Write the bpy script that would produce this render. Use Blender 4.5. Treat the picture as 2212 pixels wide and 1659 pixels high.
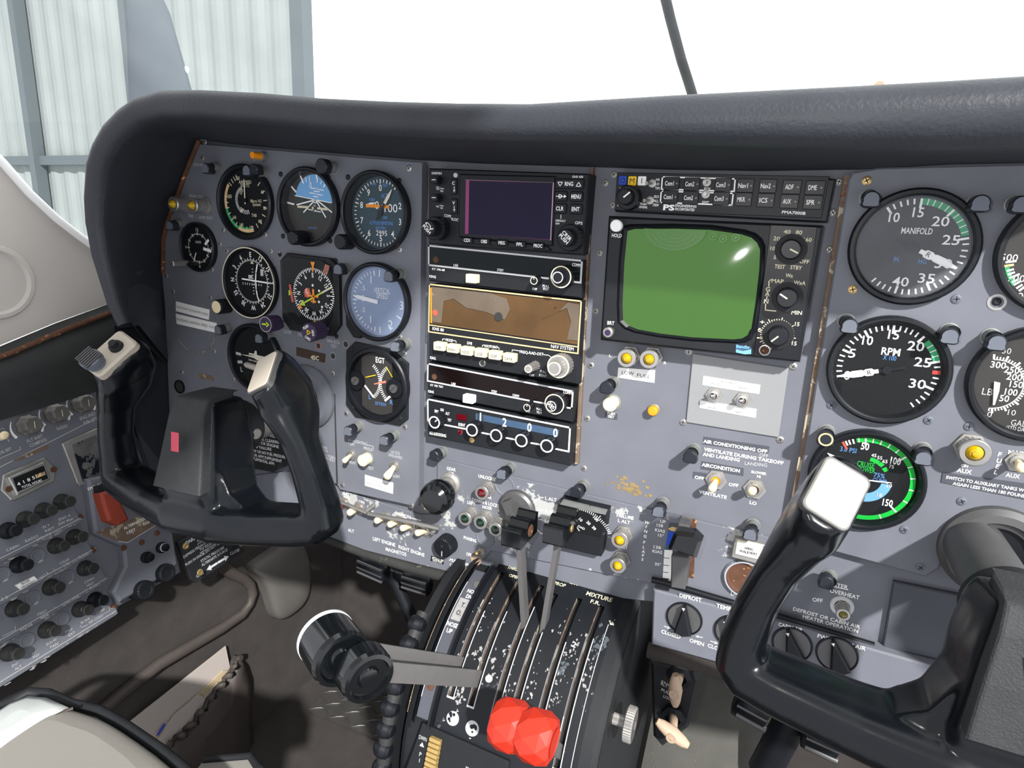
import bpy, math, random
from mathutils import Matrix, Vector
for o in list(bpy.data.objects): bpy.data.objects.remove(o, do_unlink=True)
SC=bpy.context.scene; COL=SC.collection
PI=math.pi; rnd=random.Random(7)
# ---------------------------------------------------------------- camera
# panel coordinates: u right, v up, w out of the panel towards the seats; world = (u,-w,v)
W2=Matrix.Rotation(PI/2,4,'X')
F=1341.17; CX,CY=1106.0,829.5
RX=Vector((0.90869,0.04069,-0.41545)); RY=Vector((0.13622,-0.96974,0.20296)); RZ=Vector((-0.39462,-0.24102,-0.88672))
CAM=Vector((0.36325,0.16589,0.52984))
cd=bpy.data.cameras.new('camera'); cam=bpy.data.objects.new('camera',cd); COL.objects.link(cam)
cd.sensor_width=36; cd.lens=F*36/2212; cd.clip_start=.02; cd.clip_end=200
mr=Matrix((RX,-RY,-RZ)).transposed().to_4x4()
cam.matrix_world=W2@Matrix.Translation(CAM)@mr
SC.camera=cam
# ---------------------------------------------------------------- light
SC.view_settings.view_transform='Standard'; SC.view_settings.look='None'
SC.view_settings.gamma=1; SC.view_settings.use_curve_mapping=False; SC.view_settings.exposure=.38
wd=bpy.data.worlds.new('world'); SC.world=wd; wd.use_nodes=True
nt=wd.node_tree; nt.nodes.clear()
tc=nt.nodes.new('ShaderNodeTexCoord'); sp=nt.nodes.new('ShaderNodeSeparateXYZ'); rp=nt.nodes.new('ShaderNodeValToRGB')
bg=nt.nodes.new('ShaderNodeBackground'); wo=nt.nodes.new('ShaderNodeOutputWorld'); mp=nt.nodes.new('ShaderNodeMapRange')
nt.links.new(tc.outputs['Generated'],sp.inputs[0]); nt.links.new(sp.outputs['Y'],mp.inputs['Value'])
mp.inputs['From Min'].default_value=-.3; mp.inputs['From Max'].default_value=.35
nt.links.new(mp.outputs[0],rp.inputs[0])
rp.color_ramp.elements[0].color=(.66,.67,.72,1); rp.color_ramp.elements[1].color=(1.5,1.55,1.55,1)   # dim cabin behind, bright hangar mouth ahead
nt.links.new(rp.outputs[0],bg.inputs[0]); bg.inputs[1].default_value=1.25; nt.links.new(bg.outputs[0],wo.inputs[0])
def lamp(name,kind,energy,loc,aim,color=(1,1,1),**k):
    d=bpy.data.lights.new(name,kind); d.energy=energy; d.color=color
    for a,b in k.items(): setattr(d,a,b)
    o=bpy.data.objects.new(name,d); COL.objects.link(o)
    l=W2@Vector(loc); o.location=l; o.rotation_euler=((W2@Vector(aim))-l).to_track_quat('-Z','Y').to_euler(); return o
lamp('sunlight','SUN',6.0,(.82,.90,1.0),(0,0,0),(1,.985,.96),angle=.035)
lamp('phone_flash','POINT',2.2,(.325,.185,.535),(0,0,0),(1,.98,.95),shadow_soft_size=.006)
# ---------------------------------------------------------------- helpers
def P(x,y,w=0.0):
    D=RX*((x-CX)/F)+RY*((y-CY)/F)+RZ
    return CAM+D*((w-CAM.z)/D.z)
def PLN(x,y,p0,n):
    D=RX*((x-CX)/F)+RY*((y-CY)/F)+RZ; n=Vector(n)
    return CAM+D*((Vector(p0)-CAM).dot(n)/D.dot(n))
def PU(x,y,u): return PLN(x,y,(u,0,0),(1,0,0))
def Zm(ox,oy,s): return lambda x,y:(ox+x/s,oy+y/s)
def lin(h):
    if isinstance(h,str):
        h=h.lstrip('#'); c=[int(h[i:i+2],16)/255 for i in (0,2,4)]
        return tuple(x/12.92 if x<=.04045 else ((x+.055)/1.055)**2.4 for x in c)+(1,)
    return tuple(h)+(1,)
MT={}
def mat(n,c,rough=.5,metal=0,var=0,vs=60,chip=None,bump=0,bs=400,spec=.28,coat=0,emit=0,trans=0):
    """procedural material: colour with noise variation, worn chips of another colour, fine bump"""
    m=bpy.data.materials.new(n); m.use_nodes=True; t=m.node_tree; b=t.nodes['Principled BSDF']
    c=lin(c); b.inputs['Roughness'].default_value=rough; b.inputs['Metallic'].default_value=metal
    b.inputs['Specular IOR Level'].default_value=spec; b.inputs['Coat Weight'].default_value=coat
    if trans: b.inputs['Transmission Weight'].default_value=trans
    b.inputs['Base Color'].default_value=c; src=None
    if var or chip or bump: co=t.nodes.new('ShaderNodeTexCoord').outputs['Object']
    if var:
        nz=t.nodes.new('ShaderNodeTexNoise'); nz.inputs['Scale'].default_value=vs; nz.inputs['Detail'].default_value=5; t.links.new(co,nz.inputs['Vector'])
        mx=t.nodes.new('ShaderNodeMix'); mx.data_type='RGBA'
        mx.inputs['A'].default_value=tuple(x*(1-var) for x in c[:3])+(1,); mx.inputs['B'].default_value=tuple(min(1,x*(1+var)) for x in c[:3])+(1,)
        t.links.new(nz.outputs[0],mx.inputs['Factor']); src=mx.outputs['Result']
    if chip:
        for cc,s,th,sd in (chip if isinstance(chip,list) else [chip]):
            nz=t.nodes.new('ShaderNodeTexNoise'); nz.noise_dimensions='4D'; nz.inputs['W'].default_value=sd; nz.inputs['Scale'].default_value=s; nz.inputs['Detail'].default_value=6; nz.inputs['Roughness'].default_value=.65
            t.links.new(co,nz.inputs['Vector'])
            r=t.nodes.new('ShaderNodeMapRange'); r.inputs['From Min'].default_value=th; r.inputs['From Max'].default_value=th+.012; t.links.new(nz.outputs[0],r.inputs['Value'])
            mx=t.nodes.new('ShaderNodeMix'); mx.data_type='RGBA'; t.links.new(r.outputs[0],mx.inputs['Factor'])
            if src: t.links.new(src,mx.inputs['A'])
            else: mx.inputs['A'].default_value=c
            mx.inputs['B'].default_value=lin(cc); src=mx.outputs['Result']
    if src: t.links.new(src,b.inputs['Base Color'])
    if bump:
        nz=t.nodes.new('ShaderNodeTexNoise'); nz.inputs['Scale'].default_value=bs; nz.inputs['Detail'].default_value=3; t.links.new(co,nz.inputs['Vector'])
        bp=t.nodes.new('ShaderNodeBump'); bp.inputs['Strength'].default_value=bump; bp.inputs['Distance'].default_value=.001
        t.links.new(nz.outputs[0],bp.inputs['Height']); t.links.new(bp.outputs[0],b.inputs['Normal'])
    if emit: b.inputs['Emission Color'].default_value=c; b.inputs['Emission Strength'].default_value=emit
    MT[n]=m; return m
def glassmat(n,haze=0,hc='#ffffff',ior=1.24,rough=.0):
    m=bpy.data.materials.new(n); m.use_nodes=True; t=m.node_tree; t.nodes.clear()
    o=t.nodes.new('ShaderNodeOutputMaterial'); tr=t.nodes.new('ShaderNodeBsdfTransparent'); gl=t.nodes.new('ShaderNodeBsdfGlossy'); fr=t.nodes.new('ShaderNodeFresnel')
    mx=t.nodes.new('ShaderNodeMixShader'); gl.inputs['Roughness'].default_value=rough; fr.inputs['IOR'].default_value=ior
    df=t.nodes.new('ShaderNodeBsdfDiffuse'); df.inputs[0].default_value=lin(hc); m2=t.nodes.new('ShaderNodeMixShader'); m2.inputs[0].default_value=haze
    if haze:
        co=t.nodes.new('ShaderNodeTexCoord'); nz=t.nodes.new('ShaderNodeTexNoise'); nz.inputs['Scale'].default_value=35; nz.inputs['Detail'].default_value=4
        r=t.nodes.new('ShaderNodeMapRange'); r.inputs['To Min'].default_value=haze*.5; r.inputs['To Max'].default_value=haze*1.5
        t.links.new(co.outputs['Object'],nz.inputs['Vector']); t.links.new(nz.outputs[0],r.inputs['Value']); t.links.new(r.outputs[0],m2.inputs[0])
    t.links.new(tr.outputs[0],m2.inputs[1]); t.links.new(df.outputs[0],m2.inputs[2])
    t.links.new(fr.outputs[0],mx.inputs[0]); t.links.new(m2.outputs[0],mx.inputs[1]); t.links.new(gl.outputs[0],mx.inputs[2]); t.links.new(mx.outputs[0],o.inputs[0])
    MT[n]=m; return m
# text outlines, cap height = 1, centred
_tc={}
def glyph(s,bold=0.0):
    k=(s,bold)
    if k not in _tc:
        def mk(b):
            cu=bpy.data.curves.new('t','FONT'); cu.body=b; cu.size=1; cu.resolution_u=2; cu.offset=bold
            ob=bpy.data.objects.new('t',cu); me=ob.to_mesh(); vs=[tuple(v.co) for v in me.vertices]; fs=[tuple(p.vertices) for p in me.polygons]
            ob.to_mesh_clear(); bpy.data.objects.remove(ob); bpy.data.curves.remove(cu); return vs,fs
        if ('#',bold) not in _tc:
            h,_=mk('H'); ys=[v[1] for v in h]; _tc[('#',bold)]=(min(ys),max(ys))
        y0,y1=_tc[('#',bold)]; vs,fs=mk(s)
        xs=[v[0] for v in vs] or [0]; xm=(min(xs)+max(xs))/2; sc=1/(y1-y0)
        _tc[k]=([((v[0]-xm)*sc,(v[1]-(y0+y1)/2)*sc) for v in vs],fs,(max(xs)-min(xs))*sc)
    return _tc[k]
ORG={}
class MB:
    """collects geometry in panel coordinates; build() links it as ONE mesh object"""
    def __init__(s): s.v=[];s.f=[];s.k=[];s.s=[];s.mats=[];s.xf=None
    def mi(s,m):
        if isinstance(m,str): m=MT[m]
        if m not in s.mats: s.mats.append(m)
        return s.mats.index(m)
    def add(s,vs,fs,m,smooth=False):
        b=len(s.v); k=s.mi(m)
        if s.xf is not None: vs=[s.xf@Vector(p) for p in vs]
        s.v+= [tuple(p) for p in vs]
        for f in fs: s.f.append(tuple(b+i for i in f)); s.k.append(k); s.s.append(smooth)
    def poly(s,pts,w,m):
        n=len(pts); a=sum(pts[i][0]*pts[(i+1)%n][1]-pts[(i+1)%n][0]*pts[i][1] for i in range(n))
        s.add([(p[0],p[1],w) for p in (pts if a>0 else reversed(pts))],[tuple(range(n))],m)
    def prism(s,pts,w0,w1,m,b=0,mt=None,back=False):
        n=len(pts); a=sum(pts[i][0]*pts[(i+1)%n][1]-pts[(i+1)%n][0]*pts[i][1] for i in range(n))
        if a<0: pts=list(reversed(pts))
        pts=[(p[0],p[1]) for p in pts]
        if b:
            q=[]
            for i in range(n):
                p0,p1,p2=Vector(pts[i-1]),Vector(pts[i]),Vector(pts[(i+1)%n])
                d1=(p1-p0); d2=(p2-p1)
                if d1.length<1e-9 or d2.length<1e-9: q.append(tuple(p1)); continue
                d1.normalize(); d2.normalize(); n1=Vector((-d1.y,d1.x)); n2=Vector((-d2.y,d2.x)); h=(n1+n2)
                dn=max(.3,1+n1.dot(n2)); q.append(tuple(p1+h*(b/dn)))
        else: q=pts
        s.add([(p[0],p[1],w0) for p in pts]+[(p[0],p[1],w1-b) for p in pts],[(i,(i+1)%n,n+(i+1)%n,n+i) for i in range(n)],m)
        if b: s.add([(p[0],p[1],w1-b) for p in pts]+[(p[0],p[1],w1) for p in q],[(i,(i+1)%n,n+(i+1)%n,n+i) for i in range(n)],m)
        s.add([(p[0],p[1],w1) for p in q],[tuple(range(n))],mt or m)
        if back: s.add([(p[0],p[1],w0) for p in pts],[tuple(reversed(range(n)))],m)
    def rbox(s,cu,cv,hw,hh,r,w0,w1,m,b=0,mt=None,back=False,n=4):
        s.prism(rrect(cu,cv,hw,hh,r,n),w0,w1,m,b,mt,back)
    def box(s,c,d,m,rot=None):
        x,y,z=d[0]/2,d[1]/2,d[2]/2
        vs=[Vector((i*x,j*y,k*z)) for i in(-1,1) for j in(-1,1) for k in(-1,1)]
        if rot is not None: vs=[rot@p for p in vs]
        vs=[p+Vector(c) for p in vs]
        for f in ((0,1,3,2),(4,6,7,5),(0,4,5,1),(2,3,7,6),(0,2,6,4),(1,5,7,3)): s.add([vs[i] for i in f],[(0,1,2,3)],m)
    def plate(s,pts,holes,w0,w1,m):
        """flat plate with round holes"""
        from mathutils.geometry import tessellate_polygon as tp
        hs=[[(c[0]+r*math.cos(2*PI*i/48),c[1]+r*math.sin(2*PI*i/48)) for i in range(48)] for c,r in holes]
        ls=[[Vector((p[0],p[1],0)) for p in l] for l in [list(pts)]+hs]; fl=[p for l in ls for p in l]
        tr=tp(ls); fx=[]
        for a,b,c in tr:
            n=(fl[b]-fl[a]).cross(fl[c]-fl[a]).z; fx.append((a,b,c) if n>0 else (a,c,b))
        s.add([(p.x,p.y,w1) for p in fl],fx,m)
        for l in ls:
            n=len(l); s.add([(p.x,p.y,w0) for p in l]+[(p.x,p.y,w1) for p in l],[(i,(i+1)%n,n+(i+1)%n,n+i) for i in range(n)],m)
    def lathe(s,prof,o,m,ax=(0,0,1),n=32,mats=None,star=None,ph=0):
        """prof: (r,h) pairs along axis; star=(count,depth) flutes the wall"""
        ax=Vector(ax).normalized(); a=Vector((1,0,0)) if abs(ax.x)<.9 else Vector((0,1,0)); e1=(a-ax*a.dot(ax)).normalized(); e2=ax.cross(e1); o=Vector(o)
        def rr(r,i):
            if star: 
                return r*(1-star[1]*(i%2)) if star[0]*2==n else r*(1-star[1]*(.5+.5*math.cos(star[0]*2*PI*i/n)))
            return r
        for j in range(len(prof)-1):
            (r0,h0),(r1,h1)=prof[j],prof[j+1]; mm=mats[j] if mats and mats[j] else m
            if r0<1e-7 or r1<1e-7:
                c,(r,h)=(h0,(r1,h1)) if r0<1e-7 else (h1,(r0,h0))
                vs=[o+ax*h+(e1*math.cos(2*PI*i/n+ph)+e2*math.sin(2*PI*i/n+ph))*rr(r,i) for i in range(n)]
                if abs(h-c)<1e-9: s.add(vs,[tuple(range(n)) if r1<1e-7 else tuple(reversed(range(n)))],mm)
                else:
                    vs.append(o+ax*c); s.add(vs,[(i,(i+1)%n,n) if r1<1e-7 else ((i+1)%n,i,n) for i in range(n)],mm,True)
                continue
            vs=[o+ax*h+(e1*math.cos(2*PI*i/n+ph)+e2*math.sin(2*PI*i/n+ph))*rr(r,i) for r,h in((r0,h0),(r1,h1)) for i in range(n)]
            s.add(vs,[(i,(i+1)%n,n+(i+1)%n,n+i) for i in range(n)],mm,star is None)
    def rod(s,a,b,r,m,r2=None,n=14,cap=True):
        a=Vector(a);b=Vector(b);L=(b-a).length; r2=r if r2 is None else r2
        s.lathe(([(0,0)] if cap else [])+[(r,0),(r2,L)]+([(0,L)] if cap else []),a,m,b-a,n)
    def tube(s,pts,rad,m,n=12,flat=1.0,up=None,cap=True):
        """swept tube; rad scalar / list / list of (rx,ry)"""
        pts=[Vector(p) for p in pts]; N=len(pts); rings=[]
        up0=Vector(up) if up else Vector((0,0,1))
        for i,p in enumerate(pts):
            t=(pts[min(i+1,N-1)]-pts[max(i-1,0)]).normalized(); e1=up0-t*up0.dot(t)
            if e1.length<.05: e1=Vector((0,1,0))-t*t.y
            e1.normalize(); e2=t.cross(e1); r=rad[i] if isinstance(rad,(list,tuple)) else rad
            rx,ry=r if isinstance(r,(tuple,list)) else (r,r*flat)
            rings.append([p+e1*(rx*math.cos(2*PI*k/n))+e2*(ry*math.sin(2*PI*k/n)) for k in range(n)])
        s.loft(rings,m,True,cap)
    def loft(s,rings,m,smooth=True,cap=True,closed=True):
        n=len(rings[0]); vs=[p for r in rings for p in r]; fs=[]
        for j in range(len(rings)-1):
            for i in range(n if closed else n-1):
                a=j*n+i;b=j*n+(i+1)%n; fs.append((a,b,b+n,a+n))
        s.add(vs,fs,m,smooth)
        if cap and closed:
            s.add(rings[0],[tuple(reversed(range(n)))],m); s.add(rings[-1],[tuple(range(n))],m)
    def ring(s,c,r0,r1,w,m,a0=0,a1=360,n=None):
        """flat arc band, degrees clockwise from up"""
        n=n or max(3,int(abs(a1-a0)/6)); A=[math.radians(a0+(a1-a0)*i/n) for i in range(n+1)]
        s.add([(c[0]+r*math.sin(a),c[1]+r*math.cos(a),w) for r in(r0,r1) for a in A],[(i,i+1,n+2+i,n+1+i) for i in range(n)],m)
    def tick(s,c,a,r0,r1,wd,w,m,wd2=None):
        a=math.radians(a); d=Vector((math.sin(a),math.cos(a))); e=Vector((d.y,-d.x)); wd2=wd if wd2 is None else wd2; c=Vector(c[:2])
        p=[c+d*r0-e*wd/2,c+d*r1-e*wd2/2,c+d*r1+e*wd2/2,c+d*r0+e*wd/2]
        s.add([(x.x,x.y,w) for x in p],[(3,2,1,0)],m)
    def disc(s,c,r,w,m,n=40): s.add([(c[0]+r*math.cos(2*PI*i/n),c[1]+r*math.sin(2*PI*i/n),w) for i in range(n)],[tuple(range(n))],m)
    def line(s,pts,wd,w,m):
        for a,b in zip(pts,pts[1:]):
            a=Vector(a[:2]);b=Vector(b[:2]);d=(b-a)
            if d.length<1e-9: continue
            d.normalize(); e=Vector((-d.y,d.x))*wd/2; a=a-d*wd/2; b=b+d*wd/2
            s.add([(x.x,x.y,w) for x in (a-e,b-e,b+e,a+e)],[(0,1,2,3)],m)
    def text(s,t,c,h,w,m='white',rot=0,width=None,bold=.0,asp=1.0):
        vs,fs,wd=glyph(t,bold); sx=h*asp if width is None else width/max(wd,1e-6); a=math.radians(rot); ca,sa=math.cos(a),math.sin(a)
        s.add([(c[0]+x*sx*ca-y*h*sa,c[1]+x*sx*sa+y*h*ca,w) for x,y in vs],fs,m)
    def ptext(s,t,x0,y0,x1,y1,hpx,w,m='white',bold=.0):
        """text between two points of the photo, lying on the plane at w"""
        a=P(x0,y0,w);b=P(x1,y1,w); d=b-a; c=(a+b)/2; up=P((x0+x1)/2,(y0+y1)/2-hpx,w)-c
        s.text(t,c,up.length,w,m,math.degrees(math.atan2(d.y,d.x)),math.hypot(d.x,d.y),bold)
    def split(s):
        """clusters of faces lying within 2 cm of each other, as builders of their own"""
        par=list(range(len(s.v)))
        def fd(i):
            while par[i]!=i: par[i]=par[par[i]]; i=par[i]
            return i
        for f in s.f:
            r=fd(f[0])
            for i in f[1:]: par[fd(i)]=r
        box={}
        for i,p in enumerate(s.v):
            r=fd(i); b=box.get(r)
            if b is None: box[r]=[list(p),list(p)]
            else:
                for k in range(3): b[0][k]=min(b[0][k],p[k]); b[1][k]=max(b[1][k],p[k])
        ks=list(box); cl={k:k for k in ks}
        def cf(k):
            while cl[k]!=k: k=cl[k]
            return k
        for i,k in enumerate(ks):
            for l in ks[i+1:]:
                if cf(k)!=cf(l):
                    A,B=box[k],box[l]
                    if sum(max(0,A[0][q]-B[1][q],B[0][q]-A[1][q])**2 for q in range(3))<.018**2: cl[cf(l)]=cf(k)
        out={}
        for f,k,sm in zip(s.f,s.k,s.s):
            r=cf(fd(f[0])); m=out.get(r)
            if m is None: m=out[r]=MB(); m.mp={}; m.mats=s.mats
            for i in f:
                if i not in m.mp: m.mp[i]=len(m.v); m.v.append(s.v[i])
            m.f.append(tuple(m.mp[i] for i in f)); m.k.append(k); m.s.append(sm)
        return list(out.values())
    def build(s,name,parent=None,org=None,bevel=0,sub=0,remesh=0,smooth=0,weld=False):
        if parent and name in ('lettering','tape_strip','roll_scale','worn_edges','slot_edge','glue_spots'):
            for m in s.split(): o=m._build(name,parent)
            return o
        return s._build(name,parent,org,bevel,sub,remesh,smooth,weld)
    def _build(s,name,parent=None,org=None,bevel=0,sub=0,remesh=0,smooth=0,weld=False):
        o0=ORG.get(parent.name,Vector()) if parent else Vector(org or (0,0,0))
        me=bpy.data.meshes.new(name); me.from_pydata([(x-o0.x,y-o0.y,z-o0.z) for x,y,z in s.v],[],s.f)
        for m in s.mats: me.materials.append(m)
        me.polygons.foreach_set('material_index',s.k); me.polygons.foreach_set('use_smooth',s.s); me.update()
        o=bpy.data.objects.new(name,me); COL.objects.link(o)
        if parent: o.parent=parent; ORG[o.name]=o0
        else: o.matrix_world=Matrix.Translation(W2@o0)@W2; ORG[o.name]=o0
        if weld: md=o.modifiers.new('weld','WELD'); md.merge_threshold=1e-5
        if remesh: md=o.modifiers.new('remesh','REMESH'); md.mode='VOXEL'; md.voxel_size=remesh; md.use_smooth_shade=True
        if smooth: md=o.modifiers.new('smooth','SMOOTH'); md.factor=.5; md.iterations=smooth
        if bevel: md=o.modifiers.new('bevel','BEVEL'); md.width=bevel; md.segments=3; md.limit_method='ANGLE'; md.angle_limit=.7
        if sub: md=o.modifiers.new('sub','SUBSURF'); md.levels=sub; md.render_levels=sub
        return o
def rrect(cu,cv,hw,hh,r,n=4):
    out=[]
    for sx,sy,a0 in ((1,1,0),(-1,1,90),(-1,-1,180),(1,-1,270)):
        for i in range(n+1):
            a=math.radians(a0+90*i/n); out.append((cu+sx*(hw-r)+r*math.cos(a),cv+sy*(hh-r)+r*math.sin(a)))
    return out
def quadp(pts,w): return [tuple(P(x,y,w)[:2]) for x,y in pts]
def thing(name,label,cat,at,group=None):
    o=bpy.data.objects.new(name,None); COL.objects.link(o); o.empty_display_size=.01
    at=Vector(at); o.matrix_world=Matrix.Translation(W2@at)@W2; ORG[o.name]=at
    return tag(o,label,cat,group)
def tag(o,label,cat,group=None,kind=None):
    if label: o['label']=label
    if cat: o['category']=cat
    if group: o['group']=group
    if kind: o['kind']=kind
    return o
def struct(o,label=None): 
    o['kind']='structure'
    if label: o['label']=label
    return o
def clone(t,at,label=None,group=None,rot=0):
    def rec(o,par):
        c=o.copy(); COL.objects.link(c)
        if par: c.parent=par
        for ch in [x for x in bpy.data.objects if x.parent==o]: rec(ch,c)
        return c
    c=rec(t,None); at=Vector(at); c.matrix_world=Matrix.Translation(W2@at)@W2@Matrix.Rotation(rot,4,'Z'); ORG[c.name]=at
    if label: c['label']=label
    if group: c['group']=group
    return c
def put(o,parent,loc,rot=0,name=None):
    """copy of a part (and its sub-parts) under a thing"""
    c=o.copy(); COL.objects.link(c); c.parent=parent; c.location=Vector(loc)-ORG.get(parent.name,Vector()); c.rotation_euler=(0,0,rot)
    if name: c.name=name
    for ch in [x for x in bpy.data.objects if x.parent==o]:
        d=ch.copy(); COL.objects.link(d); d.parent=c
    return c
# ---------------------------------------------------------------- materials
mat('paint',(.137,.144,.168),.55,0,.16,25,[('#c9c6bd',70,.735,1.3),('#3c3d45',160,.74,5)],.06,900)
mat('paint_dark',(.066,.070,.085),.55,0,.2,25,('#b5b2aa',80,.72,2),.06,900)
mat('paint_pale',(.235,.24,.245),.6,0,.06,30)
mat('paint_chipped',(.137,.144,.168),.5,0,.15,25,[('#a9aaa8',26,.585,3.1),('#d8d4c8',120,.70,4)])
mat('edge_worn','#6c5c4e',.75,0,.4,90,[('#a39884',60,.54,2),('#6e4626',45,.6,7)])
mat('rust','#55392a',.85,0,.5,120,('#b98a5a',140,.6,3))
mat('black',(.007,.008,.011),.38,0,.2,40)
mat('black_matte',(.011,.012,.014),.6,0,.2,80,None,.1,900)
mat('black_radio',(.010,.0115,.014),.48,0,.25,60,('#8d9095',130,.745,2))
mat('black_worn',(.008,.0095,.012),.5,0,.3,60,[('#c9c5bb',75,.665,2),('#4a4550',40,.66,8)])
mat('black_gloss',(.004,.005,.006),.13,0,0,1,None,0,1,.6)
mat('black_face',(.006,.007,.008),.7,0,0,1,None,0,1,.2)
mat('face_teal_sheen',(.030,.058,.075),.6)  # altimeter dial: sky reflection held in the base colour
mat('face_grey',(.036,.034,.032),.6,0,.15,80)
mat('face_blue_sheen',(.20,.26,.38),.6,0,.12,50)  # vertical speed dial: blue of the reflected sky put into its colour
mat('white',(.88,.88,.86),.6); mat('cream',(.66,.61,.44),.5); mat('ivory',(.78,.66,.42),.4)
mat('whitegrey',(.50,.51,.52),.6); mat('worn_grey',(.26,.255,.25),.6,0,.3,200)
mat('tan_needle',(.72,.70,.58),.5)
mat('placard',(.80,.80,.78),.5,0,.05,50); mat('ink',(.03,.03,.03),.6)
mat('green','#2f9a63',.6); mat('green_bright','#12b03c',.6); mat('arc_cream','#d9b98a',.6); mat('sky_blue','#6fa8d8',.6); mat('text_blue','#5c8fd0',.6)
mat('red_mark','#b5413a',.6); mat('orange','#e8901c',.5); mat('yellow','#f0c020',.5); mat('lime','#b9d838',.5); mat('blue','#1e46b0',.5); mat('pink','#c0485a',.55,0,.2,60); mat('ground','#2b3430',.6); mat('flag_red','#c8553f',.5)
mat('salmon','#c07a66',.6)
mat('metal',(.42,.41,.39),.4,.85,.2,80); mat('metal_dull',(.36,.35,.33),.5,.7,.3,90,('#5a4a35',90,.66,2)); mat('chrome',(.75,.76,.78),.14,1); mat('gunmetal',(.12,.12,.12),.45,.6,.15,60)
mat('arm_metal',(.125,.12,.12),.45,.3,.12,120)
mat('brass',(.50,.36,.16),.4,.8,.3,80)
mat('cap_grey',(.115,.128,.155),.5,0,.15,90,('#20242a',110,.70,3)); mat('cap_black',(.016,.018,.024),.4); mat('post_metal',(.20,.21,.20),.5,.3,.3,100,('#4c4a3a',120,.62,4))
mat('amber','#b5920a',.12,0,0,1,None,0,1,.5,.5); mat('amber_deep','#6a640c',.1,0,0,1,None,0,1,.7,.6); mat('red_lens','#55060f',.12,0,0,1,None,0,1,.7,.6); mat('green_lens','#06261c',.12,0,0,1,None,0,1,.7,.6)
mat('red_plastic','#b02a17',.34,0,.06,60,None,0,1,.5); mat('red_guard','#8c3a2a',.6,0,.25,60,('#6a3020',50,.66,3))
mat('screen_purple',(.008,.005,.026),.10,0,.3,20,None,0,1,.18); mat('screen_magenta','#8a3a6a',.2); mat('screen_green_glow',(.015,.043,.0055),.08,0,.10,12,None,0,1,.5,.0,2.4)  # green radar tube is off; its emission is added to even out the tone
mat('screen_dark',(.004,.007,.008),.12,0,0,1,None,0,1,.2); mat('screen_red_dark',(.006,.003,.003),.14,0,0,1,None,0,1,.2)
mat('screen_amber',(.085,.045,.016),.25,0,.55,22,[((.15,.105,.06),14,.60,2.5),((.045,.024,.010),13,.60,6),((.24,.17,.09),70,.66,4)]); mat('tape_film',(.115,.090,.066),.2,0,.35,40,[((.25,.22,.18),60,.64,3)])
mat('scale_blue',(.045,.085,.15),.5,0,.3,60); mat('smudge_pale',(.10,.17,.08),.4,0,0,1,None,0,1,.2,0,.5); mat('smudge',(.045,.10,.03),.3,0,0,1,None,0,1,.2,0,.8)  # both smudges emit too, matching the added glow of the radar screen
mat('leather_seat','#7c7973',.55,0,.08,12,None,.15,350); mat('leather_pale','#a9adab',.5,0,.06,12,None,.15,350)
mat('trim_white','#b9b4ae',.45,0,.06,8,('#a08a58',9,.63,4)); mat('trim_edge','#f4f4f2',.5)
mat('carpet_brown','#393533',.95,0,.35,30,[('#7a726a',260,.70,2)],.8,700); mat('carpet_grey','#484743',.95,0,.3,25,('#8a8478',300,.68,2),.8,700)
mat('vinyl_brown','#3f3936',.55,0,.15,20,None,.2,500); mat('vinyl_grey','#55524f',.6,0,.15,10,None,.2,500)
mat('rubber','#2d2e2e',.6,0,.3,40,('#6d6a60',60,.70,3),.3,400); mat('rubber_edge','#2f302e',.7,0,.4,30,('#57544a',60,.62,3),.3,400)
mat('hood_leather',(.029,.032,.039),.47,0,.2,30,('#8f8c86',40,.775,2),.35,420); mat('hood_inside',(.024,.026,.033),.75,0,.3,25,('#4b4a48',30,.72,2),.2,300)
mat('yoke_black',(.003,.004,.0055),.22,0,.25,18,('#5d6068',140,.77,2),.02,300,.32); mat('hub_black',(.022,.024,.025),.62,0,.3,60,('#77736c',90,.71,2),.5,700)
mat('plate_white','#b2a99b',.35,0,.06,60,('#c9b090',120,.72,2))
mat('paper','#a39a94',.7,0,.04,20); mat('paper_cream','#a8987a',.7); mat('ink_blue','#2a3fae',.6)
mat('aluminium_tread',(.10,.095,.09),.4,.6,.3,50)
mat('knob_brown',(.12,.115,.105),.4,0,.4,60); mat('breaker',(.035,.036,.034),.35,.2,.4,90,('#8f8a78',160,.68,2)); mat('pale_tan','#a8917c',.55,0,.1,50)
mat('brown_placard','#3a2c20',.5); mat('dirty_glass',(.11,.11,.11),.25,0,.5,60,[('#1a1c24',35,.52,3),('#8a8678',120,.66,5)])
mat('hangar_wall',(.20,.225,.22),.7,0,.22,.9); mat('hangar_dark',(.075,.092,.10),.7); mat('prop_grey',(.07,.083,.095),.75,0,.15,4,None,0,1,.2); mat('ground_bright','#e6eae8',.8)
mat('tan_wheel','#98804f',.5,0,.2,60); mat('purple_knob',(.035,.022,.055),.4,0,.2,60)
glassmat('glass'); glassmat('glass_sheen_pale',.10,'#c8d0dc'); glassmat('glass_sheen_blue',.22,'#a8b8d8'); glassmat('windshield_glass',.035,'#f2fbff')  # second and third: diffuse tint in gauge glass stands in for reflections
# ================================================================ structure and large surfaces
LPW,CPW,RPW,LSW=0.0,-.010,0.0,-.007
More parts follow.
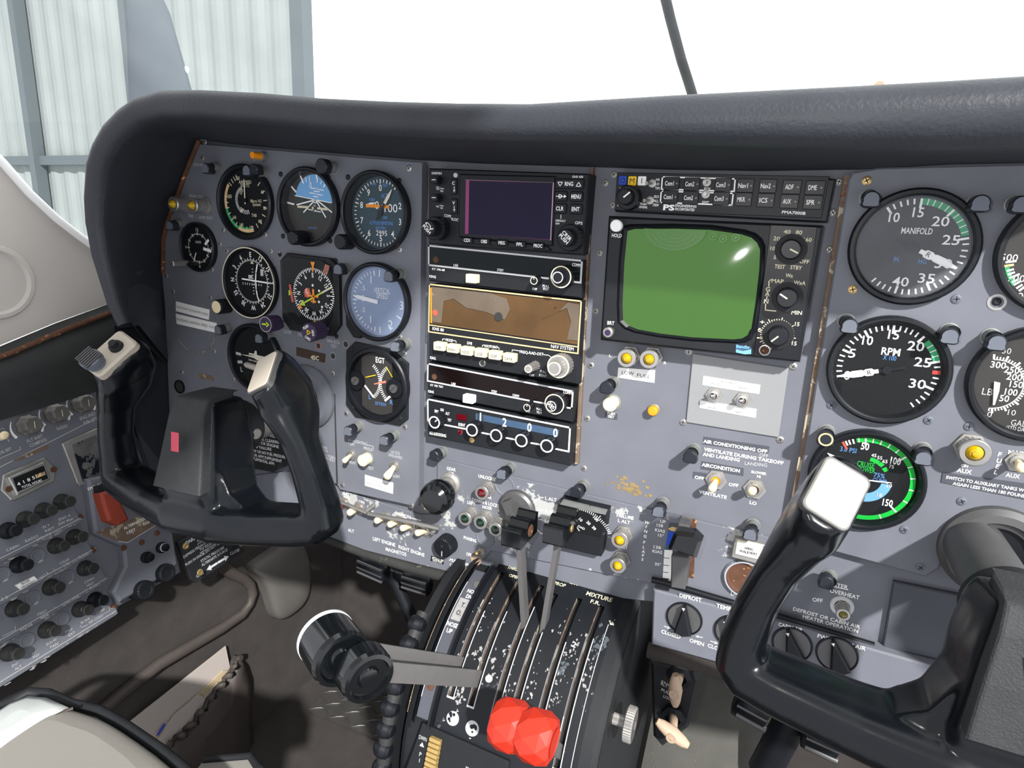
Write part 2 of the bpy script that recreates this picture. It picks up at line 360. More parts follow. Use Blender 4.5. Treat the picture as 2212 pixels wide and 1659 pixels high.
# ---- base panel
mb=MB(); edge=[(430,303),(404,362),(377,435),(360,480),(350,520),(350,590),(356,657),(362,783),(366,890),(420,1110),(560,1128),(657,1134),(705,1157),(786,1188),(899,1218),(989,1240),(1060,1262),(1420,1300),(1700,1345),(1900,1402),(2500,1560),(2560,330),(2212,345),(1833,350),(1290,345),(912,335),(600,308)]
mb.prism(quadp(edge,CPW),-.016,CPW,'paint')
panel=tag(mb.build('instrument_panel',org=(.11,.05,CPW)),'blue-grey painted main instrument panel behind the radios and gauges','instrument panel')
# ---- raised flight panel on the pilot side
mb=MB(); fp=[(432,312),(600,326),(760,340),(912,352),(909,560),(907,800),(905,1085),(902,1094),(890,1092),(760,1063),(735,1057),(727,1045),(722,900),(718,850),(690,1010),(655,1005),(560,985),(460,960),(372,930),(366,890),(362,783),(356,657),(350,590),(350,520),(362,480),(379,435),(406,362)]
fpl=[(432,312),(600,326),(760,340),(912,352),(909,560),(907,800),(905,1085),(902,1094),(890,1092),(760,1063),(735,1057),(727,1045),(640,1010),(460,960),(372,930),(366,890),(362,783),(356,657),(350,590),(350,520),(362,480),(379,435),(406,362)]
mb.plate(quadp(fpl,LPW),[((-.1139,.1801),.0362),((-.0278,.1765),.0362)],CPW+.0003,LPW,'paint')
fpanel=tag(mb.build('flight_panel',org=(-.15,.07,0)),'raised blue-grey panel plate carrying the round flight gauges','panel plate')
ZA,ZB,ZC,ZD,ZE=Zm(340,290,5.53),Zm(600,330,6.9125),Zm(340,530,5.53),Zm(580,530,6.506),Zm(640,720,4.424)
ZG,ZK,ZL=Zm(880,340,5.267),Zm(900,520,5.53),Zm(900,760,5.53)
YA,YB,YC,YD,YE,YF,YG,YH=Zm(1290,350,4.0963),Zm(1270,700,4.424),Zm(1780,360,4.609),Zm(1740,660,4.608),Zm(1700,930,4.3203),Zm(1260,950,4.741),Zm(880,960,5.027),Zm(560,1000,4.424)
XA,XB,XC,XD,XE,XF,XG,XH=Zm(0,820,5.529),Zm(0,1050,3.6875),Zm(180,690,3.686),Zm(0,1360,3.456),Zm(620,1160,3.324),Zm(840,1150,3.26),Zm(1380,1200,3.6135),Zm(1560,960,2.3727)
# ---- raised engine panel on the right
mb=MB(); rp=[(1842,372),(1900,362),(2560,345),(2560,1330),(2120,1290),(2046,1165),(2040,1200),(2028,1228),(1998,1246),(1702,1165),(1746,930),(1790,650),(1833,388)]
mb.prism(quadp(rp,RPW),CPW+.0003,RPW,'paint',.0012)
rpanel=tag(mb.build('engine_panel',org=(.45,.08,0)),'raised blue-grey panel plate with the large engine gauges','panel plate')
mb=MB(); a=quadp([(1824,378),(1838,378),(1750,930),(1703,1190),(1690,1190),(1736,930)],RPW)
mb.prism(a,CPW,RPW-.0035,'edge_worn'); tag(mb.build('edge_strip',rpanel),None,None)
# ---- lower switch panel
mb=MB(); ls=[(944,990),(1320,1081),(1678,1165),(1690,1215),(1650,1335),(1430,1272),(1415,1262),(1060,1190),(1012,1246),(989,1240),(899,1218),(786,1188),(705,1157),(657,1134),(560,1112),(480,1080),(480,1035),(650,1015),(727,1050),(760,1066),(907,1112),(944,1111)]
mb.prism(quadp(ls,LSW),CPW+.0002,LSW,'paint_chipped',.0006)
lpanel=tag(mb.build('switch_fascia',org=(.1,-.13,LSW)),'chipped lower panel strip with gear, magneto and flap switches','panel plate')
# ---- centre rails at both sides of the radio stack
for xs,n in (((914,922,916,908),'rail'),((1278,1286,1252,1244),'rail')):
    mb=MB(); mb.prism(quadp([(xs[0],352),(xs[1],352),(xs[2],1000),(xs[3],1000)],CPW),CPW-.001,CPW+.005,'edge_worn',.0008); mb.build(n,panel)
mb=MB(); mb.prism(quadp([(908,354),(925,357),(925,395),(922,470),(912,520)],CPW),CPW,CPW+.0008,'rust'); mb.build('rust_patch',panel)
# ---- cover plate on the right and the lower right strip
mb=MB(); mb.prism(quadp([(1929,1251),(2076,1281),(2060,1424),(1905,1392)],CPW),CPW-.002,CPW+.005,'paint_dark',.001)
tag(mb.build('cover_plate',org=P(1990,1340,CPW)),'plain blue-grey rectangular cover plate beside the right control wheel','cover')
mb=MB(); hp=[(1411,1274),(1640,1332),(1890,1404),(2210,1495),(2190,1590),(1880,1500),(1620,1452),(1407,1393)]
mb.prism(quadp(hp,.004),-.0095,.004,'paint',.0015)
hstrip=tag(mb.build('lower_strip',org=P(1640,1390,.004)),'lower strip panel with the defrost and temperature knobs','panel plate')
mb=MB(); mb.tube([P(x,y,.001) for x,y in ((1400,1404),(1500,1432),(1620,1466),(1880,1518),(2200,1604))],.0075,'carpet_brown',10); mb.build('roll_edge',hstrip)
mb=MB(); mb.tube([P(x,y,-.004) for x,y in ((1408,1252),(1435,1258),(1621,1313),(1731,1346),(1888,1394))],.0028,'black',8)
tag(mb.build('rubber_strip',org=P(1640,1336,-.004)),'black rubber strip along the bottom of the right panel','strip')
# ---- black roll under the lower switch panel
mb=MB(); mb.tube([P(x,y,-.008) for x,y in ((430,1105),(520,1118),(605,1128),(657,1140),(705,1164),(786,1195),(899,1229),(989,1251),(1030,1265))],[.0055,.0055,.006,.006,.0055,.0055,.0065,.007,.007],'rubber_edge',12)
tag(mb.build('rubber_roll',org=P(786,1195,-.008)),'black rubber roll edging the bottom of the left panel','edging')
# ---- glareshield hood
prs=[((262,708),.006,(362,790)),((240,660),.007,(357,690)),((222,600),.008,(353,620)),((208,551),.009,(350,570)),((196,480),.010,(354,510)),((194,425),.011,(368,460)),((200,350),.012,(388,405)),((214,308),.012,(403,362)),((238,266),.012,(415,328)),((272,232),.012,(426,302)),((306,209),.012,(436,301)),((360,196),.012,(455,305)),((439,195),.012,(500,311)),((574,202),.012,(600,320)),((700,213),.012,(740,332)),((850,220),.012,(912,346)),((1000,224),.012,(1040,353)),((1150,225),.012,(1160,357)),((1300,216),.013,(1290,361)),((1450,207),.014,(1440,366)),((1650,197),.0155,(1640,369)),((1850,187),.0165,(1850,366)),((2050,176),.017,(2050,355)),((2212,166),.017,(2212,352)),((2520,150),.017,(2520,348))]
HW=.112; A=[P(*p[0],HW) for p in prs]; B=[P(*p[2],-.002) for p in prs]; rings=[]; rin=[]
for i,(a,b) in enumerate(zip(A,B)):
    t=A[min(i+1,len(A)-1)]-A[max(i-1,0)]; n=Vector((-t.y,t.x,0)).normalized()
    r=prs[i][1]; c=a-n*r; inn=[b,b.lerp(c-n*r,.5)+n*.002,c-n*r+Vector((0,0,-.004))]
    arc=[c+(-n*math.cos(math.radians(f))+Vector((0,0,1))*math.sin(math.radians(f)))*r for f in range(0,181,15)]
    deck=[Vector((a.x,a.y,HW-.02))+n*.0005,Vector((b.x,b.y,-.02))+n*.016,Vector((b.x,b.y,-.16))+n*.010]
    rin.append(inn+[arc[0]]); rings.append(arc+deck)
mb=MB(); mb.loft(rings,'hood_leather',True,False,False); mb.s=[True]*len(mb.s)
hood=tag(mb.build('glareshield',org=(.1,.25,.08),weld=True),'black padded glareshield hood curving over the whole panel','glareshield')
mb=MB(); mb.loft(rin,'hood_inside',True,False,False); mb.build('underside',hood)
mb=MB(); e=[P(*p,.0005) for p in ((428,303),(404,362),(377,435),(360,480),(351,516),(350,590))]
mb.tube([p+Vector((.0025,0,.001)) for p in e],.0026,'rust',8); mb.build('rusty_edge',hood)
mb=MB(); mb.disc(P(1893,198,.085)[:2],.003,.0985,'pale_tan',12); mb.build('snap_stud',hood)
# dark side closing between hood tip and the breaker panel
mb=MB(); pts=[P(262,706,.079),P(362,690,-.008),P(374,892,-.008),P(430,1106,-.016)]; bt=[P(262,706,.079),Vector((-.335,-.02,.075)),Vector((-.345,-.09,.06)),Vector((-.352,-.20,.03))]
mb.loft([bt,pts],'hood_inside',False,False,False); mb.loft([[p+Vector((-.012,0,0)) for p in bt],[p+Vector((-.012,0,-.004)) for p in pts]],'hood_inside',False,False,False)
tag(mb.build('side_closeout',org=P(330,800,.03)),'dark trim piece between the hood end and the left panel edge','trim piece')
# ---- window pillar trim, cream side panel, ledge
UW=-.405
def wl(pts,u=UW): return [PU(x,y,u) for x,y in pts]
def slab(mb,pts,m,t=(-.008,0,0),smooth=False):
    n=len(pts); t=Vector(t); b=[p+t for p in pts]; mb.add(pts,[tuple(range(n))],m); mb.add(b,[tuple(reversed(range(n)))],m)
    mb.add(list(pts)+b,[(i,n+i,n+(i+1)%n,(i+1)%n) for i in range(n)],m,smooth)
mb=MB(); cr=[(-150,820),(-150,230),(-60,292),(0,352),(60,420),(120,476),(165,511),(212,545),(300,585),(320,640),(238,655),(120,697),(0,746)]
slab(mb,wl(cr),'trim_white')
sidewall=struct(mb.build('wall_left_upper',org=PU(100,600,UW)),'cream plastic window surround left of the glareshield, stained yellow')
mb=MB(); tr=[(-150,226),(-60,288),(0,348),(60,416),(120,472),(165,507),(212,541),(300,582)]
mb.tube([p+Vector((.002,0,0)) for p in wl(tr)],.0045,'trim_edge',10); struct(mb.build('trim_1',org=PU(60,416,UW)),'white window edge moulding')
mb=MB(); c=PU(-14,610,UW); mb.lathe([(.040,.0),(.038,.003),(.034,.0035),(.028,-.004),(0,-.005)],c,'trim_white',(1,0,0),36)
tag(mb.build('air_vent_cup',org=c),'round recessed cup in the cream side panel at the left','vent')
mb=MB(); top=wl([(-150,800),(0,748),(120,698),(238,655),(330,628)]); mid=[p+Vector((.016,-.006,0)) for p in top]; bot=wl([(-150,930),(0,884),(120,850),(240,815),(330,800)],-.388)
low=[p+Vector((0,-.012,0)) for p in bot]; half=[m.lerp(b,.45)+Vector((.012,0,0)) for m,b in zip(mid,bot)]
mb.loft([list(reversed(x)) for x in (top,mid,half,bot,low)],'rubber',True,False,False)
ledge=struct(mb.build('wall_left_ledge',org=PU(100,760,-.39)),'black padded ledge under the cream side panel')
mb=MB(); mb.tube([m+Vector((.003,.001,0)) for m in mid],.0030,'rust',8); struct(mb.build('trim_2',org=PU(100,720,-.39)),'rusty metal strip along the black ledge')
# ---- lower cabin shell
FW,FL=-.36,-.70
mb=MB(); q=[(-.392,-.31,.62),(-.392,-.31,.03),(-.392,-.15,.02),(-.392,-.15,FW-.02),(-.392,FL-.05,FW-.02),(-.392,FL-.05,.62)]; slab(mb,[Vector(p) for p in q],'carpet_brown',(-.01,0,0)); struct(mb.build('wall_left',org=(-.392,-.4,.2)),'brown carpeted left side wall below the breaker panel')
mb=MB(); q=[(-.46,-.05,FW),(.9,-.05,FW),(.9,FL-.05,FW),(-.46,FL-.05,FW)]; slab(mb,[Vector(p) for p in q],'carpet_brown',(0,0,-.01)); struct(mb.build('wall_front',org=(.2,-.4,FW)),'brown carpeted firewall behind the pedals')
mb=MB(); q=[(-.46,FL,FW),(.9,FL,FW),(.9,FL,.62),(-.46,FL,.62)]; slab(mb,[Vector(p) for p in q],'carpet_brown',(0,-.01,0)); struct(mb.build('floor',org=(.2,FL,.2)),'brown carpeted cabin floor')
mb=MB(); slab(mb,[Vector(p) for p in ((-.55,.62,.30),(.50,.62,.30),(.50,.62,2.2),(-.55,.62,2.2))],'trim_white',(0,.03,0)); struct(mb.build('ceiling_shade_slab',org=(0,.62,1.2)),'unseen partial roof slab added to shade the left side')  # part roof out of view, shaped to keep sun off the breaker panel
# ================================================================ shared small parts
def screw_bm(m='metal_dull',r=.0030,cross=True):
    b=MB(); b.lathe([(r,0),(r*.95,.0006),(r*.6,.0011),(0,.0012)],(0,0,0),m,n=14)
    if cross:
        for a in (20,110): b.tick((0,0),a,-r*.55,r*.55,r*.22,.00125,'ink')
    return b
SCREW={}
for k,m,r in (('dull','metal_dull',.0030),('bright','metal',.0032),('black','black_matte',.0028),('grey','cap_grey',.0034),('brass','brass',.0034)):
    SCREW[k]=screw_bm(m,r).build('screw'); 
def screws(parent,pts,w=0,kind='dull'):
    for i,(x,y) in enumerate(pts):
        put(SCREW[kind],parent,P(x,y,w),rnd.uniform(0,1.5),'screw')
def gauge(name,label,cat,c,r=.0405,h=.007,rin=.0355,rdial=.0335,face='black_face',glass='glass',w=0.0,bez='black',group=None,wd=.0012):
    """round instrument: bezel ring, dial, glass; returns thing and a mesh builder for the dial"""
    c=Vector((c[0],c[1],w)); t=thing(name,label,cat,c,group)
    b=MB(); b.lathe([(r,0),(r,h-.0015),(r-.0015,h),(rin+.0012,h),(rin,h-.001),(rdial+(.0012 if wd<0 else 0),wd),(rdial,wd-.001)],c,bez,n=56); b.build('bezel',t)
    d=MB(); d.disc(c,rdial+.0014,w+wd,face,56)
    if glass: g=MB(); g.disc(c,rin+.0006,w+h-.0025,glass,56); g.build('glass',t)
    return t,d
def ang(c,p): return math.degrees(math.atan2(p[0]-c[0],p[1]-c[1]))
def needle(t,c,a,r0,r1,wd,m='white',w=.0026,name='needle',tip=.0004,hub=.003,hm='black'):
    b=MB(); b.tick(c,a,r0,r1*.82,wd,w,m); b.tick(c,a,r1*.82,r1,wd,w,m,tip)
    if hub: b.lathe([(hub,-.0009),(hub,.0004),(0,.0004)],(c[0],c[1],w),hm,n=20)
    b.build(name,t)
def knob_at(t,base,head,r,m,flute=14,name='knob',face=None,w0=0.0,mid=None):
    """knob parallel to the panel normal between two photo points; head gives where its face centre shows"""
    b=MB(); o=P(*base,w0)
    best=min((abs((P(*head,w0+k*.0005)-o).xy.length),k) for k in range(4,90)); L=best[1]*.0005
    b.lathe([(r,0),(r,L-.0012),(r-.0012,L),(0,L)],o,m,n=flute*2,star=(flute,.06),mats=[None,None,None if not face else face]); return b.build(name,t),o,L
POST=None
def post_light(label,base,cap,w=0.0,style='grey',group='post lights on the panel'):
    """short tube carrying a hooded cap"""
    o=P(*base,w); t=thing('post_light',label,'post light',o,group)
    h=P(*cap,w+.018)-o; dx,dy=h.x,h.y
    L=.018; c2=Vector((max(-.003,min(.003,dx)),max(-.003,min(.003,dy)),0))
    b=MB(); b.lathe([(.0062,0),(.0062,.0008),(.0054,.001),(.0052,L*.55)],o,'post_metal',n=20); b.build('post',t)
    b=MB(); cm='cap_black'; rr=.0056 if style!='big' else .0075
    if style=='big': cm='cap_black'
    pts=[]; 
    for i in range(24):
        a=2*PI*i/24; q=1.0; 
        if style!='big' and 200<math.degrees(a)<340: q=1.0/max(.80,abs(math.cos(math.radians(math.degrees(a)-270)))) 
        pts.append((o.x+c2.x+rr*q*math.cos(a),o.y+c2.y*.6+rr*q*math.sin(a)))
    b.prism(pts,w+L*.5,w+L,cm,.0009,'cap_grey' if style=='grey' else cm)
    if style=='ring': b.ring((o.x+c2.x,o.y+c2.y*.6),.0040,.0052,w+L+.0002,'arc_cream')
    b.build('cap',t); return t
def lamp_unit(label,base,front,lens='amber',w=0.0,r=.0080,L=.016,group=None,body='metal',name='indicator_lamp'):
    """knurled press-to-test lamp: nut, barrel, bezel ring, domed lens"""
    o=P(*base,w); t=thing(name,label,'indicator lamp',o,group)
    b=MB(); b.lathe([(r*1.12,0),(r*1.12,.0025),(r*.9,.0025)],o,'metal_dull',n=6); b.build('nut',t)
    b=MB(); b.lathe([(r*.86,.0025),(r*.86,L*.8)],o,'metal_dull',n=40,star=(20,.05)); b.lathe([(r*.86,L*.75),(r,L*.8),(r,L*.95),(r*.92,L),(r*.6,L),(r*.56,L*.9)],o,body,n=28); b.build('barrel',t)
    b=MB(); b.lathe([(r*.60,L*.86),(r*.52,L*1.0),(r*.36,L*1.12),(r*.15,L*1.18),(0,L*1.19)],o,lens,n=20); b.lathe([(r*.26,L*1.165),(r*.2,L*1.2),(0,L*1.22)],o,lens,n=12); b.build('lens',t); return t
def toggle(label,base,tip,w=0.0,lever='ivory',group=None,r=.0033,L=.016,nut=.0062,name='toggle_switch',ring=None):
    """bat-handle toggle: hex nut, collar, lever leaning as in the photo"""
    o=P(*base,w); t=thing(name,label,'switch',o,group)
    b=MB(); b.lathe([(nut*1.1,0),(nut*1.1,.0018),(nut*.75,.0018)],o,'metal_dull',n=6); b.lathe([(nut*.72,.001),(nut*.72,.0035),(nut*.45,.0038),(nut*.4,.003),(0,.003)],o,'metal',n=20,mats=[None,None,ring,ring]); b.build('nut',t)
    e=P(*tip,w+L*.9); d=(e-o); d.z=L; 
    if d.xy.length>.012: d.x*=.012/d.xy.length; d.y*=.012/d.xy.length
    b=MB(); pts=[o+d*k for k in (.12,.45,.75,.92,1.0,1.04)]
    b.tube(pts,[r*.55,r*.75,r,r*1.0,r*.75,r*.2],lever,12,1.0,(1,0,0)); b.build('lever',t); return t
def button(label,base,front,m='cream',w=0.0,r=.0060,L=.010,name='push_button',group=None,collar=True):
    o=P(*base,w); t=thing(name,label,'button',o,group)
    b=MB(); b.lathe([(r*1.25,0),(r*1.25,.0015),(r*1.02,.002)],o,'post_metal',n=24); b.build('collar',t)
    b=MB(); b.lathe([(r,.001),(r,L-.001),(r-.001,L),(0,L+.0003)],o,m,n=24); b.build('cap',t); return t
def plac(name,label,corners,w,m,lines=(),ink='ink',t=.0005,cat='placard',frame=None,bold=0):
    """small plate; lines = (text, left px, right px, cap height px)"""
    pts=quadp(corners,w+t); c=sum((Vector((p[0],p[1],w)) for p in pts),Vector())/len(pts)
    b=MB(); b.prism(pts,w,w+t,m)
    o=tag(b.build(name,org=c),label,cat)
    if lines:
        b=MB()
        for s,a,e,h in lines: b.ptext(s,a[0],a[1],e[0],e[1],h,w+t+.0001,ink,bold)
        b.build('lettering',o)
    return o
# ================================================================ flight instruments
G='round flight gauges'
# airspeed
c=Vector((-.2037,.1832,0)); t,d=gauge('airspeed_indicator','airspeed gauge with green and cream arcs at the top left','gauge',c,.0405,.007,.0365,.0345)
A=lambda x,y: ang(c,P(*ZA(x,y),.0015))
w=.0015; a1,a2=A(830,580),A(815,885); a1%=360;a2%=360
d.ring(c,.0290,.0325,w,'arc_cream',a2,a1); d.ring(c,.0290,.0325,w,'green',205,a2); d.ring(c,.0290,.0325,w,'arc_cream',162,205); d.ring(c,.0272,.0290,w,'green',170,205)
for x,y in ((930,460),(895,480),(865,512),(838,556),(830,742),(835,815),(840,880),(850,955),(890,1025),(940,1085),(995,1140),(1072,1160),(1145,1160),(1212,1130),(1255,1085),(1298,990),(1312,885),(1305,790),(1265,690),(1225,580)):
    a=A(x,y); d.tick(c,a,.0262,.0315,.0010,w+.0002,'cream')
for s,x,y,h in (('260',960,525,.0040),('200',866,742,.0040),('160',925,992,.0036),('140',1008,1082,.0038),('120',1128,1115,.0038),('100',1230,1040,.0038),('80',1284,883,.0038),('60',1256,690,.0038)):
    p=P(*ZA(x,y),w); d.text(s,p,h,w+.0003,'cream',0,None,.01,.72)
for s,x,y,h,wd in (('AIRSPEED',1048,572,.0035,.019),('KNOTS',1048,612,.0035,.0125),('Micro VG',1180,798,.0034,.016),('System',1187,838,.0034,.012),('TAB',1157,968,.0035,.0075),('250',1005,690,.003,.006),('10',1020,905,.003,.004)):
    p=P(*ZA(x,y),w); d.text(s,p,h,w+.0003,'cream',55 if s in('250','10') else 0,wd,.01)
ci=P(*ZA(1058,790),w)
for k in range(20): d.tick(ci,212+k*6.6,.0125,.0160,.0007,w+.0002,'white')
for k in range(7): d.tick(ci,165+k*10,.0105,.0150,.0008,w+.0002,'white')
d.build('dial',t)
needle(t,ci,1,-.004,.0225,.0016,'tan_needle',.003,tip=.0008,hub=.0022)
screws(t,[],0)
# attitude indicator
c=Vector((-.1139,.1801,0)); t,d=gauge('attitude_indicator','artificial horizon gauge with blue sky half tilted to the right','gauge',c,.0405,.008,.0360,.0345,'face_grey',wd=-.0055)
w=-.0050; d.build('dial',t)
d=MB(); hz=P(*ZB(545,700),w); R_=.0255
aL=math.atan2(P(*ZB(795,750),w).y-P(*ZB(260,640),w).y,P(*ZB(795,750),w).x-P(*ZB(260,640),w).x)
ar=[math.degrees(aL)+180*i/24 for i in range(25)]
cc=Vector((hz.x,hz.y)); d.add([(cc.x+R_*math.cos(math.radians(a)),cc.y+R_*math.sin(math.radians(a)),w) for a in ar],[tuple(range(25))],'sky_blue')
ar=[math.degrees(aL)+180+180*i/24 for i in range(25)]
d.add([(cc.x+R_*math.cos(math.radians(a)),cc.y+R_*.95*math.sin(math.radians(a)),w) for a in ar],[tuple(range(25))],'ground')
d.line([P(*ZB(260,640),w),P(*ZB(795,748),w)],.0009,w+.0002,'white')
for p in (((290,775),(545,708)),((390,885),(555,708)),((715,960),(570,708)),((805,885),(590,712))): d.line([P(*ZB(*q),w) for q in p],.0014,w+.0002,'white')
for p in (((500,528),(560,533)),((615,548),(685,560)),((545,572),(620,582)),((480,598),(552,608)),((600,622),(670,634)),((535,650),(605,662)),((530,740),(580,748)),((460,845),(520,858)),((560,868),(640,884))): d.line([P(*ZB(*q),w) for q in p],.0009,w+.0002,'white')
for s,x,y in (('20',590,540),('10',580,618),('10',553,790),('20',555,865)): d.text(s,P(*ZB(x,y),w),.0022,w+.0003,'white',0)
d.build('horizon_card',t)
d=MB(); w=-.0044
for p,wd in (((335,340,380,445),.0018),((200,500,268,580),.0018),((150,745,235,768),.0018),((415,370,428,425),.001),((472,360,480,425),.001),((598,385,588,440),.001),((655,420,640,465),.001),((700,480,688,505),.0016)):
    d.line([P(*ZB(p[0],p[1]),w),P(*ZB(p[2],p[3]),w)],wd,w,'white')
d.add([(q.x,q.y,w) for q in (P(*ZB(520,310)),P(*ZB(555,310)),P(*ZB(537,415)))],[(0,1,2)],'white'); 
for a,b in (((490,430),(470,510)),((490,430),(510,510)),((470,510),(510,510))): d.line([P(*ZB(*a),w),P(*ZB(*b),w)],.0008,w,'white')
d.text('VACUUM',P(*ZB(472,1118)),.002,w,'text_blue',0,.012)
d.build('roll_scale',t)
d=MB(); w=-.0038
for a,b,m in (((305,805),(450,812),'cream'),((600,830),(730,845),'cream')): d.line([P(*ZB(*a),w),P(*ZB(*b),w)],.0022,w,m)
d.disc(P(*ZB(522,825),w),.0014,w,'cream',14); d.build('miniature_aircraft',t)
knob_at(t,ZB(400,1270),ZB(205,1272),.0075,'black',16,'caging_knob')
# altimeter
c=Vector((-.0278,.1765,0)); t,d=gauge('altimeter','altimeter dial with white numerals 0 to 9 and orange stripes','gauge',c,.0405,.009,.0365,.0345,'face_teal_sheen',wd=-.0058)
w=-.0053; c1=P(*ZB(1545,900),w); c1=Vector((c.x+.0,c.y,0))
for k in range(50):
    a=k*7.2; d.tick(c,a,.0298 if k%5 else .0285,.0328,.0009 if k%5 else .0012,w,'white')
for n in range(10):
    if n==1: continue
    a=math.radians(36*n); d.text(str(n),(c.x+.0246*math.sin(a),c.y+.0246*math.cos(a)),.0062,w,'white',0,None,.01,.85)
for s,x,y,h,wd in (('ALT',1590,640,.0042,.0075),('1000',1408,700,.0028,.0065),('100',1440,470,.0024,.005),('FEET',1608,485,.0030,.0065),('100',1602,970,.003,.005),('ALTITUDE REPORTING',1545,1050,.0034,.0285),('ELECTRIC',1540,1125,.003,.0125)): d.text(s,P(*ZB(x,y),w),h,w,'text_blue',0,wd,.01)
d.text('2995',P(*ZB(1550,1200),w),.0050,w,'white',0,.0135); d.text('100',P(*ZB(1690,828),w),.0080,w,'white',0,.0155)
for x0,x1,y in ((1335,1505,792),(1575,1640,802)): d.line([P(*ZB(x0,y),w),P(*ZB(x1,y+6),w)],.0030,w+.0003,'orange')
for x0,x1 in ((1335,1400),(1370,1430),(1405,1460)): d.line([P(*ZB(x0,770),w),P(*ZB(x1,745),w)],.0008,w+.0002,'white')
d.text('0',P(*ZB(1480,782),w),.0075,w,'white',0)
d.build('dial',t); a=ang(c,P(*ZB(1725,510),-.004)); b=MB(); b.tick(c,a,.0112,.020,.0034,-.0036,'tan_needle'); b.tick(c,a,.020,.0275,.0034,-.0036,'tan_needle',.0005); b.tick(c,a,-.008,.0115,.0024,-.0038,'black'); b.lathe([(.003,-.0009),(.003,.0004),(0,.0004)],(c.x,c.y,-.0038),'black',n=20); b.build('needle',t)
knob_at(t,ZB(1080,1330),ZB(920,1340),.0078,'black',18,'setting_knob')
# clock
c=P(426.4,534,.004); c=Vector((c.x,c.y,0)); t,d=gauge('panel_clock','small black clock with white minute track','clock',c,.0285,.007,.0262,.0245)
w=.0015; cd=P(*ZA(490,1360),w)
for k in range(60): d.tick(cd,k*6,.0155 if k%5 else .0145,.0172 if k%5 else .0185,.0006 if k%5 else .0010,w,'white')
for s,a in (('12',0),('3',90),('6',180),('9',270)):
    a=math.radians(a); d.text(s,(cd.x+.021*math.sin(a),cd.y+.021*math.cos(a)),.0034,w,'white',0)
d.text('CLOCK',P(*ZA(488,1288),w),.0026,w,'white',0,.0095,.01); d.build('dial',t)
b=MB(); wn=.003
for p,wd in (((575,1310,605,1270),.0030),((560,1370,630,1395),.0036)): b.line([P(*ZA(p[0],p[1]),wn),P(*ZA(p[2],p[3]),wn)],wd,wn,'white')
b.tick(cd,ang(cd,P(*ZA(445,1475),wn)),.006,.0165,.0014,wn,'white'); b.build('hands',t)
b=MB(); o=P(*ZA(355,1540),.003); b.lathe([(.0038,0),(.0038,.022),(.0030,.0228),(0,.0228)],Vector((o.x,o.y,.001)),'metal',n=24,star=(12,.1)); b.build('winding_knob',t)
# course indicator
c=Vector((-.2024,.0949,0)); t,d=gauge('course_indicator','black course indicator with compass ring and crossed white needles','gauge',c,.0405,.007,.0388,.0365,'black_face','glass',0,'black')
w=.0015; cc=P(*ZC(1128,430),w)
b=MB(); b.ring(c,.0388,.0400,.0072,'cream',0,360,60); b.build('bezel_rim',t)
for k in range(72):
    a=k*5; d.tick(cc,a,.0228,.0245 if k%2 else .0262,.0009,w,'white')
for i,s in enumerate(('E','12','15','S','21','24','W','30','33','N','3','6')):
    a=i*30; r=math.radians(a); d.text(s,(cc.x+.0300*math.sin(r),cc.y+.0300*math.cos(r)),.0056,w,'white',-a,None,.02,.8)
d.add([(q.x,q.y,w) for q in (P(*ZC(1130,178),w),P(*ZC(1150,222),w),P(*ZC(1110,218),w))],[(0,2,1)],'cream')
for i in range(-4,5): 
    d.tick((cc.x+i*.0035,cc.y),0,-.0045,-.002,.0007,w,'white'); d.tick((cc.x,cc.y+i*.0035),90,.001,.003,.0007,w,'white')
for x,y,wd,hh in ((1113,377,.0060,.0042),(1250,325,.0040,.0075)): d.rbox(*P(*ZC(x,y),w)[:2],wd/2,hh/2,.0004,w,w+.0004,'whitegrey')
d.build('dial',t)
b=MB(); wn=.0032; pts=[P(*ZC(x,y),wn) for x,y in ((1192,232),(1176,330),(1172,430),(1180,530),(1195,610),(1215,662))]
b.line(pts,.0017,wn,'white'); b.line([P(*ZC(1018,400),wn),P(*ZC(1335,452),wn)],.0017,wn+.0003,'white'); b.build('deviation_needle',t)
knob_at(t,ZC(850,720),ZC(705,745),.0085,'black',18,'course_knob','ivory')
# octagon plates behind
b=MB(); b.prism(quadp([ZC(755,90),ZC(830,20),ZC(1150,55),ZC(1400,170),ZC(1400,300),ZC(1240,890),ZC(990,870),ZC(775,650)],.0),0,.0007,'paint',.0004); tag(b.build('mounting_plate',org=P(*ZC(1100,440))),'painted octagonal mounting plate under the crossed-needle gauge','plate')
# vertical speed
c=Vector((-.0275,.0880,0)); t,d=gauge('vertical_speed_indicator','vertical speed gauge with sky reflection tinted into its pale blue dial','gauge',c,.0405,.008,.0365,.0350,'face_blue_sheen','glass_sheen_blue')
w=.0015; cz=P(*ZD(1525,785),w); cz=Vector((c.x,c.y,0))
for a in (270,): pass
for k in range(-10,11):
    a=270+k*8.2; d.tick(cz,a,.0285 if k%5 else .0265,.0318,.0009 if k%5 else .0013,w,'white')
for a in (5,175,150,118): d.tick(cz,a,.026,.0325,.0012,w,'white')
for s,x,y,h in (('.5',1332,598,.0048),('0',1328,742,.0068),('.5',1332,905,.0048),('1',1440,480,.0078),('1',1435,1038,.0078),('2',1715,1112,.0085),('3',1868,845,.0085)): d.text(s,P(*ZD(x,y),w),h,w,'white',0)
for s,x,y,wd in (('VERTICAL',1595,640,.0205),('SPEED',1598,712,.0142)): d.text(s,P(*ZD(x,y),w),.0055,w,'white',0,wd)
d.build('dial',t); needle(t,cz,ang(cz,P(*ZD(1240,720),.003)),-.001,.0300,.0042,'white',.003,tip=.0006,hub=.0)
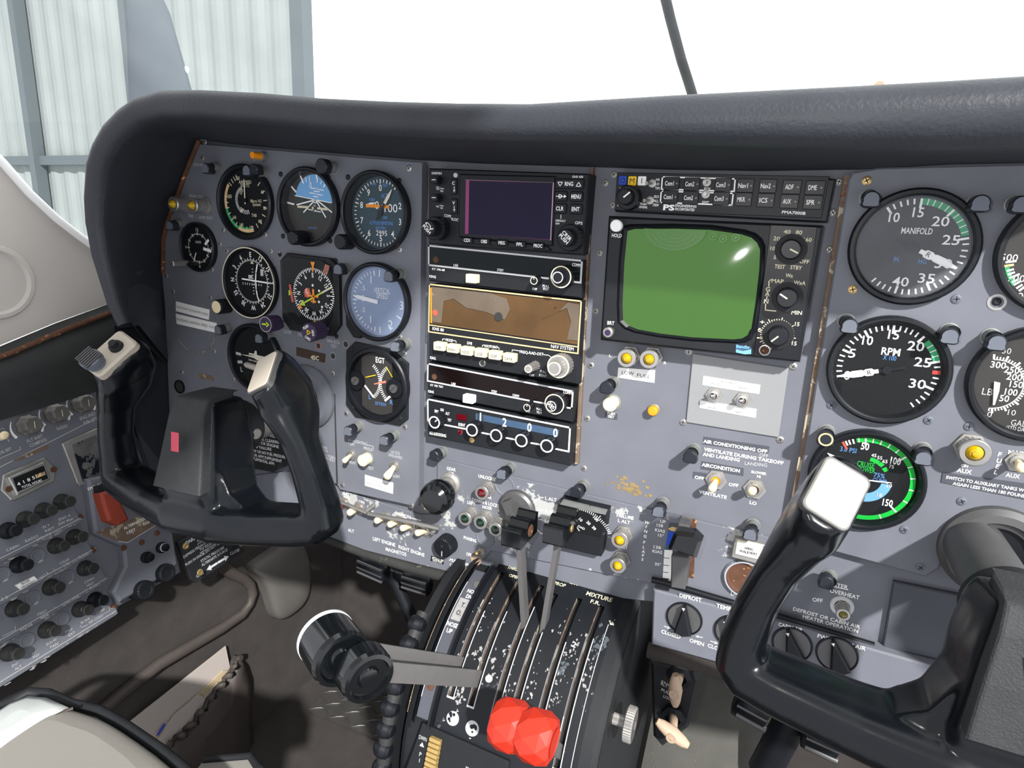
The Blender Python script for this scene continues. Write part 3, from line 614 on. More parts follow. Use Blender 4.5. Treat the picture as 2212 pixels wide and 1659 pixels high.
b=MB(); b.prism(quadp([ZD(1075,985),ZD(1110,965),ZD(1340,1270),ZD(1270,1310),ZD(1180,1290),ZD(1085,1130)],.004),0,.004,'black_worn',.001); b.build('lower_lug',t)
# turn coordinator
c=Vector((-.2024,.0080,0)); t,d=gauge('turn_coordinator','black turn coordinator partly hidden by the left control wheel','gauge',c,.0405,.008,.0365,.0345)
w=.0015
d.line([P(*ZC(950,1290),w),P(*ZC(985,1300),w)],.0034,w,'whitegrey'); d.line([P(*ZC(970,1393),w),P(*ZC(1002,1393),w)],.0034,w,'whitegrey')
d.text('L',P(*ZC(1007,1482),w),.0055,w,'white',0); d.text('TURN COORDINATOR',P(*ZC(1170,1385),w),.0022,w,'white',-4,.022)
d.build('dial',t); b=MB(); wn=.0028
b.add([(q.x,q.y,wn) for q in (P(*ZC(990,1300),wn),P(*ZC(1150,1320),wn),P(*ZC(1165,1258),wn),P(*ZC(1185,1262),wn),P(*ZC(1190,1310),wn),P(*ZC(1300,1335),wn),P(*ZC(1300,1350),wn),P(*ZC(1195,1375),wn),P(*ZC(1150,1345),wn))],[tuple(range(9))],'tan_needle'); b.line([P(*ZC(1100,1295),wn),P(*ZC(1150,1305),wn)],.002,wn,'tan_needle'); b.build('miniature_aircraft',t)
b=MB(); p0,p1=P(*ZC(1045,1420),.002),P(*ZC(1320,1490),.002); b.tube([p0,p0.lerp(p1,.1),p0.lerp(p1,.5)+Vector((0,-.001,0)),p0.lerp(p1,.9),p1],[.0020,.0038,.0040,.0038,.002],'trim_white',12); b.build('slip_tube',t)
# horizontal situation indicator
co=[ZD(*p) for p in ((245,105),(850,182),(975,310),(990,1130),(880,1280),(290,1190),(185,1020),(150,220))]
pts=quadp(co,.006); cx=sum(p[0] for p in pts)/8; cy=sum(p[1] for p in pts)/8; t=thing('heading_indicator','black octagonal heading indicator with lime course arrow and red flags','gauge',(cx,cy,0))
inn=quadp([ZD(*p) for p in ((235,225),(360,165),(820,215),(925,330),(930,1000),(850,1140),(450,1110),(235,870))],.002)
b=MB(); n=8
b.prism(pts,0,.0055,'black_matte',.0008,'black_matte'); b.build('case',t)
c=P(*ZD(632,690),.0065); c=Vector((c.x,c.y,0)); w=.0066
d=MB(); d.prism(inn,.0055,.0064,'black_face')
for k in range(72): d.tick(c,k*5,.0258 if k%2 else .0238,.0282,.0011,w,'white')
for i,s in enumerate(('E','12','15','S','21','24','W','30','33','N','3','6')):
    a=i*30; r=math.radians(a); d.text(s,(c.x+.0205*math.sin(r),c.y+.0205*math.cos(r)),.0048,w,'white',-a,None,.02,.8)
for x,y in ((620,562),(708,795),(752,866),(710,640)): d.disc(P(*ZD(x,y),w),.0014,w,'white',12)
d.build('compass_card',t)
b=MB(); wn=.0082; s0,s1=P(*ZD(885,590),wn),P(*ZD(440,840),wn)
b.line([s0,s0.lerp(s1,.3)],.0020,wn,'cream'); b.line([s0.lerp(s1,.3),s0.lerp(s1,.92)],.0017,wn,'lime'); dd=(s1-s0).normalized(); ee=Vector((-dd.y,dd.x,0)); q=s0.lerp(s1,.86); b.add([q+ee*.0035,q-ee*.0035,s1],[(0,1,2)],'lime'); b.build('course_arrow',t)
b=MB()
b.add([P(*ZD(*p),wn+.0004) for p in ((588,232),(650,235),(635,290),(628,372),(612,372),(608,290))],[(5,4,3,2,1,0)],'orange')
b.build('heading_pointer',t); b=MB(); b.add([P(*ZD(*p),wn+.0004) for p in ((440,820),(475,885),(410,885))],[(0,1,2)],'orange'); b.disc(P(*ZD(650,1082),wn),.0018,wn,'yellow',10); b.build('heading_bug',t)
b=MB(); b.line([P(*ZD(632,630),wn),P(*ZD(640,795),wn)],.0026,wn+.0006,'orange'); b.line([P(*ZD(570,705),wn),P(*ZD(695,722),wn)],.0022,wn+.0006,'orange'); b.line([P(*ZD(610,785),wn),P(*ZD(665,792),wn)],.0018,wn+.0006,'orange'); b.build('miniature_aircraft',t)
b=MB(); b.add([P(*ZD(*p),wn) for p in ((285,550),(310,548),(355,795),(325,800))],[(0,3,2,1)],'flag_red'); b.add([P(*ZD(*p),wn-.0002) for p in ((282,625),(350,670),(285,705))],[(0,2,1)],'lime'); b.build('glideslope_flag',t)
b=MB(); b.add([P(*ZD(*p),wn) for p in ((525,598),(570,600),(595,680),(560,738),(510,720),(497,655))],[tuple(range(5,-1,-1))],'flag_red'); b.text('NAV',P(*ZD(548,668),wn),.004,wn+.0003,'white',-62,.0085); b.build('nav_flag',t)
b=MB(); b.add([P(*ZD(*p),wn) for p in ((800,262),(862,290),(820,415),(760,380))],[(0,3,2,1)],'salmon'); b.text('HDG',P(*ZD(812,338),wn),.0042,wn+.0003,'ink',58,.010); b.build('heading_flag',t)
b=MB(); b.poly(inn,.0100,'glass'); b.build('glass',t)
for nm,sh,hd,bs in (('course_knob',(270,1050),(55,1100),None),('card_knob',(900,1160),(580,1215),None)):
    pass
b=MB(); o=P(*ZC(1545,905),0); b.lathe([(.0018,0),(.0018,.018)],o,'metal',n=12); b.lathe([(.0085,.014),(.0092,.030),(.0085,.031),(0,.031)],o,'purple_knob',n=36,star=(18,.05)); wn=.0313
b.ring((o.x,o.y),.0078,.0084,wn,'whitegrey'); b.line([(o.x-.0045,o.y-.0),(o.x+.002,o.y)],.0016,wn,'lime'); b.add([(o.x+.0012,o.y+.0032,wn),(o.x+.0012,o.y-.0032,wn),(o.x+.0055,o.y,wn)],[(0,1,2)],'lime'); b.build('course_knob',t)
b=MB(); o=P(*ZD(880,1165),0); b.lathe([(.0018,0),(.0018,.022)],o,'metal',n=12); b.lathe([(.0095,.016),(.0102,.034),(.0095,.035),(0,.035)],o,'purple_knob',n=36,star=(18,.05)); wn=.0353
b.text('PUSH',(o.x-.003,o.y+.0052),.0030,wn,'white',30,.0075,.02); b.text('CARD',(o.x-.001,o.y-.0062),.0030,wn,'white',-25,.008,.02); b.text('HDG',(o.x+.0062,o.y),.0030,wn,'white',-80,.006,.02)
for a0 in range(3): 
    r=math.radians(a0*120-90); r2=math.radians(a0*120+30); b.line([(o.x+.003*math.sin(r+PI),o.y+.003*math.cos(r+PI)),(o.x+.003*math.sin(r2+PI),o.y+.003*math.cos(r2+PI))],.0009,wn,'yellow')
b.build('card_knob',t)
# exhaust gas temperature gauge
co=[ZE(*p) for p in ((555,82),(900,150),(1065,290),(1060,825),(985,885),(560,800),(470,680),(475,165))]
pts=quadp(co,.003); cx=sum(p[0] for p in pts)/8; cy=sum(p[1] for p in pts)/8; t=thing('exhaust_temperature_gauge','black octagonal EGT gauge with two crossing scales','gauge',(cx,cy,0))
b=MB(); b.prism(pts,.0002,.003,'black_matte',.0006); b.build('flange',t)
c=P(*ZE(762,490),.008); c=Vector((c.x,c.y,0))
b=MB(); b.lathe([(.0395,.003),(.0395,.009),(.038,.0102),(.0352,.0102),(.0335,.0042)],c,'black',n=56); b.build('bezel',t)
d=MB(); w=.0042; d.disc(c,.0342,w,'black_face',48); w=.0046
d.prism([P(*ZE(*p),w)[:2] for p in ((622,205),(700,180),(830,175),(915,260),(918,765),(840,785),(720,765),(630,690))],.0042,w,'face_grey'); w=.0050
d.text('EGT',P(*ZE(802,258),w),.0060,w,'white',0,.0115,.02); d.text('L',P(*ZE(703,608),w),.0048,w,'text_blue',0); d.text('R',P(*ZE(910,660),w),.0048,w,'text_blue',0); d.text('25°F/DIV',P(*ZE(806,675),w),.0034,w,'text_blue',0,.0145)
for a,bq in (((738,310),(850,605)),((860,350),(745,600))):
    pass
def arc3(a,b_,c_):
    ax,ay,bx,by,cx,cy=a.x,a.y,b_.x,b_.y,c_.x,c_.y; D=2*(ax*(by-cy)+bx*(cy-ay)+cx*(ay-by))
    return Vector((((ax*ax+ay*ay)*(by-cy)+(bx*bx+by*by)*(cy-ay)+(cx*cx+cy*cy)*(ay-by))/D,((ax*ax+ay*ay)*(cx-bx)+(bx*bx+by*by)*(ax-cx)+(cx*cx+cy*cy)*(bx-ax))/D,0))
for q3 in (((738,310),(800,460),(745,605)),((862,335),(803,475),(858,628))):
    p3=[P(*ZE(*q_),w) for q_ in q3]; o3=arc3(*p3); r3=(p3[0]-o3).xy.length; A0,A1=ang(o3,p3[0]),ang(o3,p3[2])
    if A1-A0>180: A1-=360
    if A0-A1>180: A1+=360
    for k in range(19): d.tick(o3,A0+(A1-A0)*k/18,r3-.0019,r3+.0019,.0009,w+.0001*(q3[0][0]>800),'white')
for k in range(19): pass
d.add([P(*ZE(*p),w+.0001) for p in ((740,480),(855,450),(858,475),(745,490))],[(0,3,2,1)],'salmon'); d.build('dial',t)
b=MB(); wn=.0062; b.line([P(*ZE(660,505),wn),P(*ZE(735,605),wn)],.0022,wn,'white'); b.line([P(*ZE(912,590),wn),P(*ZE(852,640),wn)],.0024,wn,'white'); b.line([P(*ZE(665,420),wn),P(*ZE(755,400),wn)],.0010,wn,'yellow'); b.line([P(*ZE(862,325),wn),P(*ZE(915,415),wn)],.0010,wn,'yellow'); b.build('needles',t)
for x,y in ((575,450),(940,525)):
    b=MB(); p=P(*ZE(x,y),.006); q=Vector((p.x,p.y,.0045)); b.lathe([(.0102,0),(.0102,.0028),(0,.0028)],q,'black',n=32); b.lathe([(.0046,.0028),(.0046,.0048),(0,.0048)],q,'gunmetal',n=24); b.tick((q.x,q.y),40,-.004,.004,.0009,q.z+.005,'ink'); b.build('adjuster',t)
b=MB(); b.disc(c,.0356,.0085,'glass',48); b.build('glass',t)
screws(t,[ZE(*p) for p in ((527,158),(987,255),(545,708),(995,812))],.003,'black')
# screws of the flight panel
screws(fpanel,[ZA(540,285),ZA(570,92),ZA(790,1140),ZA(1290,1200),ZA(750,1310),ZA(830,1395),ZA(1360,1395),ZA(1455,1425),ZC(108,365),ZC(190,555),ZC(635,620),ZC(655,290),ZC(680,1265),ZC(295,1515),ZC(910,1600)],0,'dull')
screws(fpanel,[ZB(45,320),ZB(1470,480) if 0 else ZB(80,1245),ZB(760,370),ZB(785,1315),ZB(1050,365),ZB(1815,420),ZB(860,1610),ZB(30,1515),ZD(945,215),ZD(955,1275),ZD(190,1130)],0,'black')
screws(fpanel,[ZB(1962,232),ZB(1820,1445),ZD(1850,1290),ZD(1915,1520),ZE(352,385),ZE(480,765),ZE(1040,895),ZE(443,1450),ZE(1103,1645)],0,'bright')
# ---- printed lettering and marks of the flight panel
b=MB(); w=.0003
for s,a,e,h,z in (('GPS OBS',(432,362),(560,368),8,ZA),('A/P',(1140,248),(1200,250),7.5,ZA),('OFF',(1140,300),(1215,302),7.5,ZA),('PUSH TEST',(385,738),(555,750),8,ZA),('TAB',(365,972),(425,978),8,ZA),('LOW VOLT',(498,990),(662,1005),8,ZA)): b.ptext(s,*z(*a),*z(*e),h*.75,w,'whitegrey')
for s,a,e,h in (('OUTER',(1510,1030),(1600,1042),7),): b.ptext(s,*ZC(*a),*ZC(*e),h,w,'whitegrey')
for s,a,e,h in (('MIDDLE',(412,1250),(540,1275),6.5),('INNER',(640,1290),(745,1312),6.5),('MKR BCN',(825,1340),(997,1370),7),('TEST',(875,1412),(958,1425),7)): b.ptext(s,*ZD(*a),*ZD(*e),h,w,'whitegrey')
for s,a,e,h in (('LIGHTING',(560,1030),(678,1062),6.5),('DAY',(515,1055),(560,1065),6.5),('PRESS',(645,1095),(725,1115),6.5),('NIGHT',(497,1225),(572,1245),6.5),('TO TEST',(632,1270),(740,1298),6.5),('LH DG',(905,1130),(988,1148),6.5),('UNSLAVED',(880,1158),(1012,1192),6.5),('NORM',(918,1362),(988,1372),6.5),('OXYGEN',(190,1068),(292,1098),5.5),('REMOVED',(190,1100),(300,1130),5.5),('SURE. OXYGEN',(180,1130),(370,1195),5.5),('INDICATOR ONLY',(180,1160),(370,1222),5.5)): b.ptext(s,*ZE(*a),*ZE(*e),h,w,'whitegrey')
b.line([P(*ZE(502,1048)),P(*ZE(502,1015)),P(*ZE(555,1030))],.0006,w,'whitegrey'); b.line([P(*ZE(680,1065)),P(*ZE(737,1080)),P(*ZE(735,1118))],.0006,w,'whitegrey')
b.build('lettering',fpanel)
b=MB(); b.ring(P(*ZC(430,910)),.0385,.0393,.0004,'edge_worn',60,330,40); b.ring(P(*ZC(430,910)),.0355,.0385,.0003,'paint',0,360,48); b.build('blanking_ring',fpanel)
b=MB(); b.prism(quadp([(722,850),(724,852),(730,1045),(727,1046)],0),0,.0005,'ink'); b.build('seam',fpanel)
for x,y,r in ((1090,1390,.0045),(910,1555,.0045)):
    b=MB(); p=P(*ZD(x,y)); b.lathe([(r,0),(r,.0006),(r*.75,.0008),(r*.7,.0002)],p,'paint_pale',n=20); b.disc(p,r*.7,.0003,'ink',18); b.build('screw_hole',fpanel)
b=MB(); p=P(*ZE(212,120)); b.lathe([(.004,0),(.0035,.0006),(.003,.0002)],p,'salmon',n=18); b.disc(p,.003,.0003,'ink',16); b.build('screw_hole',fpanel)
b=MB(); b.disc(P(*XC(772,535)),.0085,.0004,'ink',28); b.lathe([(.0088,0),(.0088,.002),(.0075,.002)],P(*XC(772,535)),'black_gloss',n=28); tag(b.build('black_plug',org=P(*XC(772,535))),'glossy black plug button low on the left panel edge','plug')
b=MB(); b.prism(quadp([ZC(490,1525),ZC(682,1565),ZC(678,1625),ZC(488,1585)],0),0,.0003,'edge_worn'); tag(b.build('tape_residue',org=P(*ZC(585,1575))),'brown strip of tape residue on the left panel','tape')
# placards
plac('placard','white strip reading NO FLIGHT IN KNOWN ICING',[ZC(220,668),ZC(622,768),ZC(612,890),ZC(220,785)],.0004,'placard',[('NO FLIGHT IN KNOWN ICING',ZC(232,732),ZC(602,828),5.2)])
plac('placard','white strip reading INCREASE LANDING SPEED 15 KT',[ZC(218,815),ZC(708,930),ZC(700,1045),ZC(230,938)],.0004,'placard',[('INCREASE LANDING SPEED 15 KT',ZC(232,880),ZC(690,985),5.2)])
plac('placard','white sticker about navigation lights under the left toggle switches',[ZE(655,1352),ZE(925,1430),ZE(922,1535),ZE(655,1455)],0,'placard',[('NAVIGATION LIGHTS MUST',ZE(672,1392),ZE(882,1452),4.6),('REMAIN ON FOR ADS - B OUT',ZE(664,1428),ZE(895,1490),4.6)])
plac('placard','small brown plate with cream lettering 45C beside the right grip of the left wheel',[(640,750),(702,765),(700,783.5),(640,768)],0,'brown_placard',[('45C',ZE(138,228),ZE(215,240),9.5)],'cream',.001,bold=.03)
plac('placard','black placard with white fuel pump warning text behind the left wheel',[(505,900),(600,930),(664,985),(590,1020),(505,1005)],.0003,'black_matte',[('ON TAKEOFF',XC(1420,905),XC(1555,940),6),('FOR VAPOR CLEARING',XC(1300,935),XC(1570,982),6),('HIGH FOR ENGINE',XC(1330,965),XC(1556,1015),6),('PUMP FAILURE',XC(1330,1005),XC(1498,1035),6),('LOW OR NO FUEL PRESSURE',XC(1330,1040),XC(1610,1098),6),('POH OR AFM SUPPLEMENT',XC(1300,1065),XC(1580,1130),6),('OR SUPPLEMENTAL AFM',XC(1280,1090),XC(1518,1150),6)],'white')
# shaft collar cover left
b=MB(); cL=P(668,856,0); b.lathe([(.037,0),(.0365,.004),(.032,.011),(.025,.014),(.0235,.010)],cL,'paint',n=48); b.disc((cL.x,cL.y),.024,.0105,'black',32); sc=tag(b.build('shaft_collar',org=cL),'rounded blue-grey collar where the left wheel shaft enters the panel','collar')
b=MB(); p=P(*ZE(158,612),.010); b.lathe([(.0042,0),(.0040,.002),(.0030,.002)],Vector((p.x,p.y,.0095)),'edge_worn',n=18); b.disc(p,.0031,.0112,'ink',16); b.build('screw_hole',sc)
# ================================================================ radio stack
WR=.006
def unit(name,label,cat,corners,w=WR,m='black_radio',r=.002,back=-.0098,bev=.0012):
    pts=quadp(corners,w); c=sum((Vector((p[0],p[1],0)) for p in pts),Vector())/4; t=thing(name,label,cat,(c.x,c.y,CPW))
    b=MB(); b.prism(pts,back,w,m,bev); b.build('body',t); return t
def key(t,c,hw,hh,w,m,txt='',tm='white',h=.0028,L=.0022,z=None,name='key',wd=None,dy=0,rot=0,bold=.02,dot=None):
    p=P(*c,w); b=MB(); b.rbox(p.x,p.y,hw,hh,min(hw,hh)*.25,w-.001,w+L,m,min(.0007,L*.3))
    if txt: b.text(txt,(p.x,p.y+dy),h,w+L+.0002,tm,rot,wd,bold)
    if dot: b.lathe([(.0011,0),(.0009,.0004),(0,.0004)],(p.x+dot,p.y,w+L),'gunmetal',n=12)
    b.build(name,t)
def dual(t,base,front,r0,r1,L0,L1,w,m='black',name='tuning_knob',ringm=None,txt=None,n0=22,face=None):
    o=P(*base,w); b=MB()
    b.lathe([(r0,0),(r0,L0-.0008),(r0-.0008,L0),(r1*.9,L0)],o,m,n=n0*2,star=(n0,.05)); 
    if ringm: b.ring((o.x,o.y),r0*.86,r0*.97,w+L0+.0002,ringm)
    k=b.build(name,t); b=MB()
    if r1: 
        b.lathe([(r1,L0),(r1,L1-.0008),(r1-.0008,L1),(0,L1)],o,m,n=36,star=(18,.05))
        if face: b.ring((o.x,o.y),r1*.78,r1*.95,w+L1+.0002,face)
        if txt:
            for s,dy in txt: b.text(s,(o.x+dy*.6,o.y+dy*.6),r1*.42,w+L1+.0003,'white',-42,r1*1.35,.02)
        b.build('inner_knob',k)
    return k
# ---- GPS navigator
w=.010; t=unit('gps_navigator','black GPS radio with a large dark purple screen atop the stack','radio',[(925.5,363),(1273,375),(1259,551),(925.5,527)],w)
b=MB(); b.prism(quadp([ZG(600,190),ZG(1692,215),ZG(1660,1010),ZG(590,905)],w),w,w+.0016,'black',.0010); b.build('screen_frame',t)
b=MB(); b.prism(quadp([ZG(665,255),ZG(1672,290),ZG(1640,940),ZG(655,868)],w+.002),w+.0016,w+.0019,'screen_magenta'); b.prism(quadp([ZG(705,265),ZG(1668,292),ZG(1636,936),ZG(695,871)],w+.002),w+.0018,w+.0022,'screen_purple'); b.line([P(*ZG(1672,290),w),P(*ZG(1640,940),w)],.0006,w+.0024,'whitegrey'); b.line([P(*ZG(665,255),w),P(*ZG(1672,290),w)],.0004,w+.0024,'gunmetal'); b.build('screen',t)
b=MB(); b.prism(quadp([ZG(605,905),ZG(1600,1010),ZG(1650,1060),ZG(1560,1068),ZG(625,972),ZG(595,940)],w),w,w+.0016,'black',.0007); b.build('key_rail',t)
for s,x,y in (('CDI',690,943),('OBS',885,957),('MSG',1085,972),('FPL',1290,990),('PROC',1498,1006)): key(t,ZG(x,y),.0052,.0028,w+.0016,'black',s,h=.0030,wd=.0062 if len(s)<4 else .0082)
key(t,ZG(1850,303),.0128,.0042,w,'black','RNG',h=.0034,wd=.0075)
for s,x,y in (('D',1752,445),('MENU',1930,448),('CLR',1745,583),('ENT',1925,590)): key(t,ZG(x,y),.0056,.0042,w,'black',s,h=.0034,wd=.0085 if len(s)==4 else (.0070 if len(s)>1 else None))
key(t,ZG(537,335),.0030,.0068,w,'black','C',dy=.003); key(t,ZG(540,558),.0030,.0068,w,'black','V',dy=.003)
b=MB(); wt=w+.0026
for x,y,sg in ((1738,302,-1),(1948,308,1)):
    p=P(*ZG(x,y),wt)
    for a,e in (((-1,-.8),(1,-.8)),((1,-.8),(0,1)),((0,1),(-1,-.8))): b.line([(p.x+a[0]*.0022,p.y+sg*a[1]*.0018),(p.x+e[0]*.0022,p.y+sg*e[1]*.0018)],.0006,wt,'white')
p=P(*ZG(1745,443),wt); b.line([(p.x-.004,p.y),(p.x+.004,p.y)],.0006,wt+.0002,'white'); b.add([(p.x+.003,p.y+.0014,wt),(p.x+.0052,p.y,wt),(p.x+.003,p.y-.0014,wt)],[(0,1,2)],'white')
for y0,y1 in ((335,385),(555,605)):
    b.line([P(*ZG(533,y0),wt),P(*ZG(533,y1),wt)],.0006,wt,'white'); q=P(*ZG(533,y1),wt); b.add([(q.x-.0012,q.y+.001,wt),(q.x,q.y-.001,wt),(q.x+.0012,q.y+.001,wt)],[(0,1,2)],'white')
wt=w+.0002
for s,a,e,h in (('GARMIN',(275,177),(390,183),5.2),('GNS 430',(1875,220),(2000,223),5),('COM/',(417,660),(498,672),6),('VLOC',(495,700),(580,712),6),('GPS',(1907,743),(1993,750),6.2),('DEFAULT',(1687,718),(1800,724),4.6),('NAV',(1687,752),(1732,754),4.2),('VOL',(328,358),(365,362),3.6),('PUSH',(370,352),(415,356),2.6),('SQ',(375,380),(408,384),3.6),('PWR',(328,338),(362,340),2.6),('VOL',(325,557),(362,561),3.6),('PUSH',(367,548),(412,552),2.6),('ID',(378,575),(404,578),3.4)): b.ptext(s,*ZG(*a),*ZG(*e),h,wt,'white',.015)
b.line([P(*ZG(1748,655),w),P(*ZG(1748,695),w)],.0005,wt,'white'); b.build('lettering',t)
for x,y in ((360,265),(360,465)):
    b=MB(); o=P(*ZG(x,y),w); b.lathe([(.0040,0),(.0036,.009),(.003,.0094),(0,.0094)],o,'black',n=28,star=(14,.06)); b.line([(o.x-.0018,o.y),(o.x+.0018,o.y)],.0006,w+.0096,'white'); b.build('volume_knob',t)
b=MB(); b.lathe([(.0022,0),(.0020,.0008),(0,.0010)],P(*ZG(550,203),w),'whitegrey',n=20); b.build('light_sensor',t)
dual(t,ZG(375,810),None,.0108,.0074,.011,.022,w,'black',txt=(('PUSH',-.0018),('CV',.0026))); dual(t,ZG(1880,915),None,.0115,.0074,.009,.019,w,'black',txt=(('PUSH',-.0018),('CRSR',.0026)))
# ---- comm radios
def comm(label,corners,Z,win,line1,line2,dot,useT,txts,btn,vol,knob,txtk,dark,btn_m,name='comm_radio'):
    t=unit(name,label,'radio',corners,WR,'black_radio'); w=WR
    b=MB(); b.prism(quadp([Z(*p) for p in win],w),w,w+.0005,dark); b.build('display',t)
    b=MB()
    for l in (line1,line2):
        b.line([P(*Z(*p),w) for p in l],.0016,w+.0008,'whitegrey')
    b.build('frame_line',t)
    b=MB()
    for s,a,e,h in txts: b.ptext(s,*Z(*a),*Z(*e),h,w+.0010,'white',.015)
    b.disc(P(*Z(*dot),w),.0030,w+.0007,'rust',16); b.build('lettering',t)
    key(t,Z(*btn),.0058,.0042,w,btn_m,L=.007,name='transfer_button')
    o=P(*Z(*vol),w); b=MB(); b.lathe([(.0040,0),(.0036,.010),(.003,.0105),(0,.0105)],o,'black',n=28,star=(14,.07)); b.ring((o.x,o.y),.0028,.0035,w+.0107,'cream'); b.tick((o.x,o.y),0,.001,.003,.0007,w+.0107,'cream'); b.build('volume_knob',t)
    dual(t,Z(*knob),None,.0098,.0052,.012,.020,w,'black',ringm='cream',txt=txtk,face='whitegrey')
    screws(t,[Z(*p) for p in ()],w); return t
comm('upper black comm radio with an unlit dark display',[(926,530),(1259,562.5),(1255,645),(926,607)],ZK,[(165,78),(1965,258),(1950,498),(1880,488),(165,286)],[(1880,490),(1962,500),(1978,240),(150,60),(150,290),(1420,432)],[(1490,440),(1575,450)],(232,225),0,[('USE',(440,292),(495,297),5.5),('STBY',(962,347),(1040,356),5.5),('COMM',(1857,284),(1955,295),7),('KY 196-08',(185,335),(335,352),4.6),('KING',(152,422),(230,435),5.5),('PULL',(1505,538),(1585,548),5),('TEST',(1505,573),(1578,583),5),('OFF',(1382,572),(1438,580),5)],(688,450),(1455,470),(1780,425),None,'screen_dark','cream')
comm('lower black comm radio with a dark reddish display and white button',[(923.5,782.6),(1243.5,839.6),(1234.5,913),(923.5,852)],ZL,[(155,165),(1865,470),(1850,665),(155,340)],[(1775,660),(1855,672),(1870,470),(140,140),(135,345),(1345,580)],[(1410,592),(1520,612)],(215,297),0,[('USE',(415,380),(465,388),5.5),('STBY',(893,470),(962,482),5.5),('CHAN',(1145,515),(1222,528),5.5),('COMM',(1752,478),(1848,492),7),('KY 196 TSO',(165,395),(315,420),4.6),('KING',(138,470),(205,482),5.5),('PULL',(1432,680),(1497,692),5),('TEST',(1432,720),(1497,735),5),('OFF',(1302,705),(1355,715),5)],(648,550),(1370,635),(1700,590),(('PULL',-.001),('25K',.0016)),'screen_red_dark','white')
# ---- area navigation radio
w=WR; t=unit('area_navigation_radio','black navigation radio with a cracked peeling amber display','radio',[(927,613),(1257,650),(1248,831),(926,778)],w)
b=MB(); b.prism(quadp([ZK(*p) for p in ((175,548),(1955,740),(1925,1240),(170,985))],w),w,w+.0006,'screen_amber'); b.build('display',t)
b=MB(); b.line([P(*ZK(*p),w) for p in ((160,520),(1970,722),(1930,1345),(150,1085),(160,520))],.0013,w+.0010,'arc_cream'); b.line([P(*ZK(*p),w) for p in ((165,1005),(1925,1265))],.0010,w+.0010,'arc_cream'); b.build('frame_line',t)
b=MB(); b.prism(quadp([ZK(*p) for p in ((180,550),(900,630),(1080,690),(1120,820),(1060,940),(840,850),(600,800),(450,690),(330,720),(300,980),(190,965))],w),w+.0007,w+.0012,'tape_film')
b.prism(quadp([ZK(*p) for p in ((1810,735),(1948,760),(1930,1190),(1800,1180),(1850,960),(1800,800),(1500,940),(1700,850))],w),w+.0007,w+.0013,'tape_film'); b.build('peeling_film',t)
b=MB(); b.disc(P(*ZK(985,905),w),.0042,w+.0016,'ink',20); b.disc(P(*ZK(232,858),w),.0030,w+.0016,'flag_red',16); b.prism(quadp([ZK(*p) for p in ((172,560),(190,562),(188,985),(172,980))],w),w+.0006,w+.0012,'orange'); b.build('display_marks',t)
for s,x,y in (('VOR',305,1253),('RNAV',465,1278),('HOLD',628,1308),('USE',795,1330),('DSP',963,1357),('DATA',1135,1388)): key(t,ZK(x,y),.0062,.0042,w,'cream',s,'ink',.0028,.007,wd=.0080 if len(s)>3 else .0062,bold=0,dy=-.0008)
b=MB(); wt=w+.0003
for s,a,e,h in (('KNS 80',(190,1048),(325,1068),6.5),('NAV SYSTEM',(1605,1258),(1875,1295),7.5),('MODE',(348,1182),(430,1195),6),('DME',(603,1220),(663,1230),6),('WAYPOINT',(805,1255),(968,1275),6),('FREQ-RAD-DST',(1232,1325),(1515,1358),6),('KING',(160,1395),(228,1408),6)): b.ptext(s,*ZK(*a),*ZK(*e),h,wt+.0006,'white',.01)
for l in (((310,1190),(312,1170),(340,1175)),((435,1190),(472,1197),(474,1215)),((785,1262),(790,1245),(803,1247)),((970,1275),(988,1278),(986,1295)),((1142,1320),(1145,1302),(1228,1315)),((1518,1360),(1580,1368),(1615,1398))): b.line([P(*ZK(*p),w) for p in l],.0006,wt,'white')
for s,a,e,h in (('PULL',(1475,230),(1548,245),5),('IDENT',(1462,275),(1553,292),5),('OFF',(1345,275),(1405,283),5)): b.ptext(s,*ZL(*a),*ZL(*e),h,wt,'whitegrey',.0)
b.build('lettering',t)
b=MB(); p=P(*ZL(785,137),w); b.lathe([(.0034,0),(.0030,.0006),(.0024,.0003)],p,'metal_dull',n=18); b.disc(p,.0024,w+.0004,'ink',14); b.build('hex_screw',t)
o=P(*ZL(1420,165),w); b=MB(); b.lathe([(.0050,0),(.0042,.004),(.0040,.017),(.003,.0175),(0,.0175)],o,'metal_dull',n=24,star=(12,.14)); b.ring((o.x,o.y),.0028,.0036,w+.0177,'cream'); b.build('volume_knob',t)
dual(t,ZL(1745,150),None,.0108,.0064,.012,.022,w,'metal_dull',ringm='cream',face='cream')
# ---- transponder
w=WR+.001; t=unit('transponder','black transponder with blue code window at the stack bottom','radio',[(923.5,860),(1238,918),(1232,1007),(923.5,942.6)],w)
b=MB(); b.line([P(*ZL(*p),w) for p in ((170,835),(138,825),(135,565),(1835,905),(1818,1190),(1650,1155))],.0016,w+.0004,'white'); b.line([P(*ZL(*p),w) for p in ((310,865),(610,925))],.0016,w+.0004,'white')
for l in (((755,960),(900,990)),((1045,1020),(1200,1052)),((1340,1082),(1505,1112))): b.line([P(*ZL(*p),w) for p in l],.0016,w+.0004,'white')
b.build('frame_line',t)
b=MB(); b.prism(quadp([ZL(*p) for p in ((610,670),(705,700),(1720,905),(1820,1185),(1640,1155),(640,935))],w),w,w+.0003,'black_matte'); b.build('recess',t)
b=MB(); b.prism(quadp([ZL(*p) for p in ((710,733),(1705,930),(1690,1012),(708,808))],w),w+.0003,w+.0007,'scale_blue')
for s,x,y in (('1',768,775),('2',1055,840),('0',1352,900),('0',1662,965)): b.text(s,P(*ZL(x,y),w),.0085,w+.0010,'white',0,None,.02,.8)
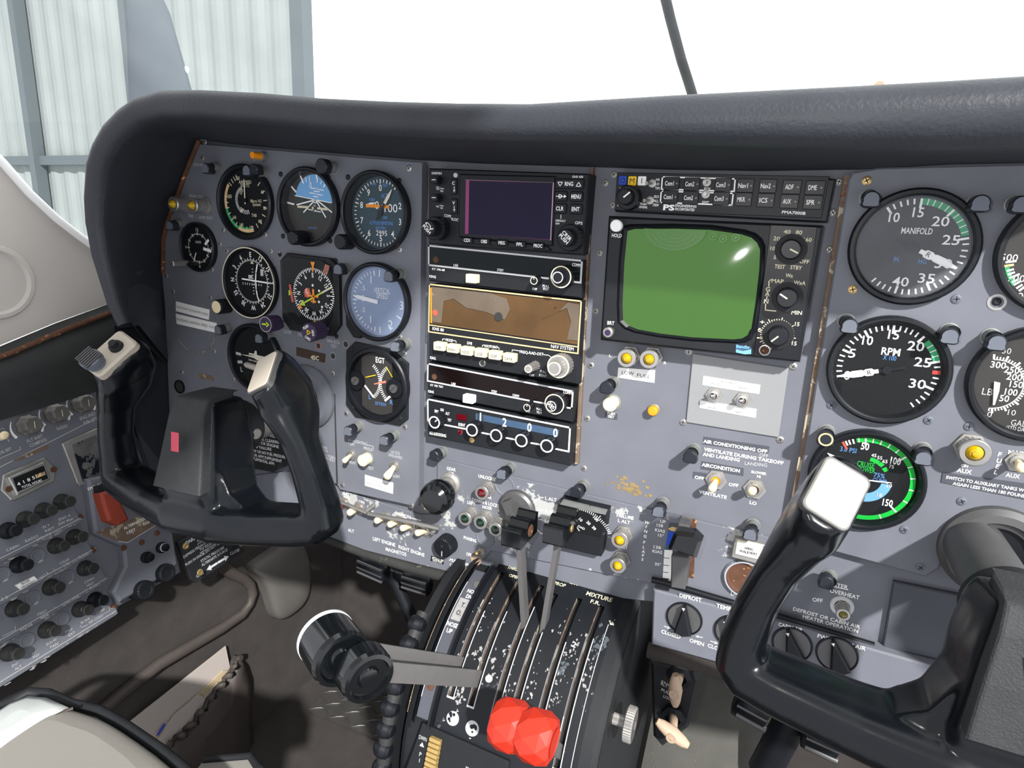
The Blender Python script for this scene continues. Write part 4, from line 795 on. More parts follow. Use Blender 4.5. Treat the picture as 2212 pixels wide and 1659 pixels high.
for x0,y0,x1,y1 in ((735,740,750,812),(785,750,800,822)): b.prism(quadp([ZL(x0,y0),ZL(x0+14,y0+3),ZL(x1,y1),ZL(x1-14,y1-3)],w),w+.0007,w+.0009,'ink')
b.build('code_window',t)
b=MB()
for s,a,e,h in (('SBY',(213,705),(262,715),6),('ON',(283,690),(322,697),6),('ALT',(345,733),(393,742),6),('TST',(370,812),(415,820),6),('IDENT',(500,865),(580,880),6.5),('BENDIX/KING',(155,968),(352,1005),6.5)): b.ptext(s,*ZL(*a),*ZL(*e),h,w+.0003,'white',.02)
b.build('lettering',t)
b=MB(); b.prism(quadp([ZL(*p) for p in ((485,738),(598,757),(595,825),(485,803))],w),w,w+.0014,'red_lens',.0004); b.build('reply_lamp',t)
for x,y,m in ((525,957,'red_lens'),(662,1052,'brass')):
    b=MB(); b.lathe([(.0030,0),(.0028,.001),(0,.0014)],P(*ZL(x,y),w),m,n=18); b.build('stud',t)
b=MB(); b.disc(P(*ZL(887,1087),w),.0024,w+.0002,'ink',14); b.build('hole',t)
for x,y in ((212,842),(660,935),(950,1000),(1250,1060),(1555,1125)):
    o=P(*ZL(x,y),w+.0115); o.z=w; b=MB(); b.lathe([(.0074,0),(.0070,.0108),(.0062,.0115),(0,.0115)],o,'black',n=32,star=(16,.10)); b.ring((o.x,o.y),.0050,.0064,w+.0117,'white')
    if x==212: b.tick((o.x,o.y),45,.001,.005,.0010,w+.0117,'white')
    b.build('selector_knob',t)
# ---- audio panel
w=.004; t=unit('audio_panel','black audio selector panel with rows of lettered keys','radio',[(1334,372),(1806,386),(1787,481),(1328,457)],w)
def zz(x,y): return YA(x,y)
b=MB(); b.prism(quadp([YA(*p) for p in ((178,92),(2055,128),(1985,498),(155,425))],w),w,w+.0010,'black_radio',.0004); b.build('face_plate',t); w+=.001
for s,x,y,hw in (('Com1',660,190,.0061),('Com2',840,196,.0061),('Com3',1115,203,.0061),('Nav1',1312,210,.0061),('Nav2',1512,213,.0061),('ADF',1722,222,.0064),('DME',1928,228,.0065),('Com1',648,310,.0061),('Com2',828,318,.0061),('Com3',1098,325,.0061),('MKR',1295,332,.0061),('ICS',1492,340,.0061),('AUX',1700,350,.0064),('SPR',1908,358,.0064)):
    p=P(*YA(x,y),w); b=MB(); b.rbox(p.x,p.y,hw,.0050,.0006,w-.0005,w+.0012,'black',.0004); b.text(s,(p.x-.0016,p.y),.0034,w+.0014,'white',0,.0070 if len(s)==4 else .0056,.01); b.lathe([(.0011,.0012),(.0009,.0017),(0,.0018)],(p.x+.0042,p.y,w),'gunmetal',n=14); b.build('key',t)
for x,m,s in ((228,'blue','O'),(312,'yellow','M'),(398,'white','I')): key(t,YA(x,163 if x<300 else 167),.0034,.0036,w,m,s,'ink',.0042,.0012,name='marker_lamp',bold=0)
b=MB(); wt=w+.0004
for l in (((578,132),(1222,150),(1212,260),(570,240),(578,132)),((568,258),(1205,278),(1192,382),(560,358),(568,258))): b.line([P(*YA(*p),w) for p in l],.0010,wt,'white')
for s,a,e,h in (('HI',(520,155),(550,157),6),('LO',(517,192),(550,195),6),('T/M',(512,230),(553,233),6),('VOL',(195,235),(237,238),6),('PAA',(180,383),(215,385),5),('PUSH',(382,370),(437,374),5),('OFF/EMG',(370,397),(443,402),5),('ISO',(503,305),(547,308),6),('ALL',(500,342),(545,346),6),('CREW',(492,378),(545,383),6),('RCV',(948,235),(1002,238),6),('XMT',(925,355),(988,360),6),('ENGINEERING',(692,385),(878,394),6),('INCORPORATED',(690,415),(862,424),6),('PMA7000B',(1635,443),(1845,455),7)): b.ptext(s,*YA(*a),*YA(*e),h*.95,wt,'white',.015)
b.ptext('PS',*YA(585,400),*YA(685,405),12.5,wt,'white',.04); b.build('lettering',t)
for x,y,dx in ((490,190,-30),(470,340,-30),(972,180,-6),(962,285,6)):
    o=P(*YA(x,y),w); b=MB(); b.lathe([(.0032,0),(.0032,.0012),(.0022,.0014),(0,.0014)],o,'metal_dull',n=18); e=P(*YA(x+dx,y),w); b.rod(o,(e.x,e.y-.0005,w+.009),.0009,'metal_dull',.0014); b.build('toggle',t)
o=P(*YA(290,318),w); b=MB(); b.lathe([(.0100,0),(.0095,.009),(.0085,.0095),(.0065,.0095)],o,'black',n=40); b.lathe([(.0065,.009),(.0062,.017),(.0056,.0175),(0,.0175)],o,'black',n=36,star=(18,.05)); b.tick((o.x,o.y),50,-.001,.0055,.0012,w+.0178,'white'); b.build('volume_knob',t)
# ---- weather radar
w=.010; t=unit('weather_radar','black weather radar with a green rounded screen and three knobs','radar',[(1314,466),(1780,487),(1728,783),(1296,735)],w,'black_radio',bev=.002)
scr=[(265,605),(330,588),(700,585),(1000,595),(1280,635),(1370,665),(1420,710),(1447,770),(1440,950),(1405,1250),(1370,1475)]
sp=[YA(*p) for p in scr]+[YB(*p) for p in ((1553,60),(1530,110),(1480,140),(1400,150),(1000,130),(700,95),(480,55),(390,20))]+[YA(*p) for p in ((225,1400),(220,1250),(235,900))]
spv=quadp(sp,w); cx=sum(p[0] for p in spv)/len(spv); cy=sum(p[1] for p in spv)/len(spv)
def scl(k): return [(cx+(p[0]-cx)*k,cy+(p[1]-cy)*k) for p in spv]
b=MB(); n=len(spv); o1=scl(1.075); i1=scl(.985); b.add([(p[0],p[1],w+.0001) for p in o1]+[(p[0],p[1],w+.0022) for p in scl(1.03)]+[(p[0],p[1],w+.0004) for p in scl(.99)],[(i,(i+1)%n,n+(i+1)%n,n+i) for i in range(n)]+[(n+i,n+(i+1)%n,2*n+(i+1)%n,2*n+i) for i in range(n)],'black'); b.build('screen_surround',t)
b=MB(); rings=[[Vector((cx+(p[0]-cx)*k,cy+(p[1]-cy)*k,w+.0004+.0022*(1-k*k))) for p in spv] for k in (1.0,.85,.7,.5,.3,.1)]; b.loft(rings,'screen_green_glow',True,False); b.add(rings[-1],[tuple(range(n))],'screen_green_glow',True); b.build('screen',t)
b=MB()
c0=P(*YA(690,598),w); b.poly([(c0.x+.0245*math.cos(a),c0.y-.0165*abs(math.sin(a))) for a in [PI*k/24 for k in range(25)]],w+.0028,'smudge')
for k in range(5): b.line([(c0.x+(.006+.004*k)*math.cos(a),c0.y-(.004+.0029*k)*abs(math.sin(a))) for a in [PI*q/20 for q in range(2,19)]],.0004,w+.0030,'face_teal_sheen' if 0 else 'ground_bright' if 0 else 'smudge_pale')
for x,y in ((1030,660),(1118,680),(1230,670)): b.ring(P(*YA(x,y),w)[:2],.0020,.0030,w+.0030,'smudge'); b.ring(P(*YA(x,y),w)[:2],.0,.0012,w+.0030,'smudge')
b.build('smudges',t)
b=MB(); b.prism(quadp([YA(1535,555),YA(1948,575),YB(2010,350),YB(1582,300)],w),w,w+.0008,'black',.0004); b.build('control_plate',t)
b=MB(); wt=w+.0011
for s,a,e,h in (('40',(1650,615),(1712,620),8.5),('80',(1757,620),(1815,625),8.5),('20',(1560,675),(1618,680),8.5),('160',(1825,685),(1900,690),8.5),('10',(1532,762),(1572,766),8.5),('5',(1562,842),(1585,844),8.5),('OFF',(1790,878),(1876,884),8.5),('TEST',(1570,922),(1662,930),8.5),('STBY',(1710,930),(1812,938),8.5),('Wx',(1668,1002),(1735,1008),8.5),('MAP',(1545,1050),(1650,1058),8.5),('WxA',(1740,1065),(1845,1073),8.5),('MIN',(1720,1330),(1812,1336),8.5),('15',(1750,1432),(1790,1436),8.5),('HOLD',(130,648),(217,653),8),('BRT',(90,1422),(152,1427),8)): b.ptext(s,*YA(*a),*YA(*e),h,wt,'cream' if a[0]>1000 else 'white',.015)
for s,x,y in (('G',1512,1125),('A',1507,1165),('I',1502,1200),('N',1497,1232)): b.text(s,P(*YA(x,y),w),.0034,wt,'cream',0,None,.02)
b.line([P(*YA(*p),w) for p in ((1545,1042),(1522,1045),(1520,1095))],.0008,wt,'cream'); b.line([P(*YA(*p),w) for p in ((1492,1255),(1488,1308),(1580,1318))],.0008,wt,'cream')
b.ptext('+',*YA(1440,1415),*YA(1482,1418),9,wt,'cream',.02)
for s,a,e in (('0',(1625,55),(1655,58)),('15',(1950,182),(1995,188))): b.ptext(s,*YB(*a),*YB(*e),8.5,wt,'cream',.015)
b.line([P(*YB(1622,130),w),P(*YB(1665,133),w)],.0009,wt,'cream')
o=P(*YB(1808,100),w)
for k in range(33):
    a=-52-90+k*9.0+50
    if 60<((a+180)%360)-0<0: continue
    b.tick((o.x,o.y),195+k*8.7-0,.0108,.0122 if k%5 else .0136,.0007,wt,'cream')
b.prism(quadp([YA(1770,800),YA(1815,800),YA(1790,838)],w),wt-.0005,wt,'cream'); b.prism(quadp([YA(1560,1145),YA(1590,1140),YA(1592,1128),YA(1612,1152),YA(1580,1168),YA(1582,1156)],w),wt-.0005,wt,'cream')
for x,y in ((1620,1090),(1700,1072),(1770,1105),(1552,1218),(1595,1282),(1662,1312),(1742,1292)): b.disc(P(*YA(x,y),w),.0007,wt,'cream',8)
b.build('lettering',t)
b=MB(); b.prism(quadp([YB(*p) for p in ((1412,195),(1545,215),(1562,225),(1560,285),(1500,288),(1415,270))],w),w,w+.0004,'scale_blue'); b.prism(quadp([YB(*p) for p in ((1415,240),(1480,258),(1562,240),(1560,285),(1500,288),(1415,270))],w),w+.0004,w+.0006,'sky_blue'); b.ptext('Bendix',*YB(1418,212),*YB(1545,222),7,w+.0008,'sky_blue',.03); b.build('emblem',t)
for c,a in ((YA(1715,772),115),(YA(1680,1195),300),(YB(1820,100),225)):
    o=P(*c,w+.0008); b=MB(); b.lathe([(.0112,0),(.0112,.002),(.0076,.0022)],o,'black_matte',n=36); b.lathe([(.0076,.002),(.0073,.012),(.0064,.0128),(0,.0128)],o,'cap_grey' if 0 else 'black',n=40,star=(20,.03)); b.tick((o.x,o.y),a,-.0005,.0058,.0011,o.z+.0130,'cream'); b.build('selector_knob',t)
for c,m,r in ((YA(190,565),'white',.0048),(YB(215,70),'metal',.0044)):
    o=P(*c,w); b=MB(); b.lathe([(r*.8,0),(r*.8,.003),(r,.0035),(r,.0085),(r*.8,.009),(0,.009)],o,m,n=24)
    if m=='metal': b.disc((o.x,o.y),r*.6,o.z+.0092,'purple_knob',18)
    b.build('push_knob',t)
b=MB(); o=P(*YB(1690,248),w+.0008); b.lathe([(.0046,0),(.0042,.0012),(.0034,.0013),(.0030,-.0002)],o,'metal',n=24); b.disc(o,.0032,o.z+.0002,'rust',20); b.build('screw_well',t)
# ================================================================ engine gauges on the right
def cg(z,x,y,h=.0012): return P(*z(x,y),h)
# manifold
c=Vector((.4341,.1653,0)); t,d=gauge('manifold_gauge','large round MANIFOLD pressure gauge at the top right','gauge',c,.0405,.0065,.0355,.0345,'face_grey','glass_sheen_pale')  # grey dial and whitened glass carry the reflection as colour
w=.0015; A=lambda x,y: ang(c,P(*YC(x,y),.0015))
a0,a1=A(975,330)%360,A(1440,680)%360; d.ring(c,.0292,.0335,w,'green',a0,a1)
for x,y,L in ((635,415,.0058),(685,362,.004),(757,332,.004),(830,312,.004),(903,305,.004),(975,325,.0065),(1285,440,.0058),(1420,715,.0065),(1440,770,.004),(1430,838,.004),(1412,898,.004),(1385,965,.004),(1300,1075,.004),(1245,1128,.004),(1188,1172,.004),(1122,1208,.004),(1050,1220,.006),(982,1258,.004),(915,1275,.004),(842,1280,.004),(772,1275,.004),(710,1245,.006),(638,1245,.004),(577,1220,.004),(522,1190,.004),(475,1145,.004)):
    a=A(x,y); d.tick(c,a,.0335-L,.0333,.0011 if L<.005 else .0015,w+.0002,'white')
for x,y in ((1050,315),(1117,325),(1185,352),(1250,388),(1350,470),(1385,525),(1410,583),(1430,645)): d.tick(c,A(x,y),.0292,.0335,.0006,w+.0002,'white')
for s,x,y in (('10',700,505),('15',940,455),('20',1162,545),('25',1265,730),('30',1190,965),('35',1020,1112),('40',762,1145)): d.text(s,P(*YC(x,y),w),.0066,w+.0002,'white',0,.0067 if s[0]=='1' else .0102,.01)
d.text('MANIFOLD',P(*YC(925,640),w),.0042,w,'white',0,.0188,.01); d.text('IN.',P(*YC(725,922),w),.0034,w,'text_blue',0,.0038); d.text('HG',P(*YC(980,945),w),.0034,w,'text_blue',0,.0048)
d.build('dial',t)
def rneedle(t,c,a,wn,name,ltr):
    b=MB(); ar=math.radians(a); D=Vector((math.sin(ar),math.cos(ar))); E=Vector((D.y,-D.x)); cc=Vector(c[:2])
    pf=[(.0055,.0014),(.0085,.0014),(.0095,.0026),(.0135,.0026),(.0150,.0018),(.0165,.0024),(.0225,.0024),(.0275,.0012),(.0315,.0004)]
    b.poly([cc+D*r-E*h for r,h in pf]+[cc+D*r+E*h for r,h in reversed(pf)],wn,'white')
    b.tick(c,a,-.012,.0055,.0022,wn-.0002,'black'); b.lathe([(.003,0),(.003,.0006),(0,.0006)],(c[0],c[1],wn-.0002),'black',n=20)
    if ltr: b.text(ltr,cc+D*.0115,.0034,wn+.0002,'ink',90-a if a<180 else 270-a)
    b.build(name,t)
rneedle(t,c,A(1370,1030)+1.5,.0026,'needle','')
rneedle(t,c,A(1370,1030),.0032,'needle','R')
# rpm
c=Vector((.4330,.0761,0)); t,d=gauge('tachometer','large round RPM gauge in the middle of the right panel','gauge',c,.0405,.0075,.0362,.0345,'black_face','glass','0' and 0.0,'black_worn')
A=lambda x,y: ang(c,P(*YD(x,y),.0015)); w=.0015
d.ring(c,.0292,.0335,w,'green',A(1240,335)%360,A(1345,550)%360)
for x,y,L in ((885,195,.0065),(595,260,.006),(375,440,.006),(315,705,.005),(1175,315,.006),(1320,560,.0065),(1245,825,.006),(825,175,.004),(757,180,.004),(695,195,.004),(630,212,.004),(520,268,.004),(478,300,.004),(430,340,.004),(390,388,.004),(330,487,.004),(313,540,.004),(305,597,.004),(300,652,.004),(957,190,.004),(1020,205,.004),(1078,232,.004),(1130,265,.004),(1340,612,.004),(1318,727,.004),(1297,780,.004),(1222,883,.004),(1180,928,.004),(1130,965,.004),(1070,1000,.004)):
    d.tick(c,A(x,y),.0335-L,.0333,.0011 if L<.0045 else .0016,w+.0002,'white')
d.tick(c,A(1328,668),.0285,.0335,.0028,w+.0003,'red_mark')
for x,y in ((1280,388),(1308,440),(1328,497)): d.tick(c,A(x,y),.0292,.0335,.0006,w+.0002,'white')
for s,x,y in (('15',880,290),('10',620,348),('5',465,475),('0',415,695),('20',1100,405),('25',1168,565),('30',1115,780)): d.text(s,P(*YD(x,y),w),.0068,w,'white',0,.0070 if s[0]=='1' else (.0105 if len(s)>1 else .0046),.01)
d.text('RPM',P(*YD(850,460),w),.0056,w,'white',0,.0120,.02); d.text('X 100',P(*YD(838,522),w),.0034,w,'text_blue',0,.0085)
d.build('dial',t); a=A(290,708)%360; rneedle(t,c,a+.6,.0026,'needle',''); rneedle(t,c,a,.0032,'needle','R')
# fuel pressure
c=Vector((.4323,-.0115,0)); t,d=gauge('fuel_pressure_gauge','round gauge with a bright green ring behind the right control wheel grip','gauge',c,.0405,.0075,.0365,.0345)
A=lambda x,y: ang(c,P(*YE(x,y),.0015)); w=.0015
d.ring(c,.0300,.0335,w,'green_bright',A(645,70),190,48)
for x,y,L in ((735,85,.006),(545,95,.004),(575,85,.004),(612,75,.004),(1105,250,.0065),(1005,745,.007)): d.tick(c,A(x,y),.0335-L,.0333,.0012,w+.0003,'white')
for x,y in ((668,70),(810,72),(885,95),(965,128),(1045,180),(1168,338),(1195,450),(1180,562),(1115,672),(870,805)): d.tick(c,A(x,y),.0300,.0335,.0008,w+.0003,'white')
d.tick(c,A(525,115),.0270,.0335,.0016,w+.0003,'flag_red')
for s,x,y,wd in (('50',730,148,.0055),('100',1015,285,.0068),('150',940,675,.0068)): d.text(s,P(*YE(x,y),w),.0058,w,'white',0,wd,.02)
for s,x,y,wd,h,m in (('3.0 PSI',572,180,.0112,.0038,'text_blue'),('CRUISE',735,318,.0118,.0042,'green_bright'),('% POWER',720,362,.0150,.0040,'green_bright'),('45',812,232,.0034,.0027,'white'),('55',866,255,.0034,.0027,'white'),('65',915,288,.0034,.0027,'white'),('75',975,338,.0034,.0027,'white'),('75%',862,420,.0075,.0036,'text_blue'),('CLIMB',865,470,.0095,.0036,'text_blue')): d.text(s,P(*YE(x,y),w),h,w,m,0,wd,.005)
ci=(c[0],c[1])
d.ring(ci,.0115,.0185,w-.0001,'sky_blue',95,190,20)
for x,y in ((800,275),(838,292),(878,318),(918,365)): p=P(*YE(x,y),w); d.prism([(p.x+.0022*math.cos(k)*1.1,p.y+.0022*math.sin(k)) for k in [math.radians(q-ang(ci,p)) for q in (45,135,225,315)]],w-.0001,w,'green_bright')
for s,x,y in (('20',950,512),('18',862,602)): d.text(s,P(*YE(x,y),w),.003,w+.0003,'white',0)
d.build('dial',t); needle(t,c,A(390,215),.004,.0330,.0036,'white',.0026,tip=.0006); needle(t,c,86,.002,.018,.0010,'white',.0032,hub=.002)
# fuel flow at the edge
c=Vector((.5225,.1650,0)); t,d=gauge('fuel_flow_gauge','round gauge cut by the right picture edge, showing 500 and 300','gauge',c,.0405,.0075,.0362,.0345,'face_grey','glass',0,'black_worn')
A=lambda x,y: ang(c,P(*YC(x,y),.0015)); w=.0015
d.ring(c,.0315,.0342,w,'green',A(1850,1200)%360,A(1800,1000)%360); d.ring(c,.0290,.0342,w,'arc_cream',A(1830,1000)%360,A(1825,975)%360,2)
for x,y,L in ((1830,950,.006),(1815,1040,.004),(1810,1080,.004),(1830,1115,.006),(1845,1165,.004),(1885,1180,.004),(1910,1215,.004),(1950,1230,.006)): d.tick(c,A(x,y),.0335-L,.0335,.0013,w+.0002,'white')
for s,x,y,wd in (('500',1845,905,.0095),('300',1915,1112,.0095),('100',1965,1290,.0095)): d.text(s,P(*YC(x,y),w),.0045,w,'white',0,wd)
d.build('dial',t); needle(t,c,60,-.005,.025,.003,'white')
# fuel quantity
c=Vector((.5220,.0775,0)); t,d=gauge('fuel_quantity_gauge','fuel quantity gauge marked LB with a cream needle, at the right edge','gauge',c,.0405,.0075,.0358,.0345,'face_grey','glass',0,'black')
A=lambda x,y: ang(cc,P(*YD(x,y),.0015)); w=.0015; cc=P(*YD(1900,765),w)
cc=P(*YD(1862,782),w); d.ring(cc,.0172,.0177,w,'white',-8,176,40)
for k in range(34): d.tick(cc,-8+k*5.57,.0177,.0196 if k%4 else .0212,.0009 if k%4 else .0013,w,'white')
for s,x,y,wd in (('300',1920,592,.0088),('250',2055,642,.0085),('200',2080,712,.0088),('150',2100,785,.0075),('100',2048,862,.0072),('50',1980,925,.0055)): d.text(s,P(*YD(x,y),w),.0046,w,'white',0,wd,.012)
for s,x,y,wd,h in (('LB',1812,858,.0062,.0048),('GAL',2120,1172,.0085,.0042),('(STD DAY)',2110,1228,.013,.003),('0',1832,1085,.0028,.0040),('10',2055,1065,.0045,.0040),('30',2005,452,.005,.004)): d.text(s,P(*YD(x,y),w),h,w,'whitegrey',0,wd)
d.build('dial',t); b=MB(); wn=.003; b.prism([P(*YD(*p),wn)[:2] for p in ((1880,755),(1940,770),(1930,850),(1885,990),(1865,990),(1872,850))],wn-.0003,wn,'tan_needle'); b.build('needle',t)
screws(rpanel,[YC(425,140),YC(285,1222)],0,'brass'); screws(rpanel,[YC(1318,1318),YD(258,990),YD(1225,1142),YD(1628,1203),YE(1632,660),YE(1097,925),YE(1247,1275)],0,'grey'); screws(rpanel,[YC(1720,1345)],0,'black')
b=MB(); p=P(*YC(1720,1350)); b.ring(p,.0040,.0056,.0004,'metal',0,360,24); b.build('washer',rpanel)
screws(panel,[YB(965,265),YB(1962,405),YB(910,938),YB(1838,1105)],CPW,'bright')
screws(panel,[YB(32,392),YA(22,805),YA(72,185),YA(2140,175),YA(2085,448),YA(2055,775),ZK(2140,840),ZK(2080,1490),ZL(2040,795),ZL(2000,1390),YA(150,110),YA(140,380)],CPW,'dull')
# large collar at the right yoke
cR=P(2146,1190,0); b=MB(); b.lathe([(.0355,0),(.035,.005),(.031,.009),(.0255,.0095),(.024,.007),(.0205,.006),(.0205,.002)],cR,'gunmetal',n=56); b.disc(cR,.022,.003,'black',36); tag(b.build('shaft_collar',org=cR),'large worn metal ring where the right wheel shaft enters the panel','collar')
put(SCREW['dull'],rpanel,P(*YE(1480,1212)),.3,'screw')
b=MB(); w=.0003
for s,a,e,h in (('ON',(1625,325),(1690,335),6),('AUX',(1585,368),(1725,390),9),('MAIN',(2065,200),(2240,220),9),('AUX',(2040,412),(2175,432),9)): b.ptext(s,*YE(*a),*YE(*e),h,w,'white',.03)
for s,x,y in (('F',1985,222),('U',1978,282),('E',1965,335),('L',1950,388)): b.text(s,P(*YE(x,y)),.0034,w,'white',-6,None,.03)
b.build('lettering',rpanel)
plac('placard','dark strip reading SWITCH TO AUXILIARY TANKS on the right panel',[YE(1455,390),YE(2400,520),YE(2400,680),YE(1440,485)],.0002,'paint_dark',[('SWITCH TO AUXILIARY TANKS WHEN',YE(1485,435),YE(2310,575),7),('AGAIN LESS THAN 180 POUNDS',YE(1548,492),YE(2260,620),7)],'white',bold=.02)
# ================================================================ post lights, lamps, switches
for lab,base,cap,w,st in (
 ('dark post light under the GPS lettering, top left corner',ZA(735,405),ZA(570,480),0,'grey'),
 ('post light at the rusty left edge above the small clock',ZA(290,1075),ZA(140,1100),0,'grey'),
 ('grey-faced post light over the top of the airspeed gauge',ZA(1190,430),ZA(1065,465),0,'grey'),
 ('blue-black post light directly under the orange switch',ZA(1275,455),ZA(1215,390),0,'black'),
 ('post light with grey face at the upper right of the octagonal heading indicator',ZD(1110,315),ZD(968,345),0,'grey'),
 ('post light covering the upper right of the vertical speed dial',ZD(1865,400),ZD(1680,460),0,'grey'),
 ('post light between the vertical speed and EGT gauges',ZD(1950,1380),ZD(1760,1430),0,'grey'),
 ('post light beside the end of the INCREASE LANDING SPEED strip',ZC(870,985),ZC(715,1015),0,'grey'),
 ('post light over the top right of the turn coordinator',ZC(1360,1080),ZC(1205,1120),0,'grey'),
 ('post light below the EGT gauge, on the left',ZE(605,885),ZE(490,945),0,'grey'),
 ('post light below the EGT gauge, on the right',ZE(950,970),ZE(835,1035),0,'grey'),
 ('black-capped post light below the transponder, left end',ZL(320,1190),ZL(200,1240),CPW,'black'),
 ('post light above the red gear lamp',YG(1130,250),YG(1012,345),CPW,'grey'),
 ('black-capped post light above the meter with white scale',YG(1920,440),YG(1830,535),CPW,'black'),
 ('black post light below the LOW FUEL label',YB(245,555),YB(168,625),CPW,'black'),
 ('black-capped post light left of the air conditioning lettering',YB(1015,1200),YB(972,1285),CPW,'black'),
 ('post light above the UP mark of the wing flap scale',YF(820,645),YF(765,765),LSW,'grey'),
 ('post light above the WING WALKWAY lamp',YF(1740,870),YF(1708,985),LSW,'grey'),
 ('post light at the upper left of the manifold gauge',(1876,428),YC(470,340),0,'grey'),
 ('post light at the upper right of the manifold gauge',(2108,440),YC(1562,372),0,'grey'),
 ('post light at the right picture edge beside the fuel flow gauge',(2192,442),YC(1975,385),0,'grey'),
 ('post light at the upper left of the RPM gauge',YD(405,155),YD(438,220),0,'grey'),
 ('post light at the upper right of the RPM gauge',YD(1430,255),YD(1437,325),0,'grey'),
 ('post light at the upper left of the fuel quantity gauge',YD(1840,310),YD(1905,395),0,'grey'),
 ('square black post light with a tan ring beside the green-ringed gauge',YD(210,1255),YD(200,1345),0,'ring'),
 ('post light at the upper right of the green-ringed gauge',YD(1160,1430),YD(1172,1540),0,'grey'),
 ('black-capped post light behind the right wheel grip',YE(395,1355),YE(372,1412),CPW,'black')): post_light(lab,base,cap,w,st)
post_light('large black post light above the artificial horizon',ZB(855,225),ZB(612,200),0,'big')
G='yellow lamps'
lamp_unit('yellow lamp above the TAB lettering at the left edge',ZA(365,845),ZA(248,855),'amber',0,.0085,.020,G)
lamp_unit('yellow lamp beside the LOW VOLT lettering',ZA(590,860),ZA(430,868),'amber',0,.0085,.020,G)
lamp_unit('left yellow lamp above the LOW FUEL label',YB(410,300),YB(305,355),'amber',CPW,.0083,.016,G)
lamp_unit('right yellow lamp above the LOW FUEL label',YB(620,310),YB(520,378),'amber',CPW,.0083,.016,G)
lamp_unit('red landing gear lamp below UNLOCKED lettering',YG(880,470),YG(765,530),'red_lens',LSW,.0078,.016)
G='green gear lamps'
lamp_unit('dark green lamp, leftmost of the three gear lamps',YG(700,745),YG(595,835),'green_lens',LSW,.0078,.016,G)
lamp_unit('dark green lamp, middle of the three gear lamps',YG(865,785),YG(760,870),'green_lens',LSW,.0078,.016,G)
lamp_unit('dark green lamp, rightmost of the three gear lamps beside the lever knob',YG(1025,860),YG(935,925),'green_lens',LSW,.0078,.016,G)
G='yellow lamps'
lamp_unit('upper yellow lamp below the ALT FAILURE lettering',YF(415,960),YF(330,1040),'amber',LSW,.0083,.016,G)
lamp_unit('lower yellow lamp below the ALT FAILURE lettering',YF(395,1215),YF(308,1295),'amber',LSW,.0078,.016,G)
lamp_unit('large yellow AUX lamp on the right panel',YE(1705,150),YE(1735,243),'amber',0,.0098,.016,G)
lamp_unit('small amber OVERHEAT lamp seen through the right wheel',XG(1588,395),XG(1580,440),'amber_deep',CPW,.0055,.014)
b=MB(); o=P(*XG(1586,395),CPW); b.lathe([(.0092,0),(.0088,.0012),(.006,.0014)],o,'whitegrey',n=30); tag(b.build('lamp_washer',org=o),'pale round washer around the OVERHEAT lamp','washer')
# push buttons
button('cream push button marked PRESS TO TEST',ZE(690,1190),ZE(630,1215),'cream',0,.0066,.012)
button('cream push button above the PUSH TEST lettering',YB(240,745),YB(195,775),'cream',CPW,.0064,.013)
button('small orange button right of the PUSH TEST button',YB(632,815),YB(612,832),'orange',CPW,.0044,.008)
o=P(*ZA(1280,270)); t=thing('push_button','orange switch in a grey guard above the airspeed gauge','button',o); b=MB(); b.lathe([(.0050,0),(.0050,.006),(.0036,.006)],o,'post_metal',n=20); b.build('collar',t); b=MB(); e=P(*ZA(1205,278),.018); b.rod((o.x,o.y,.002),(o.x-.001,o.y,.016),.0036,'orange',.0034); b.build('cap',t)
# toggles
toggle('tan toggle switch beside NIGHT lettering',ZE(530,1155),ZE(462,1222),0,'ivory',None,.0030)
toggle('cream toggle switch above NORM lettering',ZE(945,1262),ZE(868,1375),0,'ivory',None,.0044,.018)
toggle('metal toggle switch marked FRONT and BACK',YB(1205,680),YB(1190,683),CPW+.002,'chrome',None,.0026,.012,.0064,ring='rust')
toggle('metal toggle switch marked NAV1 and NAV2',YB(1480,725),YB(1463,730),CPW+.002,'chrome',None,.0026,.012,.0064,ring='rust')
toggle('ivory AIRCONDITION toggle switch with orange ring',YF(1362,405),YF(1318,505),CPW,'ivory',None,.0036,.018,.0085,ring='orange')
toggle('ivory BLOWER toggle switch',YF(1755,500),YF(1727,520),CPW,'ivory',None,.0036,.017,.0085,ring='rust')
toggle('tan FUEL toggle switch between MAIN and AUX',YE(2150,285),YE(2180,350),0,'ivory',None,.0034,.017,.0072)
toggle('brown toggle switch beside the OFF lettering near the throttles',YG(810,1160),YG(752,1180),LSW,'brass',None,.0022,.014,.005)
G='ivory magneto switches'
for lab,bx,by,tx,ty in (('leftmost of the four ivory magneto switches',1215,520,1120,550),('second from left of the four ivory magneto switches',1345,560,1245,585),('third from left of the four ivory magneto switches',1470,600,1365,620),('rightmost of the four ivory magneto switches',1610,650,1510,665)): toggle(lab,YH(bx,by),YH(tx,ty),LSW,'ivory',G,.0036,.018,.0072,ring='metal_dull')
toggle('ivory switch below the ON lettering beside the bar guard',YH(960,430),YH(860,475),LSW,'ivory',None,.0040,.018,.0078,ring='orange')
toggle('orange-red battery switch beside the left wheel',YH(815,385),YH(740,415),LSW,'red_plastic',None,.0058,.016,.0078,ring='orange')
